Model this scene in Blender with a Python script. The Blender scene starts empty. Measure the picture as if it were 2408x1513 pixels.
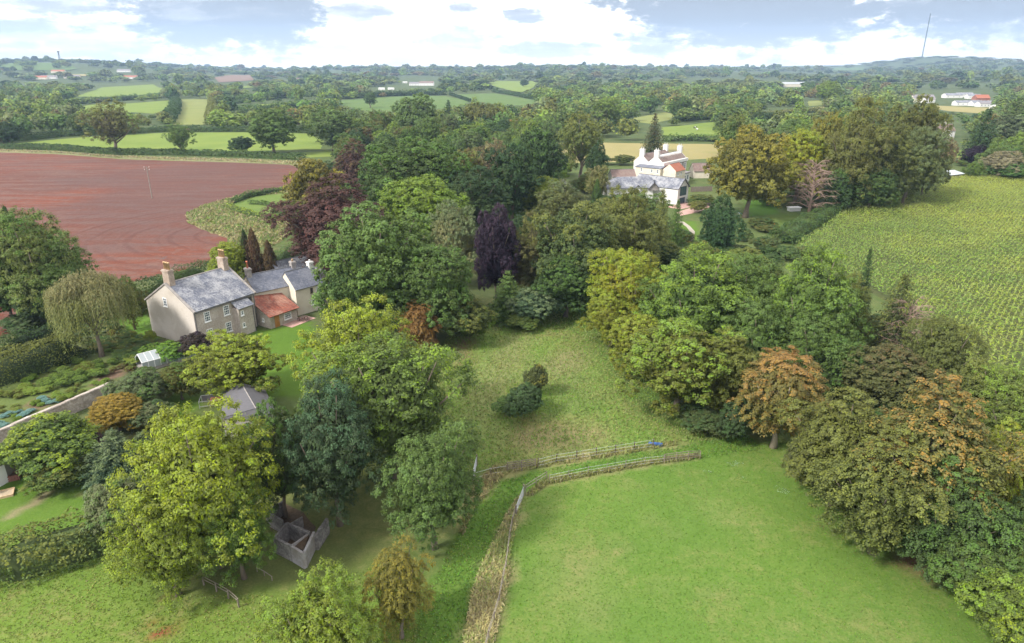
import bpy, math, random
import numpy as np
from mathutils import Vector, Matrix
PI = math.pi
sc = bpy.context.scene
COL = sc.collection
# ------------------------------------------------------------------ camera, sky, sun, exposure
F_PX = 1605.3
CAM_H = 42.0
HAZE = 1.15e-4
PITCH = math.atan((756.5 - 158.0) / F_PX)
cam_d = bpy.data.cameras.new('camera')
cam_d.lens = 24.0
cam_d.sensor_width = 36.0
cam_d.clip_start = 0.5
cam_d.clip_end = 30000.0
cam = bpy.data.objects.new('camera', cam_d)
COL.objects.link(cam)
cam.location = (0, 0, CAM_H)
cam.rotation_euler = (PI / 2 - PITCH, 0, 0)
sc.camera = cam

SUN_DIR = Vector((-0.62, -0.42, 0.66)).normalized()
SUN_EL = math.asin(SUN_DIR.z)
SUN_ROT = math.atan2(SUN_DIR.x, SUN_DIR.y)
sun_d = bpy.data.lights.new('sun', 'SUN')
sun_d.energy = 2.2
sun_d.angle = math.radians(9)
sun_d.color = (1.0, 0.95, 0.87)
sun = bpy.data.objects.new('sun', sun_d)
COL.objects.link(sun)
sun.rotation_euler = (-SUN_DIR).to_track_quat('-Z', 'Y').to_euler()
sc.view_settings.view_transform = 'Standard'
sc.view_settings.look = 'None'
sc.view_settings.gamma = 1.0
sc.view_settings.exposure = 1.6
sc.view_settings.use_curve_mapping = False
sc.render.engine = 'CYCLES'
sc.cycles.max_bounces = 5
sc.cycles.diffuse_bounces = 3
sc.cycles.glossy_bounces = 1
sc.cycles.transmission_bounces = 2
sc.cycles.volume_bounces = 0
sc.cycles.transparent_max_bounces = 4
sc.cycles.use_denoising = True

def dir_of(px, py):
    a = (px - 1204) / F_PX
    b = (756.5 - py) / F_PX
    return Vector((a, math.cos(PITCH) + b * math.sin(PITCH), -math.sin(PITCH) + b * math.cos(PITCH)))

class NT:
    """small helper to wire shader nodes"""
    def __init__(s, tree):
        s.t = tree
        s.t.nodes.clear()
    def n(s, typ, **kw):
        nd = s.t.nodes.new(typ)
        for k, v in kw.items():
            if k.startswith('_'):
                nd.inputs[k[1:]].default_value = v
            else:
                setattr(nd, k, v)
        return nd
    def l(s, a, b):
        s.t.links.new(a, b)
    def val(s, sock, v):
        if isinstance(v, bpy.types.NodeSocket):
            s.t.links.new(v, sock)
        else:
            sock.default_value = v
    def m(s, op, a, b=None, c=None, clamp=False):
        nd = s.t.nodes.new('ShaderNodeMath')
        nd.operation = op
        nd.use_clamp = clamp
        s.val(nd.inputs[0], a)
        if b is not None: s.val(nd.inputs[1], b)
        if c is not None: s.val(nd.inputs[2], c)
        return nd.outputs[0]
    def ramp(s, v, lo, hi):
        nd = s.t.nodes.new('ShaderNodeMapRange')
        nd.interpolation_type = 'SMOOTHSTEP'
        s.val(nd.inputs[0], v)
        s.val(nd.inputs[1], lo)
        s.val(nd.inputs[2], hi)
        return nd.outputs[0]
    def mix(s, f, a, b, blend='MIX'):
        nd = s.t.nodes.new('ShaderNodeMix')
        nd.data_type = 'RGBA'
        nd.blend_type = blend
        s.val(nd.inputs[0], f)
        for q, v in ((nd.inputs[6], a), (nd.inputs[7], b)):
            if isinstance(v, (tuple, list)) and len(v) == 3: v = (*v, 1)
            s.val(q, v)
        return nd.outputs[2]
    def noise(s, vec, scale, detail=4, rough=0.5, dist=0.0):
        nd = s.t.nodes.new('ShaderNodeTexNoise')
        if vec is not None: s.l(vec, nd.inputs['Vector'])
        nd.inputs['Scale'].default_value = scale
        nd.inputs['Detail'].default_value = detail
        nd.inputs['Roughness'].default_value = rough
        nd.inputs['Distortion'].default_value = dist
        return nd.outputs['Fac']

world = bpy.data.worlds.new('World')
sc.world = world
world.use_nodes = True
def build_sky():
    t = NT(world.node_tree)
    out = t.n('ShaderNodeOutputWorld')
    bg = t.n('ShaderNodeBackground', _Strength=0.1)
    sky = t.n('ShaderNodeTexSky', sky_type='NISHITA', sun_disc=False)
    sky.sun_elevation = SUN_EL
    sky.sun_rotation = SUN_ROT
    tc = t.n('ShaderNodeTexCoord')
    sp = t.n('ShaderNodeSeparateXYZ')
    t.l(tc.outputs['Generated'], sp.inputs[0])
    x, y, z = sp.outputs
    zz = t.m('ADD', t.m('MAXIMUM', z, 0.0), 0.10)
    cv = t.n('ShaderNodeCombineXYZ')
    t.l(t.m('DIVIDE', x, zz), cv.inputs[0])
    t.l(t.m('DIVIDE', y, zz), cv.inputs[1])
    big = t.noise(cv.outputs[0], 0.55, 6, 0.55)
    med = t.noise(cv.outputs[0], 1.5, 6, 0.6)
    az = t.m('ARCTAN2', x, y)
    el = t.m('ARCSINE', z)
    ev = t.n('ShaderNodeCombineXYZ')
    t.l(az, ev.inputs[0]); t.l(t.m('MULTIPLY', el, 2.2), ev.inputs[1])
    wob = t.noise(ev.outputs[0], 7.0, 8, 0.62)
    fine = t.noise(ev.outputs[0], 38.0, 7, 0.65)
    w = t.m('ADD', t.m('MULTIPLY', t.m('SUBTRACT', wob, 0.5), 1.7), t.m('MULTIPLY', t.m('SUBTRACT', fine, 0.5), 2.0))
    mask = None
    # the dark-bellied clouds: (direction, half width, half height, depth of grey); each has a flat base
    for px, py, wx, wy, dep in ((480, 5, 200, 110, 0.8), (610, 30, 150, 95, 0.95), (1760, -5, 330, 105, 1.2), (1660, 35, 190, 65, 0.9), (1880, 35, 170, 65, 0.9),
                                (2330, -10, 400, 95, 1.1), (2330, 60, 220, 40, 0.5), (1235, 38, 48, 17, 0.55), (1085, 17, 34, 14, 0.4), (120, 0, 200, 40, 0.35),
                                (40, 75, 160, 40, 0.4), (1545, 90, 80, 42, 0.5), (1060, 95, 100, 28, 0.3), (210, 100, 170, 36, 0.35), (1290, 118, 110, 18, 0.4), (830, 30, 90, 25, 0.3),
                                (60, 128, 200, 10, 0.3), (2000, -120, 700, 90, 0.9), (700, -160, 500, 90, 0.7)):
        d = dir_of(px, py).normalized()
        a0, e0 = math.atan2(d.x, d.y), math.asin(d.z)
        q = math.hypot(1, (px - 1204) / F_PX)
        ha, he = wx / F_PX / q / q, wy / F_PX / q
        r2 = t.m('ADD', t.m('POWER', t.m('DIVIDE', t.m('SUBTRACT', az, a0), ha), 2.0), t.m('POWER', t.m('DIVIDE', t.m('SUBTRACT', el, e0), he), 2.0))
        v = t.m('MULTIPLY', t.ramp(t.m('SUBTRACT', t.m('SUBTRACT', 1.0, t.m('SQRT', r2)), w), -0.12, 0.40), dep)
        mask = v if mask is None else t.m('MAXIMUM', mask, v)
    soft = t.m('MULTIPLY', t.ramp(big, 0.55, 0.78), 0.4)
    soft = t.m('MULTIPLY', soft, t.ramp(z, 0.02, 0.2))
    mp = t.n('ShaderNodeMapping'); mp.inputs['Scale'].default_value = (5.0, 16.0, 1.0); t.l(ev.outputs[0], mp.inputs[0])
    lay = t.noise(mp.outputs[0], 1.0, 8, 0.62, 0.4)
    tex = t.m('ADD', t.m('MULTIPLY', t.m('SUBTRACT', t.noise(ev.outputs[0], 16.0, 8, 0.7), 0.5), 0.8), t.m('MULTIPLY', t.m('SUBTRACT', lay, 0.47), 1.6))
    g = t.m('ADD', t.m('MAXIMUM', mask, soft), t.m('MULTIPLY', tex, t.m('ADD', t.m('MULTIPLY', mask, 0.6), 1.0)))
    g = t.m('MINIMUM', t.m('MAXIMUM', g, 0.0), 1.0)
    c = t.mix(t.ramp(g, 0.03, 0.55), (7.0, 6.85, 6.7), (2.5, 2.45, 2.42))
    c = t.mix(t.ramp(g, 0.5, 1.0), c, (1.35, 1.35, 1.4))
    hz = t.m('SUBTRACT', 1.0, t.ramp(z, 0.0, 0.055))
    c = t.mix(t.m('MULTIPLY', hz, 0.5), c, (6.2, 6.3, 6.4))
    gap = t.m('MULTIPLY', t.ramp(med, 0.62, 0.8), 0.10)
    c = t.mix(gap, c, sky.outputs[0])
    t.l(c, bg.inputs['Color'])
    t.l(bg.outputs[0], out.inputs['Surface'])
build_sky()

# ------------------------------------------------------------------ terrain and pixel-to-ground helper
def smooth(a, b, v):
    t = np.clip((np.asarray(v, float) - a) / (b - a), 0, 1)
    return t * t * (3 - 2 * t)
def terrain(x, y):
    x = np.asarray(x, float); y = np.asarray(y, float)
    d = np.hypot(x, y)
    az = x / np.maximum(y, 1.0)
    z = smooth(1500, 4300, d) * (26 + 7 * np.sin(az * 9 + 1.0) + 4 * np.sin(az * 23)) + smooth(2200, 3200, d) * 5 * np.sin(d / 260 + az * 6)
    z = z + 36 * np.exp(-((az + 0.62) / 0.13) ** 2) * smooth(2000, 3400, d)
    z = z + 58 * np.exp(-((x - 2690) / 420) ** 2 - ((y - 4820) / 700) ** 2)
    z = z + 42 * smooth(2000, 3600, x) * smooth(3000, 5000, d)
    return z
def P(px, py, z=0.0):
    d = dir_of(px, py)
    if d.z >= -1e-4 or (z - CAM_H) / d.z > 1300:
        ts = np.linspace(900, 8500, 3000)
        hz = CAM_H + d.z * ts - terrain(d.x * ts, d.y * ts) - z
        i = np.argmax(hz < 0) if (hz < 0).any() else len(ts) - 1
        return d.x * ts[i], d.y * ts[i]
    t = (z - CAM_H) / d.z
    return d.x * t, d.y * t
def Q(x, y, z):
    dz = z - CAM_H
    f = y * math.cos(PITCH) - dz * math.sin(PITCH)
    u = y * math.sin(PITCH) + dz * math.cos(PITCH)
    return 1204 + F_PX * x / f, 756.5 - F_PX * u / f, f
def inside(px, py, poly):
    px = np.asarray(px, float); py = np.asarray(py, float)
    r = np.zeros(px.shape, bool)
    n = len(poly)
    for i in range(n):
        x1, y1 = poly[i]; x2, y2 = poly[(i + 1) % n]
        if y1 == y2: continue
        c = ((y1 > py) != (y2 > py)) & (px < (x2 - x1) * (py - y1) / (y2 - y1) + x1)
        r ^= c
    return r
def vnoise(x, y, s, seed=0):
    """smooth value noise on numpy arrays, 0..1"""
    r = np.random.RandomState(seed).rand(256, 256)
    x = np.asarray(x, float) / s + 1000; y = np.asarray(y, float) / s + 1000
    i = np.floor(x).astype(int); j = np.floor(y).astype(int)
    fx = x - i; fy = y - j
    fx = fx * fx * (3 - 2 * fx); fy = fy * fy * (3 - 2 * fy)
    g = lambda a, b: r[a % 256, b % 256]
    return (g(i, j) * (1 - fx) + g(i + 1, j) * fx) * (1 - fy) + (g(i, j + 1) * (1 - fx) + g(i + 1, j + 1) * fx) * fy

# ------------------------------------------------------------------ object helpers
def link_mesh(name, verts, faces, mat=None, parent=None, smooth_shade=False):
    me = bpy.data.meshes.new(name)
    me.from_pydata([tuple(v) for v in verts], [], [tuple(f) for f in faces])
    me.update()
    if mat: me.materials.append(mat)
    if smooth_shade: me.polygons.foreach_set('use_smooth', [True] * len(me.polygons))
    o = bpy.data.objects.new(name, me)
    COL.objects.link(o)
    if parent: o.parent = parent
    return o
def tag(o, label=None, cat=None, group=None, kind=None):
    if label: o['label'] = label
    if cat: o['category'] = cat
    if group: o['group'] = group
    if kind: o['kind'] = kind
    return o
def empty(name, loc=(0, 0, 0), rz=0.0, label=None, cat=None, group=None):
    o = bpy.data.objects.new(name, None)
    o.empty_display_size = 0.2
    COL.objects.link(o)
    o.location = loc; o.rotation_euler = (0, 0, rz)
    return tag(o, label, cat, group)
class MB:
    """collects boxes, prisms and tubes for ONE mesh object"""
    def __init__(s): s.v = []; s.f = []
    def add(s, vs, fs):
        b = len(s.v); s.v += [tuple(v) for v in vs]; s.f += [tuple(i + b for i in f) for f in fs]; return s
    def box(s, x0, x1, y0, y1, z0, z1):
        return s.add([(x0, y0, z0), (x1, y0, z0), (x1, y1, z0), (x0, y1, z0), (x0, y0, z1), (x1, y0, z1), (x1, y1, z1), (x0, y1, z1)],
                     [(0, 3, 2, 1), (4, 5, 6, 7), (0, 1, 5, 4), (1, 2, 6, 5), (2, 3, 7, 6), (3, 0, 4, 7)])
    def hexa(s, p):
        return s.add(p, [(0, 3, 2, 1), (4, 5, 6, 7), (0, 1, 5, 4), (1, 2, 6, 5), (2, 3, 7, 6), (3, 0, 4, 7)])
    def beam(s, a, b, w, h=None):
        h = h or w
        a = Vector(a); b = Vector(b); d = (b - a).normalized()
        up = Vector((0, 0, 1)) if abs(d.z) < 0.9 else Vector((1, 0, 0))
        r = d.cross(up).normalized() * w / 2; u = r.cross(d).normalized() * h / 2
        return s.hexa([a - r - u, a + r - u, a + r + u, a - r + u, b - r - u, b + r - u, b + r + u, b - r + u])
    def tube(s, pts, rad, n=6, cap=True):
        b = len(s.v); k = len(pts)
        for i, p in enumerate(pts):
            p = Vector(p)
            d = (Vector(pts[min(i + 1, k - 1)]) - Vector(pts[max(i - 1, 0)])).normalized()
            up = Vector((0, 0, 1)) if abs(d.z) < 0.9 else Vector((1, 0, 0))
            r = d.cross(up).normalized(); u = r.cross(d).normalized()
            rr = rad[i] if hasattr(rad, '__len__') else rad
            for j in range(n):
                a = 2 * PI * j / n
                s.v.append(tuple(p + r * math.cos(a) * rr + u * math.sin(a) * rr))
        for i in range(k - 1):
            for j in range(n):
                s.f.append((b + i * n + j, b + i * n + (j + 1) % n, b + (i + 1) * n + (j + 1) % n, b + (i + 1) * n + j))
        if cap:
            s.f.append(tuple(b + j for j in reversed(range(n)))); s.f.append(tuple(b + (k - 1) * n + j for j in range(n)))
        return s
    def build(s, name, mat, parent=None, smooth_shade=False): return link_mesh(name, s.v, s.f, mat, parent, smooth_shade)

# ------------------------------------------------------------------ materials
def pmat(name, col, rough=0.8, var=0.25, scale=3.0, detail=5, col2=None, bump=0.0, bscale=None, spec=0.3, metal=0.0, stretch=None, lo=0.35, hi=0.7):
    m = bpy.data.materials.new(name); m.use_nodes = True
    t = NT(m.node_tree)
    out = t.n('ShaderNodeOutputMaterial'); b = t.n('ShaderNodeBsdfPrincipled')
    b.inputs['Roughness'].default_value = rough; b.inputs['Metallic'].default_value = metal
    b.inputs['Specular IOR Level'].default_value = spec
    tc = t.n('ShaderNodeTexCoord'); vec = tc.outputs['Object']
    if stretch:
        mp = t.n('ShaderNodeMapping'); mp.inputs['Scale'].default_value = stretch; t.l(vec, mp.inputs[0]); vec = mp.outputs[0]
    n = t.noise(vec, scale, detail, 0.6)
    n2 = t.noise(vec, scale * 6.3, 3, 0.6)
    c2 = col2 or tuple(c * (1 - var) for c in col)
    c = t.mix(t.ramp(n, lo, hi), col, c2)
    v = t.m('ADD', t.m('MULTIPLY', n2, var * 1.2), 1 - var * 0.6)
    vv = t.n('ShaderNodeCombineXYZ')
    for i in range(3): t.l(v, vv.inputs[i])
    c = t.mix(1.0, c, vv.outputs[0], 'MULTIPLY')
    t.l(c, b.inputs['Base Color'])
    if bump:
        bp = t.n('ShaderNodeBump', _Strength=1.0, _Distance=bump)
        t.l(t.noise(vec, bscale or scale * 3, 4, 0.6), bp.inputs['Height']); t.l(bp.outputs[0], b.inputs['Normal'])
    t.l(b.outputs[0], out.inputs[0])
    return m
def leaf_material(name, source):
    m = bpy.data.materials.new(name); m.use_nodes = True
    t = NT(m.node_tree)
    out = t.n('ShaderNodeOutputMaterial')
    at = t.n('ShaderNodeAttribute', attribute_name='rnd'); s = t.n('ShaderNodeSeparateColor'); t.l(at.outputs['Color'], s.inputs[0])
    R, G, B = s.outputs
    if source == 'object':
        oi = t.n('ShaderNodeObjectInfo')
        ac = t.n('ShaderNodeAttribute', attribute_name='accent', attribute_type='OBJECT')
        am = t.n('ShaderNodeAttribute', attribute_name='accent_amount', attribute_type='OBJECT')
        base = oi.outputs['Color']
        f = t.m('ADD', t.m('MULTIPLY', G, 0.45), t.m('MULTIPLY', B, 0.55))
        hi = t.m('SUBTRACT', 1.05, am.outputs['Fac'])
        f = t.ramp(t.m('ADD', f, t.m('MULTIPLY', t.m('SUBTRACT', R, 0.5), 0.28)), t.m('SUBTRACT', hi, 0.30), t.m('ADD', hi, 0.16))
        c = t.mix(f, base, ac.outputs['Color'])
    else:
        tt = t.n('ShaderNodeAttribute', attribute_name='tint'); c = tt.outputs['Color']
    hv = t.n('ShaderNodeHueSaturation')
    t.l(c, hv.inputs['Color'])
    t.l(t.m('ADD', t.m('MULTIPLY', t.m('SUBTRACT', G, 0.5), 0.035), 0.5), hv.inputs['Hue'])
    t.l(t.m('ADD', t.m('MULTIPLY', R, 0.3), 0.85), hv.inputs['Saturation'])
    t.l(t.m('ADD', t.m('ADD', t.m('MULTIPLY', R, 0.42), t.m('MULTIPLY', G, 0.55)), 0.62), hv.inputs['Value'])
    c = hv.outputs[0]
    b = t.n('ShaderNodeBsdfPrincipled'); b.inputs['Roughness'].default_value = 0.7; b.inputs['Specular IOR Level'].default_value = 0.15
    t.l(c, b.inputs['Base Color'])
    tr = t.n('ShaderNodeBsdfTranslucent'); t.l(c, tr.inputs['Color'])
    mx = t.n('ShaderNodeMixShader', _Fac=0.28)
    t.l(b.outputs[0], mx.inputs[1]); t.l(tr.outputs[0], mx.inputs[2]); t.l(mx.outputs[0], out.inputs[0])
    return m
M_LEAF = leaf_material('foliage', 'object')
M_TINT = leaf_material('foliage_mixed', 'tint')
M_BARK = pmat('bark', (0.16, 0.13, 0.10), 0.9, 0.4, 4, bump=0.03)
M_PALEBARK = pmat('pale_bark', (0.30, 0.25, 0.19), 0.9, 0.4, 4, bump=0.03)
M_TWIG = pmat('dead_twigs', (0.27, 0.19, 0.15), 0.9, 0.3, 2)
# ------------------------------------------------------------------ foliage geometry (numpy)
def kites(cen, nrm, L, W, rng, tan=None):
    """one kite-shaped leaf per centre; cen, nrm (n,3); L, W lengths"""
    n = len(cen)
    nrm = nrm / np.maximum(np.linalg.norm(nrm, axis=1, keepdims=True), 1e-6)
    if tan is None: tan = rng.normal(size=(n, 3))
    t = tan - nrm * (tan * nrm).sum(1, keepdims=True)
    t /= np.maximum(np.linalg.norm(t, axis=1, keepdims=True), 1e-6)
    b = np.cross(nrm, t)
    L = np.broadcast_to(np.asarray(L, float), (n,))[:, None]; W = np.broadcast_to(np.asarray(W, float), (n,))[:, None]
    v = np.empty((n, 4, 3))
    v[:, 0] = cen - t * L * 0.5
    v[:, 1] = cen + b * W * 0.5 - t * L * 0.05 - nrm * W * 0.12
    v[:, 2] = cen + t * L * 0.5
    v[:, 3] = cen - b * W * 0.5 - t * L * 0.05 - nrm * W * 0.12
    return v.reshape(-1, 3)
def leaf_mesh(name, V, rnd, mat, tint=None, extra=None):
    """V (4n,3) quads, rnd (n,3) per leaf; extra = (verts, quads, rnd3) core polygons"""
    n = len(V) // 4
    faces = np.arange(4 * n, dtype=np.int32)
    col = np.repeat(np.c_[rnd, np.ones(n)], 4, axis=0)
    tc = np.repeat(np.c_[tint, np.ones(n)], 4, axis=0) if tint is not None else None
    if extra is not None:
        ev, eq, er = extra
        faces = np.r_[faces, (np.asarray(eq, np.int32) + len(V)).ravel()]
        V = np.r_[V, ev]; col = np.r_[col, np.tile(np.r_[er, 1.0], (len(ev), 1))]
        if tc is not None: tc = np.r_[tc, np.tile(np.r_[tint.mean(0), 1.0], (len(ev), 1))]
    nf = len(faces) // 4
    me = bpy.data.meshes.new(name)
    me.vertices.add(len(V)); me.vertices.foreach_set('co', V.astype(np.float32).ravel())
    me.loops.add(len(faces)); me.loops.foreach_set('vertex_index', faces)
    me.polygons.add(nf); me.polygons.foreach_set('loop_start', np.arange(0, 4 * nf, 4, dtype=np.int32))
    try: me.polygons.foreach_set('loop_total', np.full(nf, 4, dtype=np.int32))
    except Exception: pass
    a = me.attributes.new('rnd', 'FLOAT_COLOR', 'POINT'); a.data.foreach_set('color', col.astype(np.float32).ravel())
    if tc is not None:
        a = me.attributes.new('tint', 'FLOAT_COLOR', 'POINT'); a.data.foreach_set('color', tc.astype(np.float32).ravel())
    me.update(calc_edges=True)
    me.materials.append(mat)
    return me
def sphere_pts(n, rng, jit=0.5):
    i = np.arange(n) + 0.5
    z = 1 - 2 * i / n; a = PI * (1 + 5 ** 0.5) * i + rng.rand() * 6
    r = np.sqrt(np.maximum(0, 1 - z * z))
    p = np.c_[r * np.cos(a), r * np.sin(a), z] + rng.normal(size=(n, 3)) * jit / math.sqrt(n) * 1.2
    return p / np.linalg.norm(p, axis=1, keepdims=True)

def crown(seed, n_leaf, L, style='round', zb=0.35, lobes=18, lr=(0.26, 0.42), pr=0.13, flat=0.8, W=0.62, open_=0.0):
    """unit tree: radius 1, height 2. returns leaf quads and rnd values, and lobe centres (limb ends)"""
    rng = np.random.RandomState(seed)
    cz = (zb + 2.0) / 2; hz = (2.0 - zb) / 2
    C = []; N = []; G = []; Bv = []; ends = []; T = None
    if style in ('round', 'feather', 'layer', 'bush', 'oval'):
        s = sphere_pts(lobes, rng, 0.9)
        s[:, 2] = s[:, 2] * 0.95 + 0.05
        rad = rng.uniform(lr[0], lr[1], lobes)
        if style == 'bush': s[:, 2] = np.abs(s[:, 2]) * 1.25 - 0.45
        cen = s * np.c_[1 - rad, 1 - rad, (1 - rad / hz * 0.9)] * rng.uniform(0.70, 1.20, (lobes, 1))
        w = 1.0 - 0.22 * np.clip(s[:, 2], 0, 1) ** 2 + 0.22 * np.clip(-s[:, 2] - 0.2, 0, 1)
        if style == 'oval': w = 1.0 - 0.45 * np.clip(s[:, 2], 0, 1)
        cen[:, 0] *= w; cen[:, 1] *= w
        cen[:, 2] = cen[:, 2] * hz + cz
        aa = np.arctan2(cen[:, 1], cen[:, 0]); ww = 1 + 0.13 * np.sin(2 * aa + seed) + 0.10 * np.sin(3 * aa + seed * 2.3)
        cen[:, 0] *= ww; cen[:, 1] *= ww
        cen = np.r_[cen, [[0, 0, cz + 0.1]], [[0.1, -0.1, cz + hz * 0.35]]]; rad = np.r_[rad, 0.62, 0.5]
        ends = list(cen[:lobes])
        lobe_r = rng.rand(len(cen))
        npuff = []
        PC = []; PN = []; PL = []
        for k in range(len(cen)):
            m = max(6, int(rad[k] ** 2 / pr ** 2 * 3.4))
            q = sphere_pts(m, rng, 0.8)
            q = q[q[:, 2] > -0.75]
            sp = np.array([1, 1, 0.85])
            pc = cen[k] + q * rad[k] * sp * rng.uniform(0.86, 1.1, (len(q), 1))
            ok = np.ones(len(pc), bool)
            for j in range(len(cen)):
                if j != k:
                    ok &= (np.linalg.norm((pc - cen[j]) / sp, axis=1) > rad[j] * 0.86)
            if open_: ok &= rng.rand(len(pc)) > open_
            PC.append(pc[ok]); PN.append(q[ok]); PL.append(np.full(ok.sum(), k))
        PC = np.concatenate(PC); PN = np.concatenate(PN); PL = np.concatenate(PL)
        keep = PC[:, 2] > zb * 0.7
        PC, PN, PL = PC[keep], PN[keep], PL[keep]
        per = np.maximum(3, (n_leaf / len(PC) * rng.uniform(0.55, 1.45, len(PC))).astype(int))
        idx = np.repeat(np.arange(len(PC)), per)
        d = rng.normal(size=(len(idx), 3)); d /= np.linalg.norm(d, axis=1, keepdims=True)
        d[:, 2] = np.where((d[:, 2] < -0.2) & (rng.rand(len(idx)) < 0.65), -d[:, 2], d[:, 2])
        pr_k = pr * rng.uniform(0.6, 1.35, len(PC))
        rr = rng.rand(len(idx)) ** 0.45
        f3 = np.array([1, 1, flat])
        if style == 'layer':
            # sprays: long flat fans reaching outwards
            out = PC[idx] - np.array([0, 0, cz]); out[:, 2] *= 0.25
            out /= np.maximum(np.linalg.norm(out, axis=1, keepdims=True), 1e-3)
            sd = rng.normal(size=(len(PC), 3)) * 0.6; sd[:, 2] *= 0.3; out = out + sd[idx]; out /= np.linalg.norm(out, axis=1, keepdims=True)
            s_ = rng.uniform(-1, 1, (len(idx), 1))
            C = PC[idx] + out * s_ * pr_k[idx][:, None] * 1.0 + d * pr_k[idx][:, None] * np.array([0.8, 0.8, 0.38]) * rr[:, None]
            C[:, 2] += -0.05 * s_[:, 0]
            N = d * 0.7 + PN[idx] * 0.3 + np.array([0, 0, 0.7])
        else:
            C = PC[idx] + d * (pr_k[idx] * rr)[:, None] * f3
            N = d * 0.7 + PN[idx] * 0.4 + np.array([0, 0, 0.45]) + rng.normal(size=(len(idx), 3)) * 0.35
        if style == 'feather':
            C += PN[idx] * (rng.rand(len(idx)) ** 3)[:, None] * 0.06
        G = rng.rand(len(PC))[idx] * 0.7 + 0.3 * lobe_r[PL[idx]]
        Bv = np.clip((C[:, 2] - zb) / (2 - zb), 0, 1) * 0.65 + 0.35 * lobe_r[PL[idx]]
        # sparse inner leaves, toned darker as inner shade, so the crown is not hollow
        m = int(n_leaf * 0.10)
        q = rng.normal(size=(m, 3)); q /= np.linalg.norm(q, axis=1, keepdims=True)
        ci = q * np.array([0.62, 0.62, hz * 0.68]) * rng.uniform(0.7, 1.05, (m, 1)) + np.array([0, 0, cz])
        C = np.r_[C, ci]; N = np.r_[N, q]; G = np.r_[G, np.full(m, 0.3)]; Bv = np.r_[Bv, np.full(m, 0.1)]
        Ls = np.r_[np.full(len(idx), L) * rng.uniform(0.7, 1.3, len(idx)), np.full(m, L * 2.2)]
    elif style == 'willow':
        ns = int(n_leaf / 26)
        s = sphere_pts(ns * 2, rng, 2.0); s = s[s[:, 2] > -0.25][:ns]
        lob = sphere_pts(14, rng); lobid = np.argmax(s @ lob.T, axis=1)
        bump = np.max(s @ lob.T, axis=1)
        top = s * np.array([0.92, 0.92, hz * 0.72])
        top *= (0.60 + 0.42 * smooth(0.72, 0.98, bump) + rng.uniform(-0.15, 0.08, len(s)))[:, None]
        top[:, 2] += cz + hz * 0.26
        ln = rng.uniform(0.25, 0.75, len(s)) * (1.25 - 0.5 * s[:, 2])
        k = 26
        tt = np.tile(np.linspace(0, 1, k), len(s)); idx = np.repeat(np.arange(len(s)), k)
        dirh = s[idx] * np.array([1, 1, 0.0])
        C = top[idx] + dirh * (0.14 * np.sqrt(tt))[:, None] * ln[idx][:, None] - np.array([0, 0, 1.0]) * (tt ** 1.35 * ln[idx])[:, None] + rng.normal(size=(len(idx), 3)) * 0.018
        N = s[idx] + rng.normal(size=(len(idx), 3)) * 0.5 + np.array([0, 0, 0.3])
        T = np.tile([0, 0, -1.0], (len(idx), 1)) + rng.normal(size=(len(idx), 3)) * 0.3
        ok = C[:, 2] > 0.04
        C, N, T, idx = C[ok], N[ok], T[ok], idx[ok]
        G = rng.rand(len(s))[idx] * 0.6 + 0.4 * rng.rand(14)[lobid[idx]]; Bv = np.clip(C[:, 2] / 2, 0, 1)
        Ls = L * rng.uniform(1.0, 1.9, len(C)); W = W * 0.5
        ends = list(lob[:8] * np.array([0.5, 0.5, 0.3]) + np.array([0, 0, cz + 0.1]))
    elif style in ('conifer', 'cedar'):
        tiers = 17 if style == 'conifer' else 12
        PC = []; PD = []
        for k in range(tiers):
            f = k / (tiers - 1)
            z0 = zb + (1.97 - zb) * f
            r = (1 - f) ** 0.85 * (1.0 if style == 'conifer' else 1.05) + 0.035
            nb = max(4, int(13 * (0.35 + r)))
            for j in range(nb):
                a = 2 * PI * (j + rng.rand() * 0.7) / nb + k * 0.8
                rl = r * rng.uniform(0.7, 1.08)
                steps = max(2, int(rl / 0.10))
                for q in range(1, steps + 1):
                    u = q / steps
                    dz = -0.16 * rl * u ** 1.5 + 0.07 * u ** 4
                    if style == 'cedar': dz = 0.10 * rl * u + rng.normal() * 0.01
                    PC.append((math.cos(a) * rl * u, math.sin(a) * rl * u, z0 + dz)); PD.append((math.cos(a), math.sin(a), -0.25, u))
        PC = np.array(PC); PD = np.array(PD)
        per = max(2, int(n_leaf / len(PC)))
        idx = np.repeat(np.arange(len(PC)), per)
        C = PC[idx] + rng.normal(size=(len(idx), 3)) * np.array([0.05, 0.05, 0.028])
        N = rng.normal(size=(len(idx), 3)) * 0.45 + np.array([0, 0, 1.0]) + PD[idx][:, :3] * 0.4
        T = PD[idx][:, :3] + rng.normal(size=(len(idx), 3)) * 0.55
        G = rng.rand(len(PC))[idx]; Bv = np.clip(C[:, 2] / 2, 0, 1) * 0.5 + 0.5 * PD[idx][:, 3]
        Ls = L * rng.uniform(0.8, 1.7, len(C)); W = W * 0.7
        ends = []
    elif style == 'cypress':
        m = int(n_leaf / 14)
        zz = zb + (1.98 - zb) * rng.rand(m) ** 0.9
        f = (zz - zb) / (2 - zb)
        r = np.clip(np.sin(np.clip(f * 0.9 + 0.13, 0, 1) * PI) ** 0.6, 0.12, 1) * (1 - 0.35 * f)
        a = rng.rand(m) * 2 * PI
        r = r * (0.85 + 0.22 * np.sin(a * 5 + zz * 7))
        PC = np.c_[np.cos(a) * r, np.sin(a) * r, zz]
        idx = np.repeat(np.arange(m), 14)
        C = PC[idx] + rng.normal(size=(len(idx), 3)) * np.array([0.07, 0.07, 0.05])
        N = np.c_[np.cos(a), np.sin(a), np.full(m, 0.35)][idx] + rng.normal(size=(len(idx), 3)) * 0.45
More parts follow.
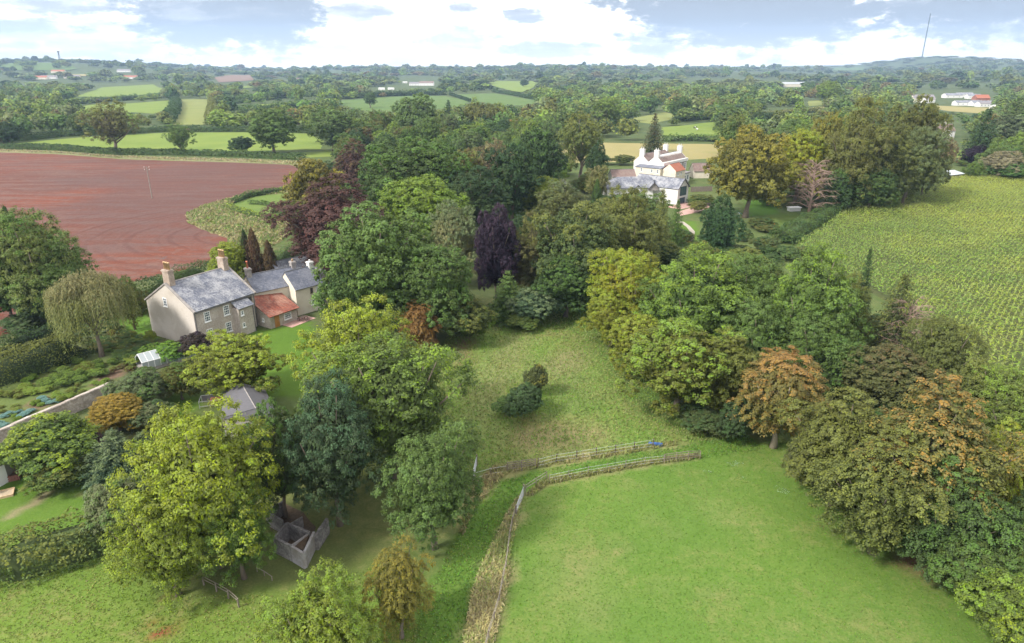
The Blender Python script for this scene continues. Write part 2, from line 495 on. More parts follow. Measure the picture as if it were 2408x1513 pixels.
        T = np.tile([0, 0, 1.0], (len(idx), 1)) + rng.normal(size=(len(idx), 3)) * 0.4
        G = rng.rand(m)[idx]; Bv = np.clip(C[:, 2] / 2, 0, 1)
        Ls = L * rng.uniform(0.8, 1.6, len(C)); ends = []
    R = rng.rand(len(C))
    V = kites(C, N, Ls, Ls * W, rng, T)
    return V, np.c_[R, G, Bv], ends
def trunk_mesh(name, seed, ends, zb, r0=0.055, mat=None, n=7, straight=1.0, extra=0, lean=0.0):
    rng = np.random.RandomState(seed); mb = MB()
    top = 1.25
    k = 7
    pts = [(rng.normal() * 0.012 * i + lean * i / k * 0.5, rng.normal() * 0.012 * i, top * i / (k - 1) - 0.02 * (i == 0)) for i in range(k)]
    mb.tube(pts, [r0 * 1.5 if i == 0 else r0 * (1 - 0.72 * i / (k - 1)) for i in range(k)], n)
    for e in ends:
        z0 = min(max(zb * 0.75, float(e[2]) * 0.42), 1.1) * rng.uniform(0.85, 1.1)
        i = min(k - 2, int(z0 / top * (k - 1))); b = Vector(pts[i]).lerp(Vector(pts[i + 1]), (z0 / top * (k - 1)) - i)
        e = Vector(e); mid = b.lerp(e, 0.5) + Vector((rng.normal() * 0.04, rng.normal() * 0.04, -0.06))
        mb.tube([b, b.lerp(mid, 0.5), mid, e], [r0 * 0.5, r0 * 0.42, r0 * 0.3, r0 * 0.12], 5)
    me = bpy.data.meshes.new(name); me.from_pydata(mb.v, [], mb.f); me.update(); me.materials.append(mat or M_BARK)
    me.polygons.foreach_set('use_smooth', [True] * len(me.polygons))
    return me
def bare_tree(seed, n=260, spread=1.0):
    """leafless crown: limbs, branches and twigs"""
    rng = np.random.RandomState(seed); mb = MB()
    mb.tube([(0, 0, -0.02), (0.02, 0, 0.35), (0, 0.02, 0.8), (0, 0, 1.95)], [0.06, 0.045, 0.035, 0.006], 7)
    tw = []
    for i in range(46):
        z0 = 0.25 + 1.5 * (i / 46); a = i * 2.4 + rng.rand(); ln = (1 - 0.55 * (z0 / 2)) * rng.uniform(0.7, 1.05) * spread
        up = rng.uniform(0.15, 0.55)
        e = Vector((math.cos(a) * ln, math.sin(a) * ln, z0 + up * ln)); b = Vector((0, 0, z0)); m = b.lerp(e, 0.5) + Vector((0, 0, 0.09))
        mb.tube([b, m, e], [0.018, 0.011, 0.003], 4, False)
        for j in range(int(n / 18)):
            u = rng.uniform(0.25, 1); s = (b.lerp(m, u * 2) if u < 0.5 else m.lerp(e, u * 2 - 1))
            d = Vector((math.cos(a) + rng.normal() * 0.8, math.sin(a) + rng.normal() * 0.8, rng.uniform(-0.9, 0.35))).normalized()
            t = s + d * rng.uniform(0.12, 0.32)
            mb.tube([s, t], [0.006, 0.002], 3, False)
            tw.append(t)
    me = bpy.data.meshes.new('branches'); me.from_pydata(mb.v, [], mb.f); me.update(); me.materials.append(M_TWIG)
    return me

PROTO = {}
def proto(key, seed, nl, L, trunk=True, bark=None, r0=0.055, **kw):
    V, rnd, ends = crown(seed, nl, L, **kw)
    cm = leaf_mesh('crown', V, rnd, M_LEAF)
    tm = trunk_mesh('trunk', seed, ends[:12], kw.get('zb', 0.35), r0, bark) if trunk else None
    PROTO[key] = (cm, tm)
# near level
proto('oak_n', 1, 45000, 0.037, style='round', lobes=30, lr=(0.17, 0.32), pr=0.075, zb=0.10)
proto('oak_n2', 2, 44000, 0.037, style='round', lobes=26, lr=(0.18, 0.36), pr=0.072, zb=0.08)
proto('ash_n', 3, 43000, 0.039, style='feather', lobes=34, lr=(0.15, 0.29), pr=0.085, flat=0.7, zb=0.14, W=0.45, open_=0.05)
proto('ash_n2', 4, 42000, 0.039, style='feather', lobes=30, lr=(0.15, 0.32), pr=0.08, flat=0.7, zb=0.10, W=0.45, open_=0.08)
proto('beech_n', 5, 42000, 0.036, style='layer', lobes=28, lr=(0.17, 0.33), pr=0.085, zb=0.05)
proto('beech_n2', 6, 38000, 0.034, style='layer', lobes=26, lr=(0.16, 0.32), pr=0.085, zb=0.22, open_=0.28, bark=M_PALEBARK)
proto('bush_n', 7, 24000, 0.051, style='bush', lobes=22, lr=(0.2, 0.38), pr=0.10, zb=0.0, trunk=False)
proto('thorn_n', 8, 26000, 0.042, style='layer', lobes=26, lr=(0.15, 0.3), pr=0.09, zb=0.06, W=0.5, open_=0.12)
proto('willow_n', 9, 34000, 0.038, style='willow', zb=0.3)
proto('conifer_n', 10, 20000, 0.055, style='conifer', zb=0.12, W=0.5)
proto('cedar_n', 11, 16000, 0.07, style='cedar', zb=0.06, W=0.5)
proto('cypress_n', 12, 9000, 0.085, style='cypress', zb=0.05, trunk=False)
proto('oval_n', 13, 32000, 0.040, style='oval', lobes=28, lr=(0.17, 0.32), pr=0.08, zb=0.08)
proto('ivytrunk', 14, 14000, 0.06, style='cypress', zb=0.0, trunk=False)
# middle distance
proto('oak_m', 21, 15000, 0.062, style='round', lobes=22, lr=(0.2, 0.36), pr=0.105, zb=0.08)
proto('oak_m2', 22, 15000, 0.062, style='round', lobes=26, lr=(0.18, 0.32), pr=0.10, zb=0.05)
proto('ash_m', 23, 14000, 0.062, style='feather', lobes=28, lr=(0.16, 0.3), pr=0.10, zb=0.12, W=0.5, open_=0.1)
proto('oval_m', 24, 13000, 0.062, style='oval', lobes=22, lr=(0.2, 0.34), pr=0.11, zb=0.05)
proto('bush_m', 25, 8000, 0.085, style='bush', lobes=16, lr=(0.24, 0.4), pr=0.14, zb=0.0, trunk=False)
proto('willow_m', 26, 11000, 0.07, style='willow', zb=0.25)
proto('conifer_m', 27, 7000, 0.09, style='conifer', zb=0.08, W=0.5)
proto('open_m', 28, 9000, 0.06, style='feather', lobes=22, lr=(0.16, 0.3), pr=0.12, zb=0.28, W=0.5, open_=0.2, r0=0.07)
# far
proto('oak_f', 31, 2600, 0.15, style='round', lobes=13, lr=(0.28, 0.42), pr=0.2, zb=0.15)
proto('oak_f2', 32, 2600, 0.15, style='round', lobes=16, lr=(0.24, 0.4), pr=0.2, zb=0.1)
proto('oval_f', 33, 2400, 0.15, style='oval', lobes=13, lr=(0.26, 0.4), pr=0.2, zb=0.1)
proto('bush_f', 34, 1500, 0.20, style='bush', lobes=10, lr=(0.3, 0.45), pr=0.24, zb=0.0, trunk=False)
PROTO['bare'] = (bare_tree(40), None)

GREENS = dict(
    green=(0.060, 0.105, 0.030), dark=(0.036, 0.066, 0.026), deep=(0.026, 0.050, 0.024), bright=(0.085, 0.150, 0.028), yellow=(0.155, 0.200, 0.034), lime=(0.110, 0.165, 0.034),
    olive=(0.095, 0.110, 0.034), gold=(0.140, 0.130, 0.030), grey=(0.085, 0.115, 0.060), blue=(0.045, 0.085, 0.050), copper=(0.075, 0.042, 0.036), purple=(0.030, 0.019, 0.032),
    orange=(0.270, 0.125, 0.030), brown=(0.110, 0.075, 0.040), tan=(0.170, 0.150, 0.075), pale=(0.150, 0.175, 0.085), rust=(0.20, 0.085, 0.035), mid=(0.075, 0.120, 0.040), twig=(0.2, 0.15, 0.12))
for _k, _v in GREENS.items():
    if _k not in ('copper', 'purple', 'orange', 'rust', 'brown', 'tan', 'twig'): GREENS[_k] = (_v[0] * 1.36, _v[1] * 1.26, _v[2] * 1.12)
GREENS['orange'] = (0.23, 0.135, 0.050)
TREES = []
RNG = random.Random(5)
def place_tree(x, y, h, r, kind, colour, accent=None, amount=0.0, label='', cat='tree', name=None, group=None, rz=None, jitter=0.12, gz=None):
    cm, tm = PROTO[kind]
    nm = name or {'conifer': 'conifer_tree', 'cedar': 'cedar_tree', 'cypress': 'cypress_tree', 'willow': 'willow_tree', 'bush': 'shrub', 'bare': 'bare_tree', 'thorn': 'hawthorn_tree'}.get(kind.split('_')[0], 'broadleaf_tree')
    z = float(terrain(x, y)) if gz is None else gz
    e = empty(nm, (x, y, z), RNG.uniform(0, 6.28) if rz is None else rz, label, cat, group)
    e.scale = (r, r * RNG.uniform(0.92, 1.08), h / 2)
    c = bpy.data.objects.new('branches' if kind == 'bare' else 'crown', cm); COL.objects.link(c); c.parent = e
    b = GREENS[colour] if isinstance(colour, str) else colour
    if not isinstance(colour, str) and b[1] > b[0]: b = (b[0] * 1.28, b[1] * 1.22, b[2] * 1.12)
    k = 1 + RNG.uniform(-jitter, jitter); k2 = 1 + RNG.uniform(-jitter, jitter) * 0.6
    c.color = (b[0] * k * k2, b[1] * k, b[2] * k, 1)
    a = GREENS[accent] if isinstance(accent, str) else (accent or b)
    c['accent'] = [float(q) for q in a]; c['accent_amount'] = float(amount)
    if tm:
        t = bpy.data.objects.new('trunk', tm); COL.objects.link(t); t.parent = e
    TREES.append((x, y, r, h))
    return e
def tree_px(cx, base, top, width, kind, colour, accent=None, amount=0.0, label='', **kw):
    """put a tree where its base stands on the ground; height and spread from how large it shows"""
    x, y = P(cx, base)
    f = Q(x, y, 0)[2]
    r = width * 0.5 * f / F_PX / 0.86
    h = 1.0
    lo, hi = 0.3, 45.0
    for _ in range(30):
        h = (lo + hi) / 2
        # the crown's outline tops out a little behind its axis as seen from above
        py = min(Q(x, y + q * r, h * w)[1] for q, w in ((0, 0.985), (0.35, 0.95)))
        if py > top: lo = h
        else: hi = h
    return place_tree(x, y, h, r, kind, colour, accent, amount, label, **kw)
# ------------------------------------------------------------------ ground
def ground_material(name, use_attr=True, col=(0.1, 0.1, 0.1), straw=(0.20, 0.165, 0.075), straw_amt=0.3, rows=None, bumpd=0.06, fine=1.0):
    m = bpy.data.materials.new(name); m.use_nodes = True
    t = NT(m.node_tree)
    out = t.n('ShaderNodeOutputMaterial'); b = t.n('ShaderNodeBsdfPrincipled'); b.inputs['Roughness'].default_value = 0.95
    b.inputs['Specular IOR Level'].default_value = 0.1
    g = t.n('ShaderNodeNewGeometry'); pos = g.outputs['Position']
    if use_attr:
        at = t.n('ShaderNodeAttribute', attribute_name='tint'); c = at.outputs['Color']; sa = at.outputs['Alpha']
    else:
        rgb = t.n('ShaderNodeRGB'); rgb.outputs[0].default_value = (*col, 1); c = rgb.outputs[0]; sa = straw_amt
    n1 = t.noise(pos, 0.11, 5, 0.6, 0.6); n2 = t.noise(pos, 0.9, 5, 0.65, 0.3); n3 = t.noise(pos, 5.0, 4, 0.65); n4 = t.noise(pos, 0.045, 3, 0.5)
    mixed = t.m('ADD', t.m('ADD', t.m('MULTIPLY', n1, 0.45), t.m('MULTIPLY', n2, 0.35)), t.m('MULTIPLY', n3, 0.2))
    f = t.m('MULTIPLY', t.ramp(mixed, 0.47, 0.66), t.m('MULTIPLY', sa, 1.0) if isinstance(sa, bpy.types.NodeSocket) else sa)
    c = t.mix(f, c, straw)
    hv = t.n('ShaderNodeHueSaturation'); t.l(c, hv.inputs['Color'])
    t.l(t.m('ADD', t.m('MULTIPLY', t.m('SUBTRACT', n4, 0.5), -0.03), 0.5), hv.inputs['Hue'])
    v = t.m('ADD', t.m('ADD', t.m('MULTIPLY', n3, 0.7 * fine), t.m('MULTIPLY', n2, 0.35 * fine)), 1 - 0.52 * fine)
    t.l(t.m('ADD', v, t.m('MULTIPLY', t.m('SUBTRACT', n4, 0.5), 0.35)), hv.inputs['Value'])
    c = hv.outputs[0]
    h = t.m('ADD', n3, t.m('MULTIPLY', n2, 2.0))
    if rows:
        ang, period, depth, c2 = rows
        sp = t.n('ShaderNodeSeparateXYZ'); t.l(pos, sp.inputs[0])
        u = t.m('ADD', t.m('MULTIPLY', sp.outputs[0], math.cos(ang)), t.m('MULTIPLY', sp.outputs[1], math.sin(ang)))
        u = t.m('ADD', u, t.m('MULTIPLY', n1, 1.2))
        s = t.m('ADD', t.m('MULTIPLY', t.m('SINE', t.m('MULTIPLY', u, 2 * PI / period)), 0.5), 0.5)
        c = t.mix(t.m('MULTIPLY', s, depth), c, c2)
    t.l(c, b.inputs['Base Color'])
    bp = t.n('ShaderNodeBump', _Strength=0.8, _Distance=bumpd); t.l(h, bp.inputs['Height']); t.l(bp.outputs[0], b.inputs['Normal'])
    t.l(b.outputs[0], out.inputs[0])
    return m
M_GRASS = ground_material('grassland')

C_PAST = (0.086, 0.150, 0.027); C_LANE = (0.080, 0.148, 0.024); C_UPPER = (0.125, 0.190, 0.040); C_TAN = (0.195, 0.190, 0.080)
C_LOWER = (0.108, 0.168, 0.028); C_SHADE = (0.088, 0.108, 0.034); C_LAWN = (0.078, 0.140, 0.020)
PASTURE = [(1080, 1640), (1150, 1513), (1182, 1400), (1203, 1260), (1220, 1180), (1245, 1158), (1290, 1136), (1400, 1114), (1500, 1096), (1645, 1078), (1760, 1040), (2000, 1040), (2500, 1300), (2600, 1700)]
LANE = [(940, 1640), (985, 1450), (1050, 1300), (1120, 1185), (1190, 1130), (1300, 1100), (1450, 1075), (1600, 1050), (1760, 1020), (1790, 1060), (1645, 1080), (1500, 1090), (1400, 1108), (1290, 1128), (1235, 1155), (1180, 1240), (1120, 1360), (1085, 1513), (1070, 1640)]
UPPER = [(1050, 790), (1170, 745), (1300, 700), (1400, 700), (1450, 820), (1560, 940), (1780, 1010), (1700, 1035), (1590, 1042), (1400, 1070), (1260, 1095), (1130, 1110), (1060, 1130), (1000, 1000)]
NEARPAINT = [
    # polygon in photograph pixels, colour, straw share, softness m
    ([(-900, 1250), (300, 1250), (420, 1150), (700, 1150), (950, 1250), (1000, 1400), (960, 1700), (-900, 1900)], C_LOWER, 0.75, 1.5),
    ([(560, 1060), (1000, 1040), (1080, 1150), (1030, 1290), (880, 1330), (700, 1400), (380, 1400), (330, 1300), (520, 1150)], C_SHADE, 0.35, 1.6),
    (UPPER, C_UPPER, 0.9, 1.0),
    ([(1360, 740), (1400, 720), (1470, 830), (1580, 950), (1780, 1010), (1640, 1035), (1500, 960), (1420, 850)], (0.085, 0.135, 0.032), 0.2, 1.6),
    ([(1270, 700), (1420, 690), (1400, 760), (1300, 780)], (0.080, 0.130, 0.030), 0.2, 1.0),
    ([(1140, 850), (1180, 800), (1260, 770), (1240, 860), (1190, 930), (1120, 1000), (1110, 940)], (0.160, 0.180, 0.068), 0.5, 1.6),
    ([(1110, 900), (1150, 860), (1170, 900), (1150, 1010), (1130, 1080), (1110, 1060)], (0.158, 0.180, 0.065), 0.5, 1.6),
    ([(1180, 1010), (1300, 985), (1440, 1010), (1420, 1050), (1290, 1075), (1200, 1060)], (0.195, 0.180, 0.08), 0.7, 1.6),
    ([(1290, 870), (1370, 870), (1420, 960), (1330, 1000), (1290, 950)], (0.115, 0.155, 0.045), 0.3, 2.0),
    ([(1070, 790), (1110, 790), (1110, 870), (1080, 860)], (0.19, 0.14, 0.075), 0.5, 0.8),
    ([(1290, 830), (1380, 815), (1390, 850), (1320, 900), (1280, 880)], (0.175, 0.175, 0.075), 0.7, 1.2),
    (PASTURE, C_PAST, 0.42, 0.3),
    ([(1300, 1300), (1420, 1280), (1440, 1420), (1360, 1480), (1300, 1420)], (0.125, 0.17, 0.045), 0.6, 2.0),
    ([(1700, 1230), (1600, 1180), (1750, 1200), (1790, 1260)], (0.12, 0.17, 0.045), 0.6, 1.5),
    (LANE, C_LANE, 0.15, 0.4),
    ([(1080, 1640), (1088, 1513), (1118, 1370), (1160, 1280), (1195, 1210), (1222, 1165), (1235, 1158), (1215, 1230), (1200, 1290), (1190, 1380), (1160, 1513), (1140, 1640)], C_TAN, 0.8, 0.3),
    ([(1235, 1165), (1280, 1128), (1400, 1108), (1500, 1088), (1640, 1068), (1648, 1082), (1500, 1101), (1400, 1121), (1290, 1142), (1250, 1168)], C_TAN, 0.7, 0.15),
    ([(1145, 1112), (1165, 1096), (1270, 1086), (1400, 1067), (1590, 1036), (1594, 1050), (1400, 1083), (1270, 1103), (1190, 1118), (1120, 1190), (1090, 1260), (1075, 1250), (1110, 1160)], C_TAN, 0.8, 0.3),
    ([(2090, 1290), (2180, 1270), (2260, 1350), (2200, 1370), (2130, 1340)], (0.115, 0.075, 0.04), 0.3, 0.9),
    ([(160, 1290), (330, 1250), (340, 1272), (180, 1310)], (0.11, 0.065, 0.04), 0.3, 0.6),
    # garden ground about the farmhouse, and under the woods
    ([(-400, 760), (340, 620), (780, 560), (1000, 600), (1380, 420), (1660, 560), (1420, 690), (1300, 730), (1150, 780), (1050, 800), (760, 800), (400, 1000), (250, 1100), (-400, 1200)], (0.070, 0.090, 0.034), 0.4, 1.0),
    ([(240, 700), (350, 700), (362, 800), (290, 830), (240, 800)], (0.085, 0.165, 0.022), 0.1, 0.6),
    ([(590, 780), (740, 755), (750, 930), (600, 940), (560, 840)], C_LAWN, 0.0, 0.35),
    ([(380, 930), (470, 930), (460, 985), (380, 1000)], C_LAWN, 0.0, 0.5),
    ([(-60, 1110), (240, 1090), (330, 1120), (250, 1250), (-60, 1260)], C_LAWN, 0.10, 0.4),
    ([(10, 1222), (30, 1205), (105, 1155), (120, 1165), (40, 1212)], (0.20, 0.17, 0.10), 0.3, 0.15),
    ([(105, 1153), (150, 1152), (215, 1162), (215, 1168), (150, 1158), (105, 1163)], (0.16, 0.18, 0.07), 0.3, 0.15),
    ([(-60, 930), (70, 880), (250, 840), (330, 850), (250, 900), (-60, 1030)], (0.090, 0.120, 0.035), 0.5, 0.5),
    ([(230, 875), (300, 862), (290, 885), (220, 905)], (0.13, 0.085, 0.06), 0.3, 0.3),
    ([(60, 945), (110, 930), (130, 950), (80, 965)], (0.13, 0.085, 0.06), 0.3, 0.3),
    ([(-40, 830), (60, 800), (160, 768), (190, 780), (60, 830), (-40, 870)], (0.115, 0.165, 0.040), 0.2, 0.4),
    ([(340, 1478), (352, 1468), (380, 1466), (428, 1467), (430, 1478), (400, 1484), (380, 1505), (368, 1500), (365, 1488)], (0.20, 0.055, 0.035), 0.0, 0.12),
    ([(375, 1400), (402, 1392), (400, 1405), (380, 1412)], (0.17, 0.075, 0.045), 0.3, 0.15),
    # manor garden
    ([(1590, 520), (1640, 520), (1650, 590), (1600, 570)], C_LAWN, 0.0, 0.6),
    ([(1180, 500), (1250, 500), (1250, 522), (1180, 522)], C_LAWN, 0.0, 0.6),
    ([(1750, 470), (1830, 470), (1830, 505), (1760, 510)], (0.07, 0.14, 0.022), 0.0, 0.8),
    ([(1780, 510), (1880, 500), (1870, 540), (1780, 540)], (0.085, 0.13, 0.03), 0.2, 0.8),
]
_pr = random.Random(12)
for _cx, _cy, _w in [(1270, 1271, 14), (1482, 1131, 20), (1320, 1300, 24), (1375, 1340, 30), (1370, 1391, 20), (1572, 1245, 24), (1256, 1368, 22), (1520, 1215, 26), (1420, 1440, 40), (1640, 1300, 16), (1700, 1400, 30), (1850, 1480, 26), (1560, 1380, 20), (2020, 1440, 22), (1300, 1210, 14), (1470, 1290, 30)]:
    NEARPAINT.append(([(_cx + _w * math.cos(k * 1.05) * _pr.uniform(.6, 1.2), _cy + _w * .7 * math.sin(k * 1.05) * _pr.uniform(.6, 1.2)) for k in range(6)], (0.130, 0.155, 0.052), 0.7, 0.9))
def axis(lo, dlo, dhi, hi, step):
    mid = np.arange(dlo, dhi, step)
    def grow(a, b):
        out = []; s = step * 1.6; p = a
        while abs(b - a) > abs(p - a):
            p += s * (1 if b > a else -1); s = min(s * 1.22, 130); out.append(p)
        return out
    return np.array(sorted(grow(dlo, lo)) + list(mid) + grow(mid[-1], hi))
def make_ground():
    X = axis(-8500, -100, 112, 8500, 1.0); Y = axis(-400, 26, 300, 8300, 1.0)
    gx, gy = np.meshgrid(X, Y)
    gz = terrain(gx, gy)
    nx, ny = len(X), len(Y)
    col = np.empty((ny, nx, 4)); col[..., :3] = (0.075, 0.105, 0.033); col[..., 3] = 0.35
    far = smooth(150, 600, np.hypot(gx, gy))[..., None]
    col[..., :3] = col[..., :3] * (1 - far) + np.array((0.055, 0.08, 0.03)) * far
    wx = gx + (vnoise(gx, gy, 2.1, 3) - 0.5) * 1.6 + (vnoise(gx, gy, 0.9, 5) - 0.5) * 0.7
    wy = gy + (vnoise(gx, gy, 2.1, 4) - 0.5) * 1.6 + (vnoise(gx, gy, 0.9, 6) - 0.5) * 0.7
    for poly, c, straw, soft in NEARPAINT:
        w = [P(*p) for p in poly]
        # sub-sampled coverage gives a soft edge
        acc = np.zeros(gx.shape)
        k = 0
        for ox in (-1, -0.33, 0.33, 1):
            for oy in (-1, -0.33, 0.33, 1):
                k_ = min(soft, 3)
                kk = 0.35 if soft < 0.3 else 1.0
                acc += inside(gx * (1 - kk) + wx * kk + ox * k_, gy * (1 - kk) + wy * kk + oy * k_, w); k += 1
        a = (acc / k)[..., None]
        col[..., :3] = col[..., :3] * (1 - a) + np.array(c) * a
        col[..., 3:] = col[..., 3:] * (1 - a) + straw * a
    me = bpy.data.meshes.new('ground')
    me.vertices.add(nx * ny); me.vertices.foreach_set('co', np.stack([gx, gy, gz], -1).astype(np.float32).ravel())
    i = np.arange(nx * ny).reshape(ny, nx)
    q = np.stack([i[:-1, :-1], i[:-1, 1:], i[1:, 1:], i[1:, :-1]], -1).reshape(-1).astype(np.int32)
    me.loops.add(len(q)); me.loops.foreach_set('vertex_index', q)
    me.polygons.add(len(q) // 4); me.polygons.foreach_set('loop_start', np.arange(0, len(q), 4, dtype=np.int32))
    a = me.attributes.new('tint', 'FLOAT_COLOR', 'POINT'); a.data.foreach_set('color', col.astype(np.float32).ravel())
    me.update(calc_edges=True); me.materials.append(M_GRASS)
    o = bpy.data.objects.new('ground', me); COL.objects.link(o); tag(o, kind='structure')
make_ground()

def sheet(name, pix, mat, dz=0.01, world_pts=None, wob=0.0, kind='structure', step=None):
    """a flat field laid on the terrain, outline given as it shows"""
    w = world_pts or [P(*p) for p in pix]
    pts = []
    rng = random.Random(len(name) + len(w))
    for i in range(len(w)):
        a = Vector(w[i]); b = Vector(w[(i + 1) % len(w)])
        d = (b - a).length; k = max(1, int(d / (step or 4.0)))
        k = min(k, 60)
        for j in range(k):
            p = a.lerp(b, j / k)
            if j: p += Vector((rng.uniform(-wob, wob), rng.uniform(-wob, wob)))
            pts.append(p)
    import bmesh
    bm = bmesh.new(); vs = [bm.verts.new((p.x, p.y, 0)) for p in pts]
    f = bm.faces.new(vs)
    if f.normal.z < 0: f.normal_flip()
    bmesh.ops.triangulate(bm, faces=bm.faces[:])
    dist = min(math.hypot(p.x, p.y) for p in pts)
    if dist > 1200: bmesh.ops.subdivide_edges(bm, edges=bm.edges[:], cuts=3, use_grid_fill=True)
    bm.normal_update()
    for v in bm.verts: v.co.z = float(terrain(v.co.x, v.co.y)) + dz
    for f in bm.faces:
        if f.normal.z < 0: f.normal_flip()
    me = bpy.data.meshes.new(name); bm.to_mesh(me); bm.free(); me.materials.append(mat)
    o = bpy.data.objects.new(name, me); COL.objects.link(o)
    return tag(o, kind=kind)

RED = [(-260, 352), (0, 357), (133, 361), (283, 373), (420, 377), (533, 380), (680, 386), (716, 398), (714, 420), (700, 436), (640, 449), (560, 463), (480, 484), (441, 506), (446, 524), (490, 540), (536, 556), (532, 580), (506, 618), (350, 655), (290, 668), (230, 702), (100, 758), (0, 792), (-260, 880)]
def soil_material():
    m = bpy.data.materials.new('red_soil'); m.use_nodes = True; t = NT(m.node_tree)
    out = t.n('ShaderNodeOutputMaterial'); b = t.n('ShaderNodeBsdfPrincipled'); b.inputs['Roughness'].default_value = 0.95; b.inputs['Specular IOR Level'].default_value = 0.1
    g = t.n('ShaderNodeNewGeometry'); pos = g.outputs['Position']; sp = t.n('ShaderNodeSeparateXYZ'); t.l(pos, sp.inputs[0])
    x, y = sp.outputs[0], sp.outputs[1]
    # tilled lines follow the curved headland
    cx, cy = P(560, 340)
    cx, cy = P(600, 545); dx = t.m('SUBTRACT', x, cx); dy = t.m('SUBTRACT', y, cy)
    r = t.m('SQRT', t.m('ADD', t.m('POWER', dx, 2.0), t.m('POWER', dy, 2.0)))
    n0 = t.noise(pos, 0.02, 4, 0.55, 0.8)
    wn = t.m('MULTIPLY', n0, 14.0)
    def lines(u, per, amp): return t.m('ADD', t.m('MULTIPLY', t.m('SINE', t.m('ADD', t.m('MULTIPLY', u, 2 * PI / per), wn)), 0.5 * amp), 0.5)
    la = t.m('MAXIMUM', t.m('MULTIPLY', lines(r, 3.1, 1.0), lines(r, 7.7, 1.0)), 0.1); lb = t.m('MULTIPLY', lines(t.m('SUBTRACT', y, t.m('MULTIPLY', x, 0.12)), 3.4, 1.0), lines(t.m('SUBTRACT', y, t.m('MULTIPLY', x, 0.10)), 9.1, 1.0))
    wv = t.ramp(t.m('ADD', r, t.m('MULTIPLY', n0, 40.0)), 55.0, 115.0)
    ln = t.m('ADD', t.m('MULTIPLY', la, t.m('SUBTRACT', 1.0, wv)), t.m('MULTIPLY', lb, wv))
    ln = t.m('MULTIPLY', ln, t.m('ADD', t.m('MULTIPLY', t.noise(pos, 0.06, 4, 0.6), 1.6), 0.2))
    mp = t.n('ShaderNodeMapping'); mp.inputs['Scale'].default_value = (0.03, 0.22, 1); mp.inputs['Rotation'].default_value = (0, 0, 0.06); t.l(pos, mp.inputs[0])
    st = t.noise(mp.outputs[0], 1.0, 6, 0.65, 0.4)
    n2 = t.noise(pos, 1.3, 5, 0.65); n3 = t.noise(pos, 0.35, 5, 0.6, 0.5)
    c = t.mix(t.ramp(n0, 0.35, 0.62), (0.108, 0.042, 0.029), (0.145, 0.046, 0.027))
    c = t.mix(t.m('MULTIPLY', t.ramp(st, 0.42, 0.60), 0.75), c, (0.130, 0.080, 0.068))
    c = t.mix(t.m('MULTIPLY', t.ramp(n3, 0.48, 0.66), 0.5), c, (0.150, 0.095, 0.078))
    c = t.mix(t.m('MULTIPLY', t.ramp(t.noise(pos, 0.012, 3, 0.5), 0.42, 0.6), 0.6), c, (0.085, 0.052, 0.048))
    c = t.mix(t.m('MULTIPLY', ln, 0.36), c, (0.075, 0.030, 0.026))
    hv = t.n('ShaderNodeHueSaturation'); t.l(c, hv.inputs['Color']); t.l(t.m('ADD', t.m('MULTIPLY', n2, 0.9), 0.55), hv.inputs['Value'])
    t.l(hv.outputs[0], b.inputs['Base Color'])
    bp = t.n('ShaderNodeBump', _Strength=0.8, _Distance=0.12); t.l(t.m('ADD', n2, ln), bp.inputs['Height']); t.l(bp.outputs[0], b.inputs['Normal'])
    t.l(b.outputs[0], out.inputs[0]); return m
M_SOIL = soil_material()
sheet('ploughed_field', RED, M_SOIL, 0.02, wob=0.5, step=3)
M_TANG = ground_material('dry_grass', False, (0.19, 0.175, 0.085), straw=(0.26, 0.215, 0.12), straw_amt=0.8)
sheet('grass_verge', [(440, 503), (480, 484), (560, 462), (640, 448), (700, 435), (716, 420), (740, 440), (700, 452), (600, 462), (545, 480), (560, 500), (640, 515), (690, 520), (690, 545), (640, 580), (560, 585), (536, 562), (490, 545), (442, 524)], M_TANG, 0.035, wob=0.8, step=2)
sheet('grass_verge', [(-260, 346), (0, 350), (133, 355), (283, 366), (533, 373), (720, 380), (735, 400), (718, 412), (712, 400), (680, 388), (533, 382), (420, 379), (283, 375), (133, 363), (0, 359), (-260, 354)], ground_material('rough_grass', False, (0.15, 0.165, 0.07), straw=(0.25, 0.21, 0.12), straw_amt=0.9), 0.035, wob=0.5, step=4)
G_BRIGHT = ground_material('bright_grass', False, (0.130, 0.180, 0.036), straw_amt=0.5, fine=0.6, straw=(0.17, 0.20, 0.06))
G_GREEN = ground_material('green_grass', False, (0.078, 0.130, 0.036), straw_amt=0.3, fine=0.6)
G_PALE = ground_material('pale_grass', False, (0.165, 0.190, 0.060), straw_amt=0.5, fine=0.35)
G_TAN = ground_material('stubble', False, (0.235, 0.205, 0.090), straw_amt=0.6, fine=0.35, straw=(0.20, 0.21, 0.07))
G_BROWN = ground_material('brown_plough', False, (0.165, 0.110, 0.085), straw_amt=0.4, fine=0.35)
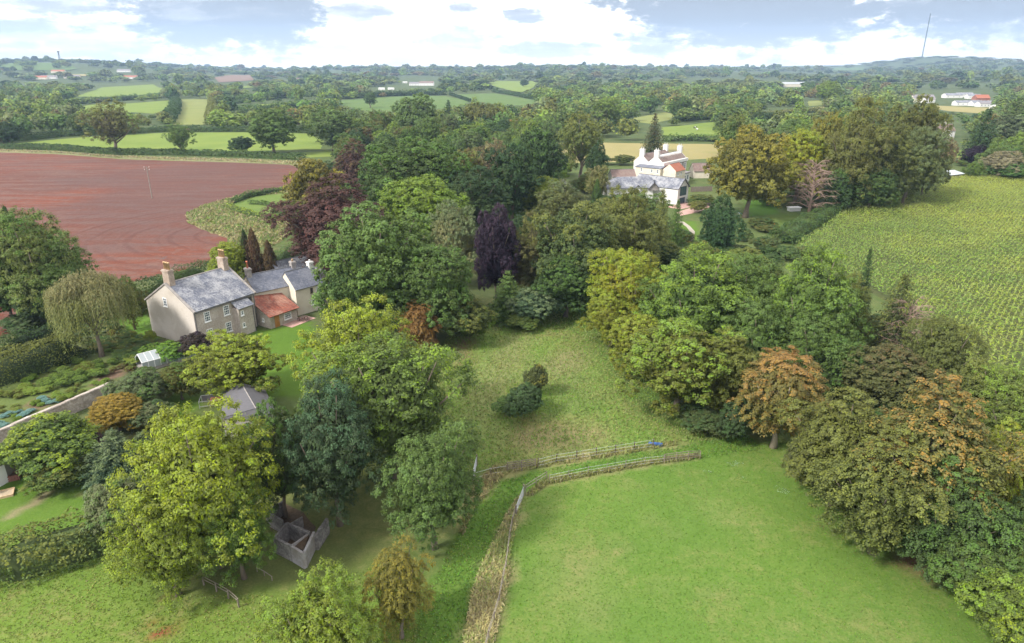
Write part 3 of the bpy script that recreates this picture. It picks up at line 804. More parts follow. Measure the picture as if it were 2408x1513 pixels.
FIELDS = [
    ([(30, 339), (120, 330), (227, 321), (393, 313), (597, 312), (723, 315), (760, 330), (755, 352), (535, 358), (400, 352), (300, 350), (133, 347), (30, 343)], G_BRIGHT),
    ([(683, 361), (783, 353), (830, 360), (800, 368), (733, 371)], G_BRIGHT),
    ([(420, 234), (497, 234), (493, 262), (492, 294), (408, 294), (414, 262)], G_PALE),
    ([(287, 245), (397, 237), (402, 256), (360, 268), (300, 264), (230, 262), (170, 256), (220, 246)], G_BRIGHT),
    ([(175, 228), (213, 216), (240, 206), (360, 199), (392, 213), (353, 224), (260, 228)], G_BRIGHT),
    ([(533, 253), (640, 244), (747, 235), (765, 240), (640, 252), (537, 260)], G_BRIGHT),
    ([(533, 231), (663, 220), (664, 223), (533, 235)], G_BRIGHT),
    ([(563, 205), (596, 202), (598, 208), (566, 210)], G_BRIGHT),
    ([(803, 237), (910, 229), (980, 225), (1050, 227), (1104, 239), (1085, 251), (960, 263), (860, 262), (803, 247)], G_GREEN),
    ([(1056, 223), (1163, 220), (1266, 238), (1246, 249), (1186, 248), (1110, 238)], G_GREEN),
    ([(1149, 192), (1269, 192), (1253, 208), (1226, 219), (1203, 216), (1160, 204)], G_BRIGHT),
    ([(1489, 278), (1566, 265), (1590, 270), (1580, 282), (1530, 292), (1500, 288)], G_PALE),
    ([(1556, 300), (1605, 296), (1690, 286), (1692, 320), (1605, 323), (1560, 319)], G_BRIGHT),
    ([(1303, 337), (1420, 336), (1700, 340), (1700, 372), (1560, 380), (1430, 382), (1330, 384), (1310, 360)], G_TAN),
    ([(1765, 268), (1905, 254), (1945, 250), (1925, 262), (1770, 274)], G_TAN),
    ([(1900, 238), (1935, 236), (1935, 248), (1903, 250)], G_PALE),
    ([(1958, 160), (2032, 159), (2028, 166), (1962, 167)], G_GREEN),
    ([(2150, 247), (2328, 254), (2310, 268), (2230, 262)], G_TAN),
    ([(2228, 350), (2285, 357), (2275, 372), (2225, 370)], G_BRIGHT),
    ([(503, 184), (587, 177), (597, 190), (517, 195)], G_BROWN),
    ([(687, 181), (770, 178), (770, 188), (687, 189)], G_BROWN),
    ([(563, 163), (667, 161), (667, 166), (563, 167)], G_TAN),
    ([(680, 160), (790, 158), (800, 164), (680, 165)], G_GREEN),
    ([(-80, 152), (40, 151), (157, 150), (182, 163), (150, 168), (-80, 171)], G_GREEN),
    ([(170, 176), (240, 175), (240, 180), (170, 181)], G_TAN),
    ([(120, 206), (180, 203), (180, 207), (120, 210)], G_GREEN),
    ([(540, 485), (600, 457), (690, 452), (660, 515), (560, 502)], ground_material('garden_grass', False, (0.10, 0.15, 0.035), straw_amt=0.3)),
]
for i, (poly, mt) in enumerate(FIELDS):
    wy = P(*poly[0])
    dist = math.hypot(*wy)
    sheet('field', poly, mt, 0.03 if dist < 500 else 0.12 if dist < 1400 else 1.2, wob=min(2.0, dist * 0.002), step=max(4, dist / 60))
# maize field
MAIZE = [(1868, 590), (1930, 548), (1990, 502), (2060, 460), (2110, 438), (2190, 424), (2300, 419), (2420, 415), (2900, 414), (3400, 760), (3200, 1500), (2560, 1340), (2420, 1130), (2330, 980), (2250, 880), (2200, 780), (2050, 690), (1950, 640)]
sheet('maize_soil', MAIZE, ground_material('maize_floor', False, (0.075, 0.09, 0.035), straw=(0.10, 0.075, 0.045), straw_amt=0.6), 0.02, wob=0.3)

def in_world(poly):
    w = [P(*p) for p in poly]; xs = [p[0] for p in w]; ys = [p[1] for p in w]
    return w, min(xs), max(xs), min(ys), max(ys)
def make_maize():
    rng = np.random.RandomState(4)
    w, x0, x1, y0, y1 = in_world(MAIZE)
    x1 = min(x1, 245); y0 = max(y0, 55)
    a = Vector(P(2000, 620)); b = Vector(P(2180, 500)); d = (b - a).normalized(); n = Vector((-d.y, d.x))
    cs = [(x0, y0), (x1, y0), (x1, y1), (x0, y1)]
    us = [c[0] * d.x + c[1] * d.y for c in cs]; vs = [c[0] * n.x + c[1] * n.y for c in cs]
    uu = np.arange(min(us), max(us), 0.50); vv = np.arange(min(vs), max(vs), 0.85)
    U_, V_ = np.meshgrid(uu, vv)
    U_ = U_ + rng.uniform(-0.15, 0.15, U_.shape); V_ = V_ + rng.normal(size=V_.shape) * 0.08 + np.sin(U_ * 0.05) * 0.6
    x = (U_ * d.x + V_ * n.x).ravel(); y = (U_ * d.y + V_ * n.y).ravel()
    dep = y * math.cos(PITCH) + CAM_H * math.sin(PITCH)
    ok = inside(x, y, w) & (np.abs(x) / dep < 0.80)
    x, y = x[ok], y[ok]
    h = 2.15 + (vnoise(x, y, 9, 8) - 0.5) * 0.5 + rng.uniform(-0.2, 0.2, len(x))
    big = vnoise(x, y, 26, 9) * 0.6 + vnoise(x, y, 7, 10) * 0.4
    k = 3
    idx = np.repeat(np.arange(len(x)), k)
    ang = rng.rand(len(idx)) * 2 * PI
    z = h[idx] * rng.uniform(0.5, 0.98, len(idx))
    out = rng.uniform(0.12, 0.42, len(idx))
    C = np.c_[x[idx] + np.cos(ang) * out, y[idx] + np.sin(ang) * out, z]
    T = np.c_[np.cos(ang), np.sin(ang), rng.uniform(-0.5, 0.6, len(idx))]
    N = np.c_[rng.normal(size=(len(idx), 2)) * 0.3 - T[:, :2] * 0.3, np.full(len(idx), 0.9)]
    V = kites(C, N, rng.uniform(0.6, 0.95, len(idx)), rng.uniform(0.15, 0.25, len(idx)), rng, T)
    # tassels
    C2 = np.c_[x, y, h + 0.05]; T2 = np.tile([0, 0, 1.0], (len(x), 1)) + rng.normal(size=(len(x), 3)) * 0.35
    V2 = kites(C2, rng.normal(size=(len(x), 3)) * np.array([1, 1, 0.4]), 0.5, 0.16, rng, T2)
    dist = np.hypot(x, y)
    yel = np.clip(smooth(0.35, 0.75, big) * 0.55 + smooth(120, 250, dist) * smooth(90, 190, x) * 0.7 + 0.12, 0, 1)
    g = np.array((0.098, 0.160, 0.034)); ye = np.array((0.200, 0.240, 0.045))
    edge = smooth(0, 1, (vnoise(x, y, 3, 11)))[:, None] * 0.2
    base = g * (1 - yel[:, None]) + ye * yel[:, None] * (1 - edge * 0.3)
    base = base * 1.28
    tint = np.r_[base[idx] * rng.uniform(0.75, 1.15, (len(idx), 1)), np.tile((0.28, 0.26, 0.12), (len(x), 1)) * 0.4 + base * 0.65]
    rnd = np.r_[np.c_[rng.rand(len(idx)), rng.rand(len(x))[idx], z / 2.5], np.c_[rng.rand(len(x)), rng.rand(len(x)), np.ones(len(x))]]
    me = leaf_mesh('maize_crop', np.r_[V, V2], rnd, M_TINT, tint)
    o = bpy.data.objects.new('maize_crop', me); COL.objects.link(o)
    tag(o, 'rows of tall yellow-green maize filling the field on the right', 'crop', kind='stuff')
make_maize()

def tufts(name, pix, n, h, wd, cols, label, cat, seed, blades=2, jitter_h=0.5, ex=(), patch=None, lean=0.5):
    """standing grass tufts spread over an area"""
    rng = np.random.RandomState(seed)
    w, x0, x1, y0, y1 = in_world(pix)
    x = rng.uniform(x0, x1, n * 4); y = rng.uniform(y0, y1, n * 4)
    ok = inside(x, y, w)
    for e in ex: ok &= ~inside(x, y, [P(*p) for p in e])
    if patch: ok &= (vnoise(x, y, patch, seed) * 0.7 + vnoise(x, y, patch / 3, seed + 1) * 0.3) > 0.45
    x, y = x[ok][:n], y[ok][:n]
    m = len(x); idx = np.repeat(np.arange(m), blades)
    hh = h * (1 + rng.uniform(-jitter_h, jitter_h, len(idx)))
    C = np.c_[x[idx] + rng.normal(size=len(idx)) * wd * 0.6, y[idx] + rng.normal(size=len(idx)) * wd * 0.6, hh * 0.42]
    T = np.tile([0.25, 0.1, 1.0], (len(idx), 1)) + rng.normal(size=(len(idx), 3)) * lean
    N = rng.normal(size=(len(idx), 3)) + np.array([0, -0.4, 0.5])
    V = kites(C, N, hh, wd * rng.uniform(0.6, 1.4, len(idx)), rng, T)
    c = np.array(cols)
    f = np.clip(vnoise(x, y, 4, seed + 2) * 0.7 + rng.rand(m) * 0.4, 0, 0.999)
    ci = (f * len(c)).astype(int)
    tint = c[ci][idx] * 1.25
    me = leaf_mesh(name, V, np.c_[rng.rand(len(idx)), rng.rand(m)[idx], np.ones(len(idx))], M_TINT, tint)
    o = bpy.data.objects.new(name, me); COL.objects.link(o)
    tag(o, label, cat, kind='stuff')
tufts('long_grass', UPPER, 26000, 0.26, 0.10, [(0.105, 0.175, 0.034), (0.125, 0.185, 0.042), (0.17, 0.185, 0.065), (0.105, 0.175, 0.034)], 'rough pale grass with straw patches in the meadow between the woods', 'grass', 21)
tufts('verge_grass', [(1080, 1640), (1090, 1513), (1118, 1370), (1160, 1280), (1195, 1210), (1228, 1160), (1214, 1230), (1200, 1290), (1190, 1380), (1158, 1513), (1130, 1640)], 6000, 0.5, 0.12, [(0.26, 0.25, 0.11), (0.19, 0.225, 0.075), (0.30, 0.265, 0.135)], 'straw coloured long grass beside the rail fence', 'grass', 22)
tufts('verge_grass', [(1235, 1165), (1280, 1130), (1400, 1110), (1500, 1090), (1640, 1070), (1646, 1080), (1500, 1099), (1400, 1119), (1290, 1140), (1250, 1168)], 2600, 0.5, 0.1, [(0.18, 0.165, 0.075), (0.14, 0.15, 0.05), (0.20, 0.175, 0.09)], 'brown long grass along the lower wire fence', 'grass', 23)
tufts('verge_grass', [(1145, 1112), (1165, 1098), (1270, 1088), (1400, 1069), (1590, 1038), (1592, 1048), (1400, 1081), (1270, 1101), (1190, 1116), (1120, 1190), (1090, 1260), (1078, 1250), (1110, 1160)], 4000, 0.5, 0.1, [(0.20, 0.18, 0.08), (0.15, 0.16, 0.055), (0.22, 0.19, 0.095)], 'tan long grass along the upper post fence and hurdles', 'grass', 24)
tufts('meadow_grass', NEARPAINT[0][0], 26000, 0.13, 0.09, [(0.105, 0.155, 0.028), (0.12, 0.165, 0.033), (0.165, 0.17, 0.055)], 'yellowish uneven grass of the lower left meadow', 'grass', 25, ex=[NEARPAINT[1][0]])
tufts('pasture_grass', PASTURE, 20000, 0.09, 0.08, [(0.070, 0.140, 0.020), (0.078, 0.148, 0.023), (0.08, 0.150, 0.023), (0.11, 0.145, 0.038)], 'short bright green pasture grass in the lower right field', 'grass', 26, jitter_h=0.3)
tufts('lane_grass', LANE, 9000, 0.16, 0.12, [(0.07, 0.145, 0.024), (0.09, 0.16, 0.03), (0.12, 0.165, 0.04)], 'green grass of the lane between the two fences', 'grass', 27)
tufts('clover_flowers', [(1650, 1110), (1720, 1085), (1810, 1095), (1860, 1150), (1850, 1200), (1770, 1185), (1690, 1165)], 420, 0.10, 0.10, [(0.12, 0.20, 0.07), (0.17, 0.24, 0.13)], 'pale leafy weeds in the top corner of the pasture', 'weeds', 28, patch=5)

tufts('verge_grass', [(440, 503), (480, 484), (560, 462), (640, 448), (700, 435), (716, 420), (740, 440), (700, 452), (600, 462), (545, 480), (560, 500), (640, 515), (690, 520), (690, 545), (640, 580), (560, 585), (536, 562), (490, 545), (442, 524)], 6000, 0.75, 0.35, [(0.15, 0.16, 0.06), (0.20, 0.18, 0.09), (0.11, 0.15, 0.045), (0.23, 0.20, 0.11)], 'pale rough grass at the tip of the red ploughed field', 'grass', 31)
tufts('verge_grass', [(-60, 349), (0, 352), (133, 357), (283, 368), (533, 374), (720, 381), (733, 398), (680, 387), (533, 380), (420, 377), (283, 373), (133, 361), (0, 357), (-60, 355)], 5000, 0.7, 0.5, [(0.15, 0.16, 0.06), (0.21, 0.185, 0.10), (0.25, 0.21, 0.13)], 'strip of rough straw grass along the top of the red field', 'grass', 32)
# ------------------------------------------------------------------ hedges
def hedge(name, pix, w, h, L, dens, colour, accent=None, amount=0.0, label='', group=None, world_pts=None, bump=0.16, round_=2.6, seed=1, cat='hedge'):
    rng = np.random.RandomState(seed)
    pts = np.array(world_pts or [P(*p) for p in pix], float)
    seg = np.linalg.norm(np.diff(pts, axis=0), axis=1); cum = np.r_[0, np.cumsum(seg)]; tot = cum[-1]
    n = int(tot * (2 * h + w) * dens)
    s = rng.rand(n) * tot
    a = rng.rand(n) * PI
    ca, sa = np.cos(a), np.sin(a)
    px_ = np.sign(ca) * np.abs(ca) ** (2 / round_) * w / 2; pz = np.abs(sa) ** (2 / round_) * h
    low = vnoise(s, a * 2.0 * h, max(1.2, h * 0.8), seed); mid = vnoise(s, a * 2.0 * h, max(0.5, h * 0.3), seed + 1)
    k = 1 + bump * ((low - 0.5) * 2.2 + (mid - 0.5) * 1.5)
    hh = 1 + (vnoise(s, s * 0, 5, seed + 3) - 0.5) * 0.25
    k = k * np.where(rng.rand(n) < 0.25, rng.uniform(0.80, 0.98, n), rng.uniform(0.96, 1.06, n))
    px_ = px_ * k; pz = pz * k * hh
    i = np.clip(np.searchsorted(cum, s) - 1, 0, len(seg) - 1)
    f = (s - cum[i]) / seg[i]
    c = pts[i] * (1 - f)[:, None] + pts[i + 1] * f[:, None]
    d = (pts[i + 1] - pts[i]) / seg[i][:, None]; nn = np.c_[-d[:, 1], d[:, 0]]
    C = np.c_[c + nn * px_[:, None], pz]
    cx0 = c.mean(0)
    C[:, 2] += terrain(C[:, 0], C[:, 1])
    C -= np.array([cx0[0], cx0[1], 0])
    N = np.c_[nn * ca[:, None], sa * 1.1 + 0.2] + rng.normal(size=(n, 3)) * 0.55
    V = kites(C, N, L * rng.uniform(0.7, 1.4, n), L * 0.6, rng)
    ev = []; eq = []  # dark solid core added inside the leaves to block light
    for j in range(len(pts)):
        dd = pts[min(j + 1, len(pts) - 1)] - pts[max(j - 1, 0)]; dd = dd / np.linalg.norm(dd); m_ = np.array([-dd[1], dd[0]])
        z0 = float(terrain(*pts[j])); q = pts[j] - cx0
        e_ = 1.0
        e_ = 0.15 if j in (0, len(pts) - 1) else 1.0
        for sx, zz in ((-0.36, 0), (-0.34, 0.62), (0, 0.8), (0.34, 0.62), (0.36, 0)):
            ev.append((*(q + m_ * sx * w * e_), z0 + zz * h * e_))
    for j in range(len(pts) - 1):
        for q in range(4): eq.append((j * 5 + q, j * 5 + q + 1, (j + 1) * 5 + q + 1, (j + 1) * 5 + q))
    me = leaf_mesh(name, V, np.c_[rng.rand(n), low * 0.6 + 0.4 * mid, np.clip(pz / h, 0, 1) * 0.6 + 0.4 * low], M_LEAF, None, (np.array(ev), eq, (0.0, 0.2, 0.0)))
    o = bpy.data.objects.new(name, me); COL.objects.link(o)
    o.location = (cx0[0], cx0[1], 0)
    b = GREENS[colour] if isinstance(colour, str) else colour
    o.color = (*b, 1); ac = GREENS[accent] if isinstance(accent, str) else (accent or b)
    o['accent'] = [float(q) for q in ac]; o['accent_amount'] = float(amount)
    return tag(o, label, cat, group)
hedge('hedge', [(-60, 1362), (60, 1340), (150, 1312), (230, 1288), (330, 1252)], 4.6, 3.3, 0.30, 34, 'green', 'olive', 0.4, 'bushy mixed hedge along the top of the lower left meadow', seed=2, bump=0.22)
hedge('hedge', [(330, 1252), (400, 1215), (450, 1185), (500, 1165)], 4.6, 4.2, 0.30, 34, 'grey', 'green', 0.4, 'grey-green hedge end running behind the large yellow-green tree', seed=3, bump=0.25)
hedge('hedge', [(-60, 858), (60, 822), (130, 795), (200, 768)], 2.6, 3.0, 0.30, 22, 'deep', 'dark', 0.5, 'dark field hedge between the red ploughed field and the grass strip', seed=4)
hedge('hedge', [(-60, 925), (30, 893), (100, 868), (150, 850), (205, 828)], 4.4, 4.3, 0.30, 24, 'dark', 'olive', 0.45, 'tall square hedge above the vegetable garden with a yellowing lower face', seed=5, bump=0.1)
hedge('hedge', [(335, 702), (400, 682), (460, 662), (510, 648)], 3.4, 3.6, 0.32, 20, 'green', 'dark', 0.4, 'trimmed hedge between the farmhouse and the red ploughed field', seed=6)
hedge('hedge', [(600, 648), (650, 632), (700, 600), (720, 580)], 3.4, 3.0, 0.32, 16, 'dark', 'green', 0.4, 'dark hedge behind the brown cypresses beside the copper beech', seed=7)
# far hedges
hedge('hedge', [(-120, 348), (0, 351), (133, 353), (283, 364), (400, 364), (533, 368), (716, 376)], 4.0, 3.0, 0.9, 3.5, 'green', 'dark', 0.5, 'long clipped hedge along the top of the red ploughed field', seed=8, bump=0.1)
hedge('hedge', [(-60, 333), (60, 331), (140, 322), (230, 318), (390, 310), (600, 310), (730, 313)], 4.5, 3.6, 1.0, 2.8, 'green', 'dark', 0.5, 'hedge along the far side of the bright field with the lone trees', seed=9, bump=0.2)
hedge('hedge', [(140, 250), (233, 241), (320, 235), (400, 230)], 8, 6, 1.4, 1.6, 'dark', 'green', 0.5, 'dark hedge between the two small bright fields far left', seed=10, bump=0.3)
hedge('hedge', [(402, 228), (416, 245), (412, 262), (402, 280), (395, 292)], 9, 7, 1.4, 1.8, 'green', 'dark', 0.5, 'thick curved hedge on the left side of the pale strip field', seed=11, bump=0.3)
hedge('hedge', [(500, 233), (500, 262), (497, 295)], 8, 7, 1.4, 1.8, 'dark', 'olive', 0.5, 'thick hedge on the right side of the pale strip field', seed=12, bump=0.3)
hedge('hedge', [(533, 246), (667, 231), (767, 224)], 9, 8, 1.5, 1.6, 'dark', 'green', 0.5, 'tall dark hedge between two narrow strip fields', seed=13, bump=0.25)
hedge('hedge', [(540, 268), (700, 253), (800, 247)], 7, 6, 1.5, 1.6, 'dark', 'green', 0.5, 'hedge below the narrow bright strip field', seed=14, bump=0.3)
hedge('hedge', [(1058, 224), (1080, 231), (1106, 240)], 4, 3.5, 1.3, 2, 'deep', None, 0, 'thin dark hedge dividing the two mid-green fields', seed=15)
hedge('hedge', [(1160, 217), (1210, 225), (1270, 237)], 6, 4, 1.5, 1.8, 'dark', None, 0, 'hedge behind the right one of the mid-green fields', seed=16, bump=0.3)
hedge('hedge', [(803, 234), (910, 227), (1050, 224)], 7, 7, 1.6, 1.5, 'deep', 'dark', 0.5, 'dark hedge behind the left one of the mid-green fields', seed=17, bump=0.3)
hedge('hedge', [(1560, 333), (1630, 332), (1700, 334)], 4.5, 3.6, 1.0, 2.6, 'dark', 'green', 0.5, 'hedge in front of the bright cattle field', seed=18, bump=0.2)
hedge('hedge', [(1585, 287), (1640, 283), (1700, 280)], 5, 5, 1.2, 2.2, 'dark', 'green', 0.5, 'hedge behind the bright cattle field', seed=19, bump=0.3)
hedge('hedge', [(1700, 280), (1780, 276), (1860, 270), (1930, 262)], 5, 4, 1.2, 2, 'dark', 'olive', 0.5, 'hedge along the tan strip field right of the cattle field', seed=20, bump=0.3)
hedge('hedge', [(1830, 575), (1862, 560), (1905, 532), (1950, 508), (1985, 492)], 6.5, 3.6, 0.42, 13, 'green', 'dark', 0.35, 'broad laurel hedge along the left edge of the maize field', seed=24, bump=0.1)
hedge('garden_hedge', [(538, 488), (560, 500), (600, 510), (655, 518)], 2.4, 1.6, 0.45, 10, 'green', 'yellow', 0.3, 'low hedge on the near side of the small triangular garden', seed=25)
hedge('garden_hedge', [(545, 480), (585, 464), (640, 455), (690, 448)], 2.4, 1.8, 0.45, 10, 'dark', 'green', 0.4, 'low hedge on the far side of the small triangular garden', seed=26)
hedge('garden_hedge', [(585, 480), (620, 482), (660, 490)], 1.8, 1.3, 0.45, 10, 'green', None, 0, 'short inner hedge of the small triangular garden', seed=27)
# ------------------------------------------------------------------ building materials
def piece_mat(name, col, col2, lichen=None, var=0.3, rough=0.7, bump=0.01, spec=0.3, patch=0.5):
    """per-piece random tone, patchy stains with shapes of their own"""
    m = bpy.data.materials.new(name); m.use_nodes = True; t = NT(m.node_tree)
    out = t.n('ShaderNodeOutputMaterial'); b = t.n('ShaderNodeBsdfPrincipled'); b.inputs['Roughness'].default_value = rough; b.inputs['Specular IOR Level'].default_value = spec
    g = t.n('ShaderNodeNewGeometry'); tc = t.n('ShaderNodeTexCoord'); vec = tc.outputs['Object']
    r = g.outputs['Random Per Island']
    c = t.mix(r, col, col2)
    n = t.noise(vec, patch, 6, 0.65, 0.3); n2 = t.noise(vec, 4.0, 5, 0.7)
    if lichen: c = t.mix(t.m('MULTIPLY', t.ramp(t.m('ADD', t.m('MULTIPLY', n, 0.6), t.m('MULTIPLY', n2, 0.4)), 0.43, 0.60), 0.8), c, lichen)
    hv = t.n('ShaderNodeHueSaturation'); t.l(c, hv.inputs['Color'])
    t.l(t.m('ADD', t.m('ADD', t.m('MULTIPLY', n2, var * 1.6), t.m('MULTIPLY', n, var)), 1 - var * 1.3), hv.inputs['Value'])
    t.l(hv.outputs[0], b.inputs['Base Color'])
    bp = t.n('ShaderNodeBump', _Strength=0.7, _Distance=bump); t.l(t.noise(vec, 9, 4, 0.6), bp.inputs['Height']); t.l(bp.outputs[0], b.inputs['Normal'])
    t.l(b.outputs[0], out.inputs[0]); return m
M_SLATE = piece_mat('slate', (0.105, 0.115, 0.15), (0.15, 0.16, 0.20), (0.34, 0.34, 0.35), 0.35)
M_SLATE2 = piece_mat('slate_dark', (0.095, 0.105, 0.14), (0.135, 0.145, 0.185), (0.19, 0.195, 0.225), 0.3)
M_TILE = piece_mat('clay_tile', (0.30, 0.085, 0.052), (0.17, 0.060, 0.045), (0.30, 0.17, 0.125), 0.45)
M_TILE_O = piece_mat('orange_tile', (0.33, 0.115, 0.065), (0.28, 0.10, 0.06), None, 0.3)
M_TILE_B = piece_mat('brown_tile', (0.155, 0.105, 0.095), (0.20, 0.135, 0.115), (0.2, 0.16, 0.14), 0.3)
M_TILE_G = piece_mat('grey_tile', (0.17, 0.155, 0.17), (0.23, 0.21, 0.22), None, 0.3)
M_PALESTONE = piece_mat('pale_stone_render', (0.50, 0.455, 0.41), (0.50, 0.455, 0.41), (0.36, 0.315, 0.27), 0.40, 0.9, 0.03, 0.2, 0.35)
M_BROWNSTONE = piece_mat('brown_stone', (0.38, 0.325, 0.285), (0.38, 0.325, 0.285), (0.48, 0.43, 0.38), 0.45, 0.9, 0.04, 0.2, 0.3)
M_CREAM = pmat('cream_render', (0.62, 0.565, 0.47), 0.9, 0.10, 0.7, col2=(0.55, 0.49, 0.40), bump=0.005)
M_WHITE = pmat('white_render', (0.64, 0.63, 0.61), 0.9, 0.08, 0.5, bump=0.005)
M_PAINT = pmat('white_paint', (0.76, 0.76, 0.76), 0.5, 0.06, 2)
M_STONEGREY = pmat('grey_stone', (0.30, 0.275, 0.26), 0.9, 0.3, 1.2, bump=0.02)
M_LEAD = pmat('lead', (0.10, 0.10, 0.11), 0.6, 0.2, 2)
M_POT = pmat('buff_clay', (0.60, 0.40, 0.22), 0.8, 0.3, 3)
M_REDPOT = pmat('red_clay', (0.50, 0.16, 0.09), 0.8, 0.25, 3)
M_WOODO = pmat('orange_wood', (0.42, 0.19, 0.05), 0.6, 0.25, 5, stretch=(8, 8, 1))
M_WOOD = pmat('weathered_wood', (0.22, 0.185, 0.15), 0.9, 0.35, 3, stretch=(1, 1, 1), bump=0.01)
M_PALEWOOD = pmat('bleached_wood', (0.25, 0.22, 0.19), 0.85, 0.3, 3, bump=0.01)
M_DARKWOOD = pmat('dark_wood', (0.09, 0.065, 0.05), 0.85, 0.3, 3)
M_METAL = pmat('galvanised_steel', (0.50, 0.52, 0.54), 0.4, 0.15, 4, metal=0.7)
M_BLOCK = piece_mat('weathered_concrete', (0.17, 0.16, 0.16), (0.13, 0.12, 0.12), (0.28, 0.265, 0.255), 0.5, 0.95, 0.03, 0.2, 0.7)
M_LIMEWASH = piece_mat('limewashed_concrete', (0.36, 0.35, 0.36), (0.33, 0.32, 0.33), (0.20, 0.175, 0.155), 0.4, 0.95, 0.02, 0.2, 0.5)
M_WALLSTONE = piece_mat('garden_wall_stone', (0.34, 0.29, 0.25), (0.25, 0.215, 0.185), (0.42, 0.38, 0.34), 0.4, 0.95, 0.02, 0.2, 0.9)
M_SOILB = pmat('dark_litter', (0.10, 0.07, 0.045), 0.95, 0.4, 3)
M_PATIO = piece_mat('pink_paving', (0.36, 0.21, 0.185), (0.42, 0.27, 0.23), None, 0.25)
M_GRAVEL = pmat('gravel', (0.36, 0.32, 0.27), 0.95, 0.25, 6)
M_FELT = pmat('roofing_felt', (0.105, 0.102, 0.112), 0.9, 0.2, 1.5, stretch=(1, 6, 1))
M_TARP = pmat('blue_tarpaulin', (0.04, 0.10, 0.28), 0.5, 0.2, 2)
def glass_mat(name, col, rough=0.1):
    m = bpy.data.materials.new(name); m.use_nodes = True; b = m.node_tree.nodes['Principled BSDF']
    b.inputs['Base Color'].default_value = (*col, 1); b.inputs['Roughness'].default_value = rough; b.inputs['Specular IOR Level'].default_value = 0.8
    return m
M_GLASS = glass_mat('window_glass', (0.06, 0.085, 0.115))
M_GHGLASS = glass_mat('greenhouse_glass', (0.22, 0.29, 0.30), 0.25)
M_COWB = pmat('black_hide', (0.02, 0.02, 0.02)); M_COWW = pmat('white_hide', (0.7, 0.7, 0.68))

class Fr:
    """a local frame inside a building: origin and angle on plan"""
    def __init__(s, par, ox=0.0, oy=0.0, ang=0.0):
        s.p = par; s.ox, s.oy = ox, oy; s.c, s.s = math.cos(ang), math.sin(ang)
    def __call__(s, x, y, z): return Vector((s.ox + x * s.c - y * s.s, s.oy + x * s.s + y * s.c, z))
def body(fr, x0, x1, y0, y1, z0, ze, zr=None, axis='x', mat=None, name='wall', ridge=None):
    """walls of a building block, with gables when zr is given"""
    if zr is None:
        return MB().hexa([fr(x0, y0, z0), fr(x1, y0, z0), fr(x1, y1, z0), fr(x0, y1, z0), fr(x0, y0, ze), fr(x1, y0, ze), fr(x1, y1, ze), fr(x0, y1, ze)]).build(name, mat, fr.p)
    if axis == 'x':
        m = ridge if ridge is not None else (y0 + y1) / 2
        v = [fr(x0, y0, z0), fr(x1, y0, z0), fr(x1, y1, z0), fr(x0, y1, z0), fr(x0, y0, ze), fr(x1, y0, ze), fr(x1, y1, ze), fr(x0, y1, ze), fr(x0, m, zr), fr(x1, m, zr)]
        f = [(0, 3, 2, 1), (0, 1, 5, 4), (2, 3, 7, 6), (1, 2, 6, 9, 5), (3, 0, 4, 8, 7), (4, 5, 9, 8), (6, 7, 8, 9)]
    else:
        m = ridge if ridge is not None else (x0 + x1) / 2
        v = [fr(x0, y0, z0), fr(x1, y0, z0), fr(x1, y1, z0), fr(x0, y1, z0), fr(x0, y0, ze), fr(x1, y0, ze), fr(x1, y1, ze), fr(x0, y1, ze), fr(m, y0, zr), fr(m, y1, zr)]
        f = [(0, 3, 2, 1), (3, 0, 4, 7), (1, 2, 6, 5), (0, 1, 5, 8, 4), (2, 3, 7, 9, 6), (4, 8, 9, 7), (5, 6, 9, 8)]
    return MB().add(v, f).build(name, mat, fr.p)
def slope(fr, a, b, c, d, mat, name='roof_slope', course=0.3, wid=0.32, seed=0, parent=None, th=0.08):
    """one roof pitch a,b (eave) c,d (ridge: c above b, d above a), laid with separate slates"""
    rng = random.Random(seed); a, b, c, d = (Vector(q) for q in (a, b, c, d))
    n = (b - a).cross(d - a).normalized()
    if n.z < 0: n = -n
    base = MB().hexa([a, b, c, d, a + n * th, b + n * th, c + n * th, d + n * th]).build(name, mat, parent or fr.p)
    rows = max(2, int((d - a).length / course)); mb = MB()
    for i in range(rows):
        u0, u1 = i / rows, min(1, (i + 1.12) / rows)
        l0, r0 = a.lerp(d, u0), b.lerp(c, u0); l1, r1 = a.lerp(d, u1), b.lerp(c, u1)
        k = max(1, int((r0 - l0).length / wid)); off = 0.5 if i % 2 else 0
        for j in range(k + (1 if off else 0)):
            s0 = max(0, (j - off) / k); s1 = min(1, (j + 1 - off) / k)
            if s1 - s0 < 0.1 / k: continue
            q = rng.uniform(0, 0.012); g = 0.012 / max((r0 - l0).length, .1)
            p0 = l0.lerp(r0, s0 + g); p1 = l0.lerp(r0, s1 - g); p2 = l1.lerp(r1, s1 - g); p3 = l1.lerp(r1, s0 + g)
            t0 = n * (th + 0.035 + q); t1 = n * (th + 0.006)
            mb.add([p0 + t0, p1 + t0, p2 + t1, p3 + t1, p0 + n * th, p1 + n * th], [(0, 1, 2, 3), (4, 5, 1, 0)])
    s = mb.build('slates' if mat in (M_SLATE, M_SLATE2) else 'tiles', mat, base); s['kind'] = 'stuff'
    return base
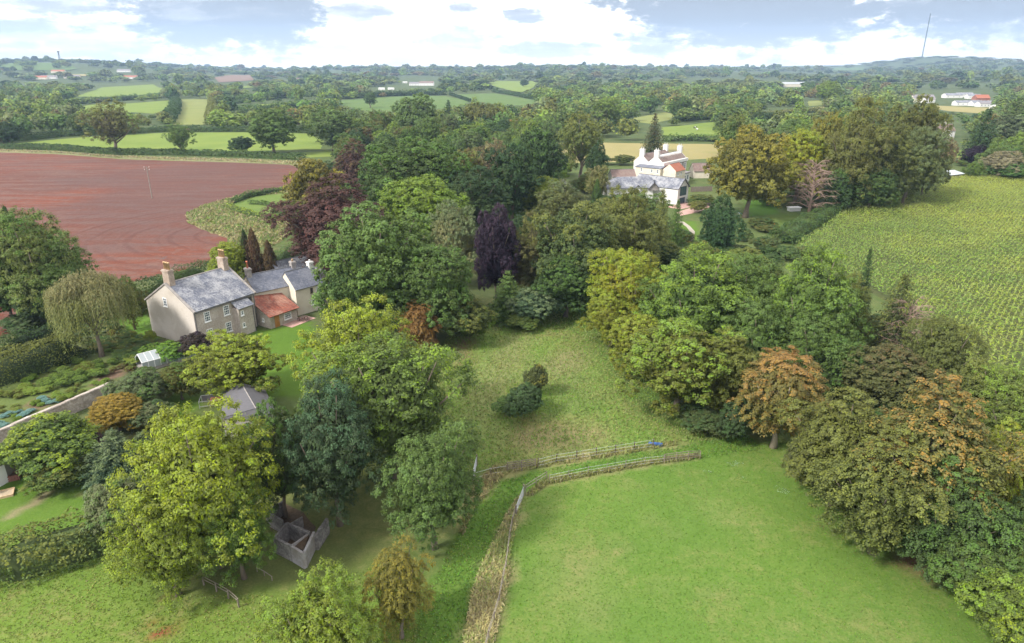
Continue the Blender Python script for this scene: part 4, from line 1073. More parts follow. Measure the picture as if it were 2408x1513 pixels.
def gable_roof(fr, x0, x1, y0, y1, ze, zr, axis='x', mat=None, eave=0.3, verge=0.12, ridge=None, course=0.3, wid=0.32, ridge_mat=None, seed=0):
    if axis == 'x':
        m = ridge if ridge is not None else (y0 + y1) / 2
        k0 = (zr - ze) / (m - y0); k1 = (zr - ze) / (y1 - m)
        slope(fr, fr(x0 - verge, y0 - eave, ze - k0 * eave), fr(x1 + verge, y0 - eave, ze - k0 * eave), fr(x1 + verge, m, zr), fr(x0 - verge, m, zr), mat, course=course, wid=wid, seed=seed)
        slope(fr, fr(x1 + verge, y1 + eave, ze - k1 * eave), fr(x0 - verge, y1 + eave, ze - k1 * eave), fr(x0 - verge, m, zr), fr(x1 + verge, m, zr), mat, course=course, wid=wid, seed=seed + 1)
        MB().tube([fr(x0 - verge, m, zr + 0.08), fr(x1 + verge, m, zr + 0.08)], 0.13, 6).build('ridge_tiles', ridge_mat or M_LEAD, fr.p)
    else:
        m = ridge if ridge is not None else (x0 + x1) / 2
        k0 = (zr - ze) / (m - x0); k1 = (zr - ze) / (x1 - m)
        slope(fr, fr(x0 - eave, y1 + verge, ze - k0 * eave), fr(x0 - eave, y0 - verge, ze - k0 * eave), fr(m, y0 - verge, zr), fr(m, y1 + verge, zr), mat, course=course, wid=wid, seed=seed)
        slope(fr, fr(x1 + eave, y0 - verge, ze - k1 * eave), fr(x1 + eave, y1 + verge, ze - k1 * eave), fr(m, y1 + verge, zr), fr(m, y0 - verge, zr), mat, course=course, wid=wid, seed=seed + 1)
        MB().tube([fr(m, y0 - verge, zr + 0.08), fr(m, y1 + verge, zr + 0.08)], 0.13, 6).build('ridge_tiles', ridge_mat or M_LEAD, fr.p)
def window(fr, o, r, w, h, nx=2, ny=4, frame=None, sill=True, name='window', bar=0.055, edge=0.12, glass=None):
    """o = lower left corner on the wall (Vector in parent space), r = unit vector along the wall (outside view, to the right)"""
    r = Vector(r).normalized(); up = Vector((0, 0, 1)); n = r.cross(up)
    frame = frame or M_PAINT
    def slab(mb, x0, x1, z0, z1, d0, d1):
        mb.hexa([o + r * x0 + up * z0 + n * d0, o + r * x1 + up * z0 + n * d0, o + r * x1 + up * z0 + n * d1, o + r * x0 + up * z0 + n * d1,
                 o + r * x0 + up * z1 + n * d0, o + r * x1 + up * z1 + n * d0, o + r * x1 + up * z1 + n * d1, o + r * x0 + up * z1 + n * d1])
    mb = MB()
    slab(mb, 0, edge, 0, h, -0.05, 0.06); slab(mb, w - edge, w, 0, h, -0.05, 0.06)
    slab(mb, edge, w - edge, 0, edge, -0.05, 0.06); slab(mb, edge, w - edge, h - edge, h, -0.05, 0.06)
    for i in range(1, nx): x = w * i / nx; slab(mb, x - bar / 2, x + bar / 2, edge, h - edge, -0.04, 0.045)
    for j in range(1, ny):
        z = h * j / ny; b = bar * (1.6 if ny == 4 and j == 2 else 1); slab(mb, edge, w - edge, z - b / 2, z + b / 2, -0.04, 0.04)
    win = mb.build(name, frame, fr.p)
    g = MB(); slab(g, edge * .5, w - edge * .5, edge * .5, h - edge * .5, -0.03, 0.015); g.build('pane', glass or M_GLASS, win)
    if sill:
        s = MB(); slab(s, -0.08, w + 0.08, -0.10, -0.002, -0.03, 0.16); s.build('sill', frame, win)
    return win
def chimney(fr, x, y, z0, z1, wx, wy, mat, pots, pot_mat, poth=0.8, cap_mat=None):
    mb = MB()
    def b(hx, hy, a, c): mb.hexa([fr(x - hx, y - hy, a), fr(x + hx, y - hy, a), fr(x + hx, y + hy, a), fr(x - hx, y + hy, a), fr(x - hx, y - hy, c), fr(x + hx, y - hy, c), fr(x + hx, y + hy, c), fr(x - hx, y + hy, c)])
    b(wx / 2, wy / 2, z0, z1 - 0.3); b(wx / 2 + 0.1, wy / 2 + 0.1, z1 - 0.299, z1 - 0.12); b(wx / 2 + 0.02, wy / 2 + 0.02, z1 - 0.119, z1)
    ch = mb.build('chimney', mat, fr.p)
    for i in range(pots):
        py = y + (i - (pots - 1) / 2) * (wy / max(pots, 1)) * 1.0
        c = fr(x, py, 0)
        MB().tube([(c.x, c.y, z1 + 0.003), (c.x, c.y, z1 + poth * 0.85), (c.x, c.y, z1 + poth * 0.86), (c.x, c.y, z1 + poth)], [0.19, 0.14, 0.19, 0.17], 9).build('chimney_pot', pot_mat, ch, True)
    return ch

# ------------------------------------------------------------------ the stone farmhouse
FO = Vector((-49.79, 100.39, 0)); FU = Vector((0.5091, 0.8607, 0)); FA = math.atan2(FU.y, FU.x)
M_STACK = piece_mat('stack_stone', (0.30, 0.235, 0.19), (0.30, 0.235, 0.19), (0.38, 0.32, 0.27), 0.5, 0.9, 0.03, 0.2, 0.8)
def make_farmhouse():
    e = empty('farmhouse', FO, FA, 'old stone farmhouse with lichened slate roof and two tall chimneys', 'house'); fr = Fr(e)
    L, W, ZE, ZR = 11.6, 12.0, 6.2, 9.75
    body(fr, 0, L, 0, W, -0.3, ZE, ZR, 'x', M_BROWNSTONE)
    g = MB().add([fr(-0.06, -0.02, -0.3), fr(-0.06, W + 0.02, -0.3), fr(-0.06, W + 0.02, ZE), fr(-0.06, W / 2, ZR), fr(-0.06, -0.02, ZE), fr(0.02, -0.02, -0.3), fr(0.02, W + 0.02, -0.3), fr(0.02, W + 0.02, ZE), fr(0.02, W / 2, ZR), fr(0.02, -0.02, ZE)],
                 [(0, 4, 3, 2, 1), (5, 6, 7, 8, 9), (0, 1, 6, 5), (1, 2, 7, 6), (2, 3, 8, 7), (3, 4, 9, 8), (4, 0, 5, 9)]).build('gable_wall', M_PALESTONE, e)
    g['label'] = 'pale rendered gable wall'
    gable_roof(fr, 0.1, L - 0.1, 0, W, ZE, ZR, 'x', M_SLATE, 0.28, 0.02, course=0.30, wid=0.34, ridge_mat=M_STONEGREY, seed=3)
    # stone copings on the gables
    for x in (-0.02, L + 0.02):
        for y0, y1 in ((-0.35, W / 2), (W + 0.35, W / 2)):
            k = (ZR - ZE) / (W / 2); z0 = ZE - 0.35 * k + 0.1
            MB().beam(fr(x, y0, z0), fr(x, y1, ZR + 0.12), 0.36, 0.22).build('coping', M_STONEGREY, e)
    chimney(fr, 0.75, 6, ZR - 1.2, 12.0, 0.95, 1.6, M_STACK, 3, M_POT, 1.2)
    chimney(fr, L - 0.75, 6, ZR - 1.2, 11.7, 0.95, 1.6, M_STACK, 3, M_POT, 1.3)
    r = Vector((1, 0, 0))
    for x, z in ((1.7, 3.85), (5.3, 3.85), (1.7, 0.95), (5.3, 0.95)): window(fr, fr(x, -0.0, z), r, 1.1, 1.65, 3, 4)
    window(fr, fr(-0.06, 7.3, 5.9), Vector((0, -1, 0)), 0.95, 1.45, 2, 3)
    # shallow two-storey projection with its own slate roof
    body(fr, 7.0, 9.9, -1.5, 0.0, -0.3, 4.75, None, 'x', M_BROWNSTONE, 'projection_wall')
    slope(fr, fr(6.85, -1.7, 4.7), fr(10.05, -1.7, 4.7), fr(10.05, 0.05, 5.75), fr(6.85, 0.05, 5.75), M_SLATE, seed=9)
    for z in (3.5, 1.4): window(fr, fr(7.4, -1.5, z), r, 0.55, 0.8, 1, 2)
    for z in (3.5, 1.2): window(fr, fr(10.3, 0, z + 0.5), r, 0.5, 0.7, 1, 1)
    window(fr, fr(10.3, 0, 5.0), r, 0.7, 0.6, 2, 1, M_DARKWOOD)
    mb = MB().tube([fr(-0.1, -0.32, ZE - 0.3), fr(L + 0.1, -0.32, ZE - 0.3)], 0.07, 6); mb.build('gutter', M_LEAD, e)
    for x, y, z in ((11.4, -0.12, ZE - 0.4), (9.8, -1.62, 4.6), (0.1, -0.12, ZE - 0.4)): MB().tube([fr(x, y, z), fr(x, y, -0.2)], 0.06, 6).build('downpipe', M_LEAD, e)
    # aerial on the left chimney
    mb = MB(); a = fr(0.9, 6.6, 12.0); mb.tube([a, a + Vector((0, 0, 1.8))], 0.02, 4)
    t = a + Vector((0, 0, 1.7)); mb.tube([t + Vector((-0.6, -0.4, 0)), t + Vector((1.1, 0.8, 0))], 0.014, 4)
    for k in range(6): c = t + Vector((-0.5 + k * 0.3, -0.35 + k * 0.22, 0)); mb.tube([c + Vector((-0.2, 0.28, 0)), c + Vector((0.2, -0.28, 0))], 0.01, 4)
    mb.build('television_aerial', M_LEAD, e)
make_farmhouse()
def make_cream_house():
    e = empty('cream_house', FO, FA, 'cream rendered house with slate roofs and a red tiled lean-to beside the stone farmhouse', 'house')
    m = Fr(e, 13.4, 2.0, math.radians(-17))
    body(m, 0, 9.0, 0, 5.8, -0.3, 5.35, 7.65, 'x', M_CREAM)
    gable_roof(m, 0, 9.0, 0, 5.8, 5.35, 7.65, 'x', M_SLATE2, 0.25, 0.12, seed=20)
    chimney(m, 0.4, 2.9, 6.5, 9.0, 0.8, 1.1, M_STONEGREY, 1, M_REDPOT, 1.25)
    chimney(m, 8.7, 2.9, 6.5, 8.7, 0.8, 1.0, M_STONEGREY, 1, M_POT, 0.4)
    r = Fr(e, 18.8, -2.0, math.radians(-10))
    body(r, 0, 5.7, 0, 5.4, -0.3, 5.05, 7.6, 'x', M_CREAM)
    gable_roof(r, 0, 5.7, 0, 5.4, 5.05, 7.6, 'x', M_SLATE2, 0.25, 0.12, seed=22)
    chimney(r, 5.2, 2.7, 6.6, 8.6, 0.9, 0.9, M_WHITE, 1, M_PAINT, 0.3)
    rv = r(1, 0, 0) - r(0, 0, 0)
    window(r, r(3.0, 0, 3.6), rv, 0.5, 0.9, 2, 2, M_DARKWOOD); window(r, r(2.9, 0, 1.3), rv, 0.85, 0.95, 2, 2)
    window(r, r(4.2, 0, 3.6), rv, 0.5, 0.9, 2, 2)
    # a further roof running away behind
    f = Fr(e, 24.4, -1.6, math.radians(-10))
    body(f, 0, 4.5, 0.4, 5.6, -0.3, 4.2, 6.4, 'y', M_STONEGREY); gable_roof(f, 0, 4.5, 0.4, 5.6, 4.2, 6.4, 'y', M_TILE_G, 0.2, 0.1, seed=24)
    # stone lean-to with red clay tiles
    l = Fr(e, 11.75, -3.05, math.radians(-3))
    v = [l(0, 0, -0.3), l(5.7, 0, -0.3), l(5.7, 5.2, -0.3), l(0, 5.2, -0.3), l(0, 0, 2.35), l(5.7, 0, 2.35), l(5.7, 5.2, 4.55), l(0, 5.2, 4.55)]
    MB().hexa(v).build('lean_to_wall', M_BROWNSTONE, e)
    s = slope(l, l(-0.35, -0.4, 2.18), l(6.0, -0.4, 2.18), l(6.0, 5.2, 4.62), l(-0.35, 5.2, 4.62), M_TILE, course=0.34, wid=0.26, seed=30)
    s['label'] = 'weathered red clay tile roof'
    lv = l(1, 0, 0) - l(0, 0, 0)
    d = MB().hexa([l(0.9, -0.08, 0), l(1.85, -0.08, 0), l(1.85, 0.02, 0), l(0.9, 0.02, 0), l(0.9, -0.08, 2.05), l(1.85, -0.08, 2.05), l(1.85, 0.02, 2.05), l(0.9, 0.02, 2.05)]).build('door', M_WOODO, e)
    MB().box(0, 0.04, 0, 0.04, 0, 0.12).build('door_handle', M_METAL, d).location = l(1.7, -0.13, 1.0)
    window(l, l(2.9, 0, 0.75), lv, 1.5, 1.15, 5, 3)
    window(l, l(0, 2.1, 1.0), -(l(0, 1, 0) - l(0, 0, 0)), 0.5, 0.6, 1, 2)
make_cream_house()
def simple_house(name, x, y, ang, L, W, ze, zr, label, wall=None, roof=None, chim=(), wins=(), group=None, cat='house', cmat=None, pot=None, z=None, course=0.5, wid=0.6):
    z = float(terrain(x, y)) if z is None else z
    e = empty(name, (x, y, z), ang, label, cat, group); fr = Fr(e)
    body(fr, 0, L, 0, W, -0.3, ze, zr, 'x', wall or M_WHITE)
    gable_roof(fr, 0, L, 0, W, ze, zr, 'x', roof or M_TILE_B, 0.3, 0.15, course=course, wid=wid, seed=int(x) % 97)
    for c in chim: chimney(fr, c, W / 2, zr - 0.6, zr + 1.3, 0.9, 0.9, cmat or M_WHITE, 1, pot or M_POT, 0.5)
    for (sx, sz, w, h, side) in wins:
        if side == 'f': window(fr, fr(sx, 0, sz), Vector((1, 0, 0)), w, h, 2, 2, sill=False, edge=0.12)
        else: window(fr, fr(0, sx, sz), Vector((0, -1, 0)), w, h, 2, 2, sill=False, edge=0.12)
    return e, fr
def loc(u, v): return FO + FU * u + Vector((-FU.y, FU.x, 0)) * v
q = loc(29.5, 14.5)
simple_house('outbuilding', q.x, q.y, FA - 0.2, 8.0, 4.6, 2.6, 4.6, 'outbuilding with a pale blue-grey slate roof behind the cream house', M_STONEGREY, M_SLATE, cat='outbuilding', course=0.3, wid=0.34)
o = MB()
for i in range(9):
    for j in range(5): o.add([(i * 0.62, j * 0.62, 0), (i * 0.62 + 0.6, j * 0.62, 0), (i * 0.62 + 0.6, j * 0.62 + 0.6, 0), (i * 0.62, j * 0.62 + 0.6, 0)], [(0, 1, 2, 3)])
pt = o.build('patio', M_PATIO); q = loc(14.0, -5.6); pt.location = (q.x, q.y, 0.03); pt.rotation_euler = (0, 0, FA); pt['kind'] = 'structure'
# garden table on the patio
def garden_table(x, y, ang, label):
    e = empty('garden_table', (x, y, 0.03), ang, label, 'table')
    for k in range(5): MB().box(-0.75, 0.75, -0.45 + k * 0.18, -0.45 + k * 0.18 + 0.16, 0.70, 0.74).build('plank', M_DARKWOOD, e)
    for a in (-0.6, 0.6):
        for b in (-0.35, 0.35): MB().box(a - 0.04, a + 0.04, b - 0.04, b + 0.04, 0, 0.70).build('leg', M_DARKWOOD, e)
    for s in (-0.75, 0.75):
        MB().box(-0.7, 0.7, s - 0.13, s + 0.13, 0.42, 0.46).build('bench', M_DARKWOOD, e)
        for a in (-0.6, 0.6): MB().box(a - 0.03, a + 0.03, s - 0.03, s + 0.03, 0, 0.419).build('leg', M_DARKWOOD, e)
q = loc(17.6, -4.6); garden_table(q.x, q.y, FA, 'dark red wooden table on the pink patio by the lean-to')

# ------------------------------------------------------------------ white manor group
def make_manor():
    A = math.atan2(17, 13.8)
    e = empty('manor_house', (56.9, 262, 0), A, 'large white manor house with twin gables and tall white chimneys', 'house'); fr = Fr(e)
    L, W, ZE = 20.5, 12.4, 7.9
    body(fr, 0, L, 0, W / 2, -0.3, ZE, 10.6, 'x', M_WHITE); body(fr, 0, L, W / 2, W, -0.3, ZE, 10.6, 'x', M_WHITE)
    f = MB().hexa([fr(0.6, -0.06, -0.3), fr(L - 0.6, -0.06, -0.3), fr(L - 0.6, 0.02, -0.3), fr(0.6, 0.02, -0.3), fr(0.6, -0.06, ZE - 0.9), fr(L - 0.6, -0.06, ZE - 0.9), fr(L - 0.6, 0.02, ZE - 0.9), fr(0.6, 0.02, ZE - 0.9)]).build('front_wall', M_STONEGREY, e); f['label'] = 'grey stone front'
    MB().hexa([fr(-0.1, -0.5, ZE - 0.9), fr(L + 0.1, -0.5, ZE - 0.9), fr(L + 0.1, 0.02, ZE - 0.9), fr(-0.1, 0.02, ZE - 0.9), fr(-0.1, -0.5, ZE + 0.25), fr(L + 0.1, -0.5, ZE + 0.25), fr(L + 0.1, 0.02, ZE + 0.25), fr(-0.1, 0.02, ZE + 0.25)]).build('parapet', M_WHITE, e)
    gable_roof(fr, 0.3, L - 0.3, 0.4, W / 2, ZE + 0.3, 10.6, 'x', M_TILE_B, 0.0, 0.0, course=0.5, wid=0.5, seed=40)
    gable_roof(fr, 0.3, L - 0.3, W / 2, W - 0.2, ZE + 0.3, 10.6, 'x', M_TILE_B, 0.0, 0.0, course=0.5, wid=0.5, seed=42)
    for x, y in ((0.7, 3.1), (0.7, 9.3), (L - 0.7, 3.1), (L - 0.7, 9.3)): chimney(fr, x, y, 9.8, 12.6, 1.2, 1.8, M_WHITE, 2, M_PAINT, 0.7)
    for x in (3.2, 8.3, 14.4, 18.0):
        window(fr, fr(x, -0.06, 3.9), Vector((1, 0, 0)), 1.5, 2.6, 2, 3, edge=0.22)
        window(fr, fr(x, -0.06, 0.6), Vector((1, 0, 0)), 1.5, 2.6, 2, 3, edge=0.22)
    # lower wing with the orange roof, and the cream link
    a = Fr(e, -2.2, -6.6, 0)
    body(a, 0, 8.0, 0, 5.6, -0.3, 5.8, 8.1, 'x', M_CREAM)
    gable_roof(a, 0.2, 7.8, 0, 5.6, 5.8, 8.1, 'x', M_TILE_O, 0.25, 0.0, course=0.5, wid=0.5, seed=44)
    for x in (1.5, 4.2): window(a, a(x, 0, 4.0), Vector((1, 0, 0)), 0.9, 1.3, 2, 2)
    b = Fr(e, -3.6, -1.0, 0)
    body(b, 0, 3.6, 0, 10.5, -0.3, 6.3, None, 'x', M_CREAM, 'link_wall')
    MB().hexa([b(-0.2, -0.2, 6.3), b(3.6, -0.2, 6.3), b(3.6, 10.7, 6.3), b(-0.2, 10.7, 6.3), b(-0.2, -0.2, 6.5), b(3.6, -0.2, 7.0), b(3.6, 10.7, 7.0), b(-0.2, 10.7, 6.5)]).build('link_roof', M_SLATE2, e)
    for y, z in ((8.4, 4.8), (4.0, 4.6), (1.6, 4.6)): window(b, b(0, y, z), Vector((0, -1, 0)), 0.9, 1.4, 2, 2)
    # glazed porch on the right
    c = Fr(e, 6.5, -4.5, 0)
    body(c, 0, 8.0, 0, 4.4, -0.3, 3.4, None, 'x', M_WHITE, 'porch_wall')
    MB().hexa([c(-0.3, -0.3, 3.4), c(8.3, -0.3, 3.4), c(8.3, 4.4, 3.4), c(-0.3, 4.4, 3.4), c(-0.3, -0.3, 3.7), c(8.3, -0.3, 3.7), c(8.3, 4.4, 3.7), c(-0.3, 4.4, 3.7)]).build('porch_roof', M_TILE_G, e)
    MB().add([c(1.2, 1, 3.71), c(4.0, 1, 3.71), c(4.0, 3.2, 3.71), c(1.2, 3.2, 3.71), c(2.6, 2.1, 4.7)], [(0, 1, 4), (1, 2, 4), (2, 3, 4), (3, 0, 4)]).build('roof_lantern', M_PAINT, e)
    for x in (0.8, 3.2, 5.6): window(c, c(x, 0, 0.9), Vector((1, 0, 0)), 1.5, 1.8, 2, 2)
make_manor()
def make_slate_wing():
    e = empty('coach_house', (0, 0, 0), 0, 'long white house with slate roofs and a glazed gable in front of the manor', 'house')
    a0 = Vector((53.6, 221.3, 0)); d = Vector((-0.72, 0.69, 0)); A = math.atan2(d.y, d.x)
    f = Fr(e, a0.x + 0.0, a0.y, A)     # x runs back along the wing, y to its left: negative y is the right side seen from the camera
    Wd = 6.6
    body(f, 0, 17, -Wd, 0, -0.3, 5.2, 7.9, 'x', M_WHITE)
    gable_roof(f, 0, 17, -Wd, 0, 5.2, 7.9, 'x', M_SLATE, 0.3, 0.35, course=0.4, wid=0.45, seed=50)
    rv = f(0, -1, 0) - f(0, 0, 0)
    window(f, f(0, -1.3, 2.6), rv, 4.0, 3.0, 3, 1, M_LEAD, sill=False, bar=0.08, glass=glass_mat('blue_glass', (0.05, 0.09, 0.11), 0.1))
    window(f, f(0, -1.3, 0.1), rv, 3.4, 1.9, 3, 1, M_LEAD, sill=False, bar=0.08)
    for a_, b_ in ((0.35, -Wd / 2), (-Wd - 0.35, -Wd / 2)): MB().beam(f(-0.42, a_, 5.0), f(-0.42, b_, 8.1), 0.08, 0.3).build('barge_board', M_LEAD, e)
    g = Fr(e, 31.0, 223.6, 0.10)
    body(g, 0, 15.5, 0, 7.2, -0.3, 4.9, None, 'x', M_WHITE)
    ze, zr = 4.9, 8.0
    slope(g, g(-0.4, -0.4, ze), g(15.9, -0.4, ze), g(15.9, 3.6, zr), g(4.2, 3.6, zr), M_SLATE, course=0.4, wid=0.45, seed=52)
    slope(g, g(15.9, 7.6, ze), g(-0.4, 7.6, ze), g(4.2, 3.6, zr), g(15.9, 3.6, zr), M_SLATE, course=0.4, wid=0.45, seed=53)
    slope(g, g(-0.4, 7.6, ze), g(-0.4, -0.4, ze), g(4.15, 3.59, zr), g(4.15, 3.61, zr), M_SLATE, course=0.4, wid=0.45, seed=54)
    # two small gablets over the front
    for x, w, h, m in ((9.3, 1.6, 0.9, M_WHITE), (14.0, 2.9, 1.6, M_STONEGREY)):
        MB().add([g(x, -0.55, ze - 0.8), g(x + w, -0.55, ze - 0.8), g(x + w, -0.55, ze), g(x + w / 2, -0.55, ze + h), g(x, -0.55, ze), g(x, 2.6, ze - 0.8), g(x + w, 2.6, ze - 0.8), g(x + w, 2.6, ze), g(x + w / 2, 2.6, ze + h), g(x, 2.6, ze)],
                 [(0, 1, 2, 3, 4), (5, 9, 8, 7, 6), (0, 4, 9, 5), (1, 6, 7, 2), (2, 7, 8, 3), (4, 3, 8, 9)]).build('gablet_wall', m, e)
        for s in (-1, 1):
            c0 = x + w / 2 + s * (w / 2 + 0.3)
            slope(g, g(c0, -0.8, ze - 0.25), g(c0, 2.4, ze - 0.25), g(x + w / 2, 2.4, ze + h + 0.05), g(x + w / 2, -0.8, ze + h + 0.05), M_SLATE, 'gablet_roof', 0.4, 0.45, seed=55)
            MB().beam(g(c0, -0.86, ze - 0.2), g(x + w / 2, -0.86, ze + h + 0.12), 0.08, 0.25).build('barge_board', M_LEAD, e)
    MB().beam(g(-0.4, -0.5, ze), g(15.0, -0.5, ze), 0.14, 0.14).build('gutter', M_LEAD, e)
    for x in (1.5, 5.0, 11.5): window(g, g(x, 0, 1.0), Vector((1, 0, 0)), 1.0, 1.2, 2, 2)
make_slate_wing()
e, fr = simple_house('service_wing', 37.2, 256.0, 0.12, 9.0, 6.0, 3.9, 6.0, 'low white wing with a brown hipped roof left of the manor', M_WHITE, M_TILE_B, cat='outbuilding')
e, fr = simple_house('garage', 73.0, 277.5, 0.1, 6.4, 5.5, 3.0, 5.6, 'dark roofed garage to the right of the manor', M_CREAM, M_TILE_B, cat='garage')
e, fr = simple_house('garden_store', 79.5, 281.0, 0.9, 5.0, 4.0, 2.8, 4.6, 'small red roofed store right of the dark garage', M_CREAM, M_TILE_O, cat='outbuilding')
simple_house('stone_shed', 20.0, 233.0, 1.5, 8.0, 5.0, 3.2, 5.2, 'grey tiled shed half hidden left of the coach house', M_STONEGREY, M_TILE_G, cat='shed')
def flat_box(name, x, y, ang, L, W, H, mat, top, label, cat):
    e = empty(name, (x, y, 0), ang, label, cat); MB().box(0, L, 0, W, -0.1, H).build('wall', mat, e); MB().box(-0.2, L + 0.2, -0.2, W + 0.2, H + 0.003, H + 0.2).build('roof', top, e)
    return e
# panel fence in the manor garden
def board_fence(name, p0, p1, n, h, mat, label):
    a, b = Vector((*P(*p0), 0)), Vector((*P(*p1), 0)); d = b - a; ang = math.atan2(d.y, d.x); e = empty(name, a, ang, label, 'fence'); L = d.length / n
    for i in range(n + 1): MB().box(i * L - 0.06, i * L + 0.06, -0.06, 0.06, 0, h + 0.1).build('post', mat, e)
    for i in range(n): MB().box(i * L + 0.08, (i + 1) * L - 0.08, -0.025, 0.025, 0.05, h).build('panel', mat, e)
board_fence('panel_fence', (1624, 452), (1674, 450), 7, 1.8, M_WOOD, 'grey brown panel fence right of the coach house')
o = MB()
for i in range(14):
    for j in range(7): o.add([(i * 0.8, j * 0.8, 0), (i * 0.8 + 0.77, j * 0.8, 0), (i * 0.8 + 0.77, j * 0.8 + 0.77, 0), (i * 0.8, j * 0.8 + 0.77, 0)], [(0, 1, 2, 3)])
pt = o.build('terrace', M_PATIO); pt.location = (53.0, 213.5, 0.03); pt.rotation_euler = (0, 0, 0.75); pt['kind'] = 'structure'
garden_table(57.2, 219.0, 0.4, 'dark garden table on the terrace below the glazed gable')
sheet('path', [(1590, 520), (1608, 522), (1622, 532), (1634, 545), (1632, 562), (1612, 575), (1600, 572), (1618, 560), (1623, 546), (1614, 534), (1603, 526), (1590, 524)], M_GRAVEL, 0.04, wob=0.0)
sheet('terrace_path', [(1590, 500), (1660, 478), (1690, 478), (1640, 500), (1600, 508)], M_PATIO, 0.035)

# ------------------------------------------------------------------ far houses
K = dict(course=0.9, wid=1.2)
def W_(px, py): return P(px, py)
def far_house(px, py, L, Wd, ze, zr, ang, label, wall, roof, name='cottage', chim=(), wins=4, cat='house', group=None):
    x, y = P(px, py)
    ws = [(L * (i + 0.3) / wins, 1.0, 1.4, 1.4, 'f') for i in range(wins)]
    return simple_house(name, x, y, ang, L, Wd, ze, zr, label, wall, roof, chim, ws, group, cat, course=1.0, wid=1.3)
far_house(2186, 326, 17, 8, 4.6, 8.2, 0.15, 'white cottage with dark brown roof and two chimneys half hidden by trees far right', M_WHITE, M_TILE_B, chim=(1, 12))
e, fr = simple_house('cottage_wing', *P(2200, 331), 0.15 + PI / 2, 10, 7, 4.4, 8.0, 'gabled white front wing of the far right cottage', M_WHITE, M_TILE_B, cat='house', course=1, wid=1.3)
e.location.x += 9
far_house(2148, 241, 28, 12, 5, 9, 0.05, 'pale house with grey roof left of the group of white park homes', M_CREAM, M_TILE_G, 'house')
far_house(2176, 243, 12, 10, 4, 7, 0.05, 'small white house beside the pale grey roofed house', M_WHITE, M_TILE_G, 'house')
PH = 'white park homes in a row far right'
for i, (px, py, L) in enumerate(((2248, 249, 22), (2268, 248, 20), (2288, 250, 24), (2304, 252, 16))):
    far_house(px, py, L, 9, 3.6, 5.6, 0.02 * i, 'low white park home in the row on the far right', M_WHITE, M_TILE_G if i % 2 else M_SLATE, 'park_home', wins=4, cat='park home', group=PH)
for i, (px, py, L) in enumerate(((2224, 231, 26), (2252, 229, 24), (2276, 233, 18))):
    far_house(px, py, L, 10, 4, 6.4, 0.1 - 0.1 * i, 'white park home in the back row behind the others far right', M_WHITE, M_SLATE, 'park_home', wins=3, cat='park home', group='park homes in the back row far right')
far_house(2296, 241, 18, 10, 5, 9, 0.1, 'brick house with a red roof among the white park homes', M_TILE, M_TILE_O, 'house')
far_house(962, 202, 26, 12, 5, 8, 0.1, 'large white farm building with a brown roof in the distance', M_WHITE, M_TILE_G, 'farm_building', cat='farm building')
far_house(986, 202, 34, 14, 6, 10, -0.05, 'longer white house with brown roof right of the distant farm building', M_WHITE, M_TILE_B, 'house')
for i, (px, py) in enumerate(((890, 212), (912, 212), (947, 196))):
    far_house(px, py, 12, 6, 3, 4, 0.0, 'small white shed near the distant white farm', M_WHITE, M_WHITE, 'farm_shed', wins=2, cat='shed', group='white sheds near the distant farm')
far_house(1842, 205, 60, 25, 6, 10, 0.15, 'grey metal roofed barn among the distant trees right of centre', M_CREAM, M_METAL, 'barn', cat='barn')
for i, (px, py) in enumerate(((75, 187), (95, 186), (150, 185), (290, 186), (320, 188), (445, 186), (120, 172), (275, 170))):
    far_house(px, py, 40, 12, 5, 9, 0.1 * (i % 3), 'tiny pale house in the distant village below the left ridge', M_WHITE if i % 2 else M_CREAM, M_TILE_G if i % 3 else M_TILE_O, 'village_house', wins=2, cat='house', group='distant village houses on the left')
far_house(2340, 262, 10, 8, 4, 6, 0.2, 'pale shed right of the white park homes', M_WHITE, M_WHITE, 'shed', wins=1, cat='shed')
# metal shed at the top edge of the maize
def field_shed():
    x0, y0 = P(2190, 432); x1, y1 = P(2262, 424)
    d = Vector((x1 - x0, y1 - y0)); A = math.atan2(d.y, d.x); L = d.length
    e = empty('field_shed', (x0, y0, 0), A, 'low shed with a pale blue-white metal roof at the top edge of the maize field', 'shed')
    MB().box(0, L, 0, 8, 0, 2.5).build('wall', M_STONEGREY, e)
    MB().hexa([(-0.3, -0.4, 2.5), (L + 0.3, -0.4, 2.5), (L + 0.3, 4, 3.4), (-0.3, 4, 3.4), (-0.3, -0.4, 2.6), (L + 0.3, -0.4, 2.6), (L + 0.3, 4, 3.5), (-0.3, 4, 3.5)]).build('roof', pmat('pale_sheet', (0.55, 0.62, 0.65), 0.5, 0.12, 0.6), e)
    MB().hexa([(-0.3, 4, 3.4), (L + 0.3, 4, 3.4), (L + 0.3, 8.4, 2.5), (-0.3, 8.4, 2.5), (-0.3, 4, 3.5), (L + 0.3, 4, 3.5), (L + 0.3, 8.4, 2.6), (-0.3, 8.4, 2.6)]).build('roof', M_METAL, e)
    for k in range(3): MB().box(1 + k * 3.2, 3.4 + k * 3.2, -0.04, 0.0, 0.6, 2.0).build('panel', M_PALEWOOD, e)
field_shed()
# small shed in the triangular garden
x, y = P(676, 507); simple_house('garden_shed', x, y, 0.3, 2.6, 2.0, 1.9, 2.6, 'small white shed in the triangular hedged garden', M_WHITE, M_WHITE, cat='shed')
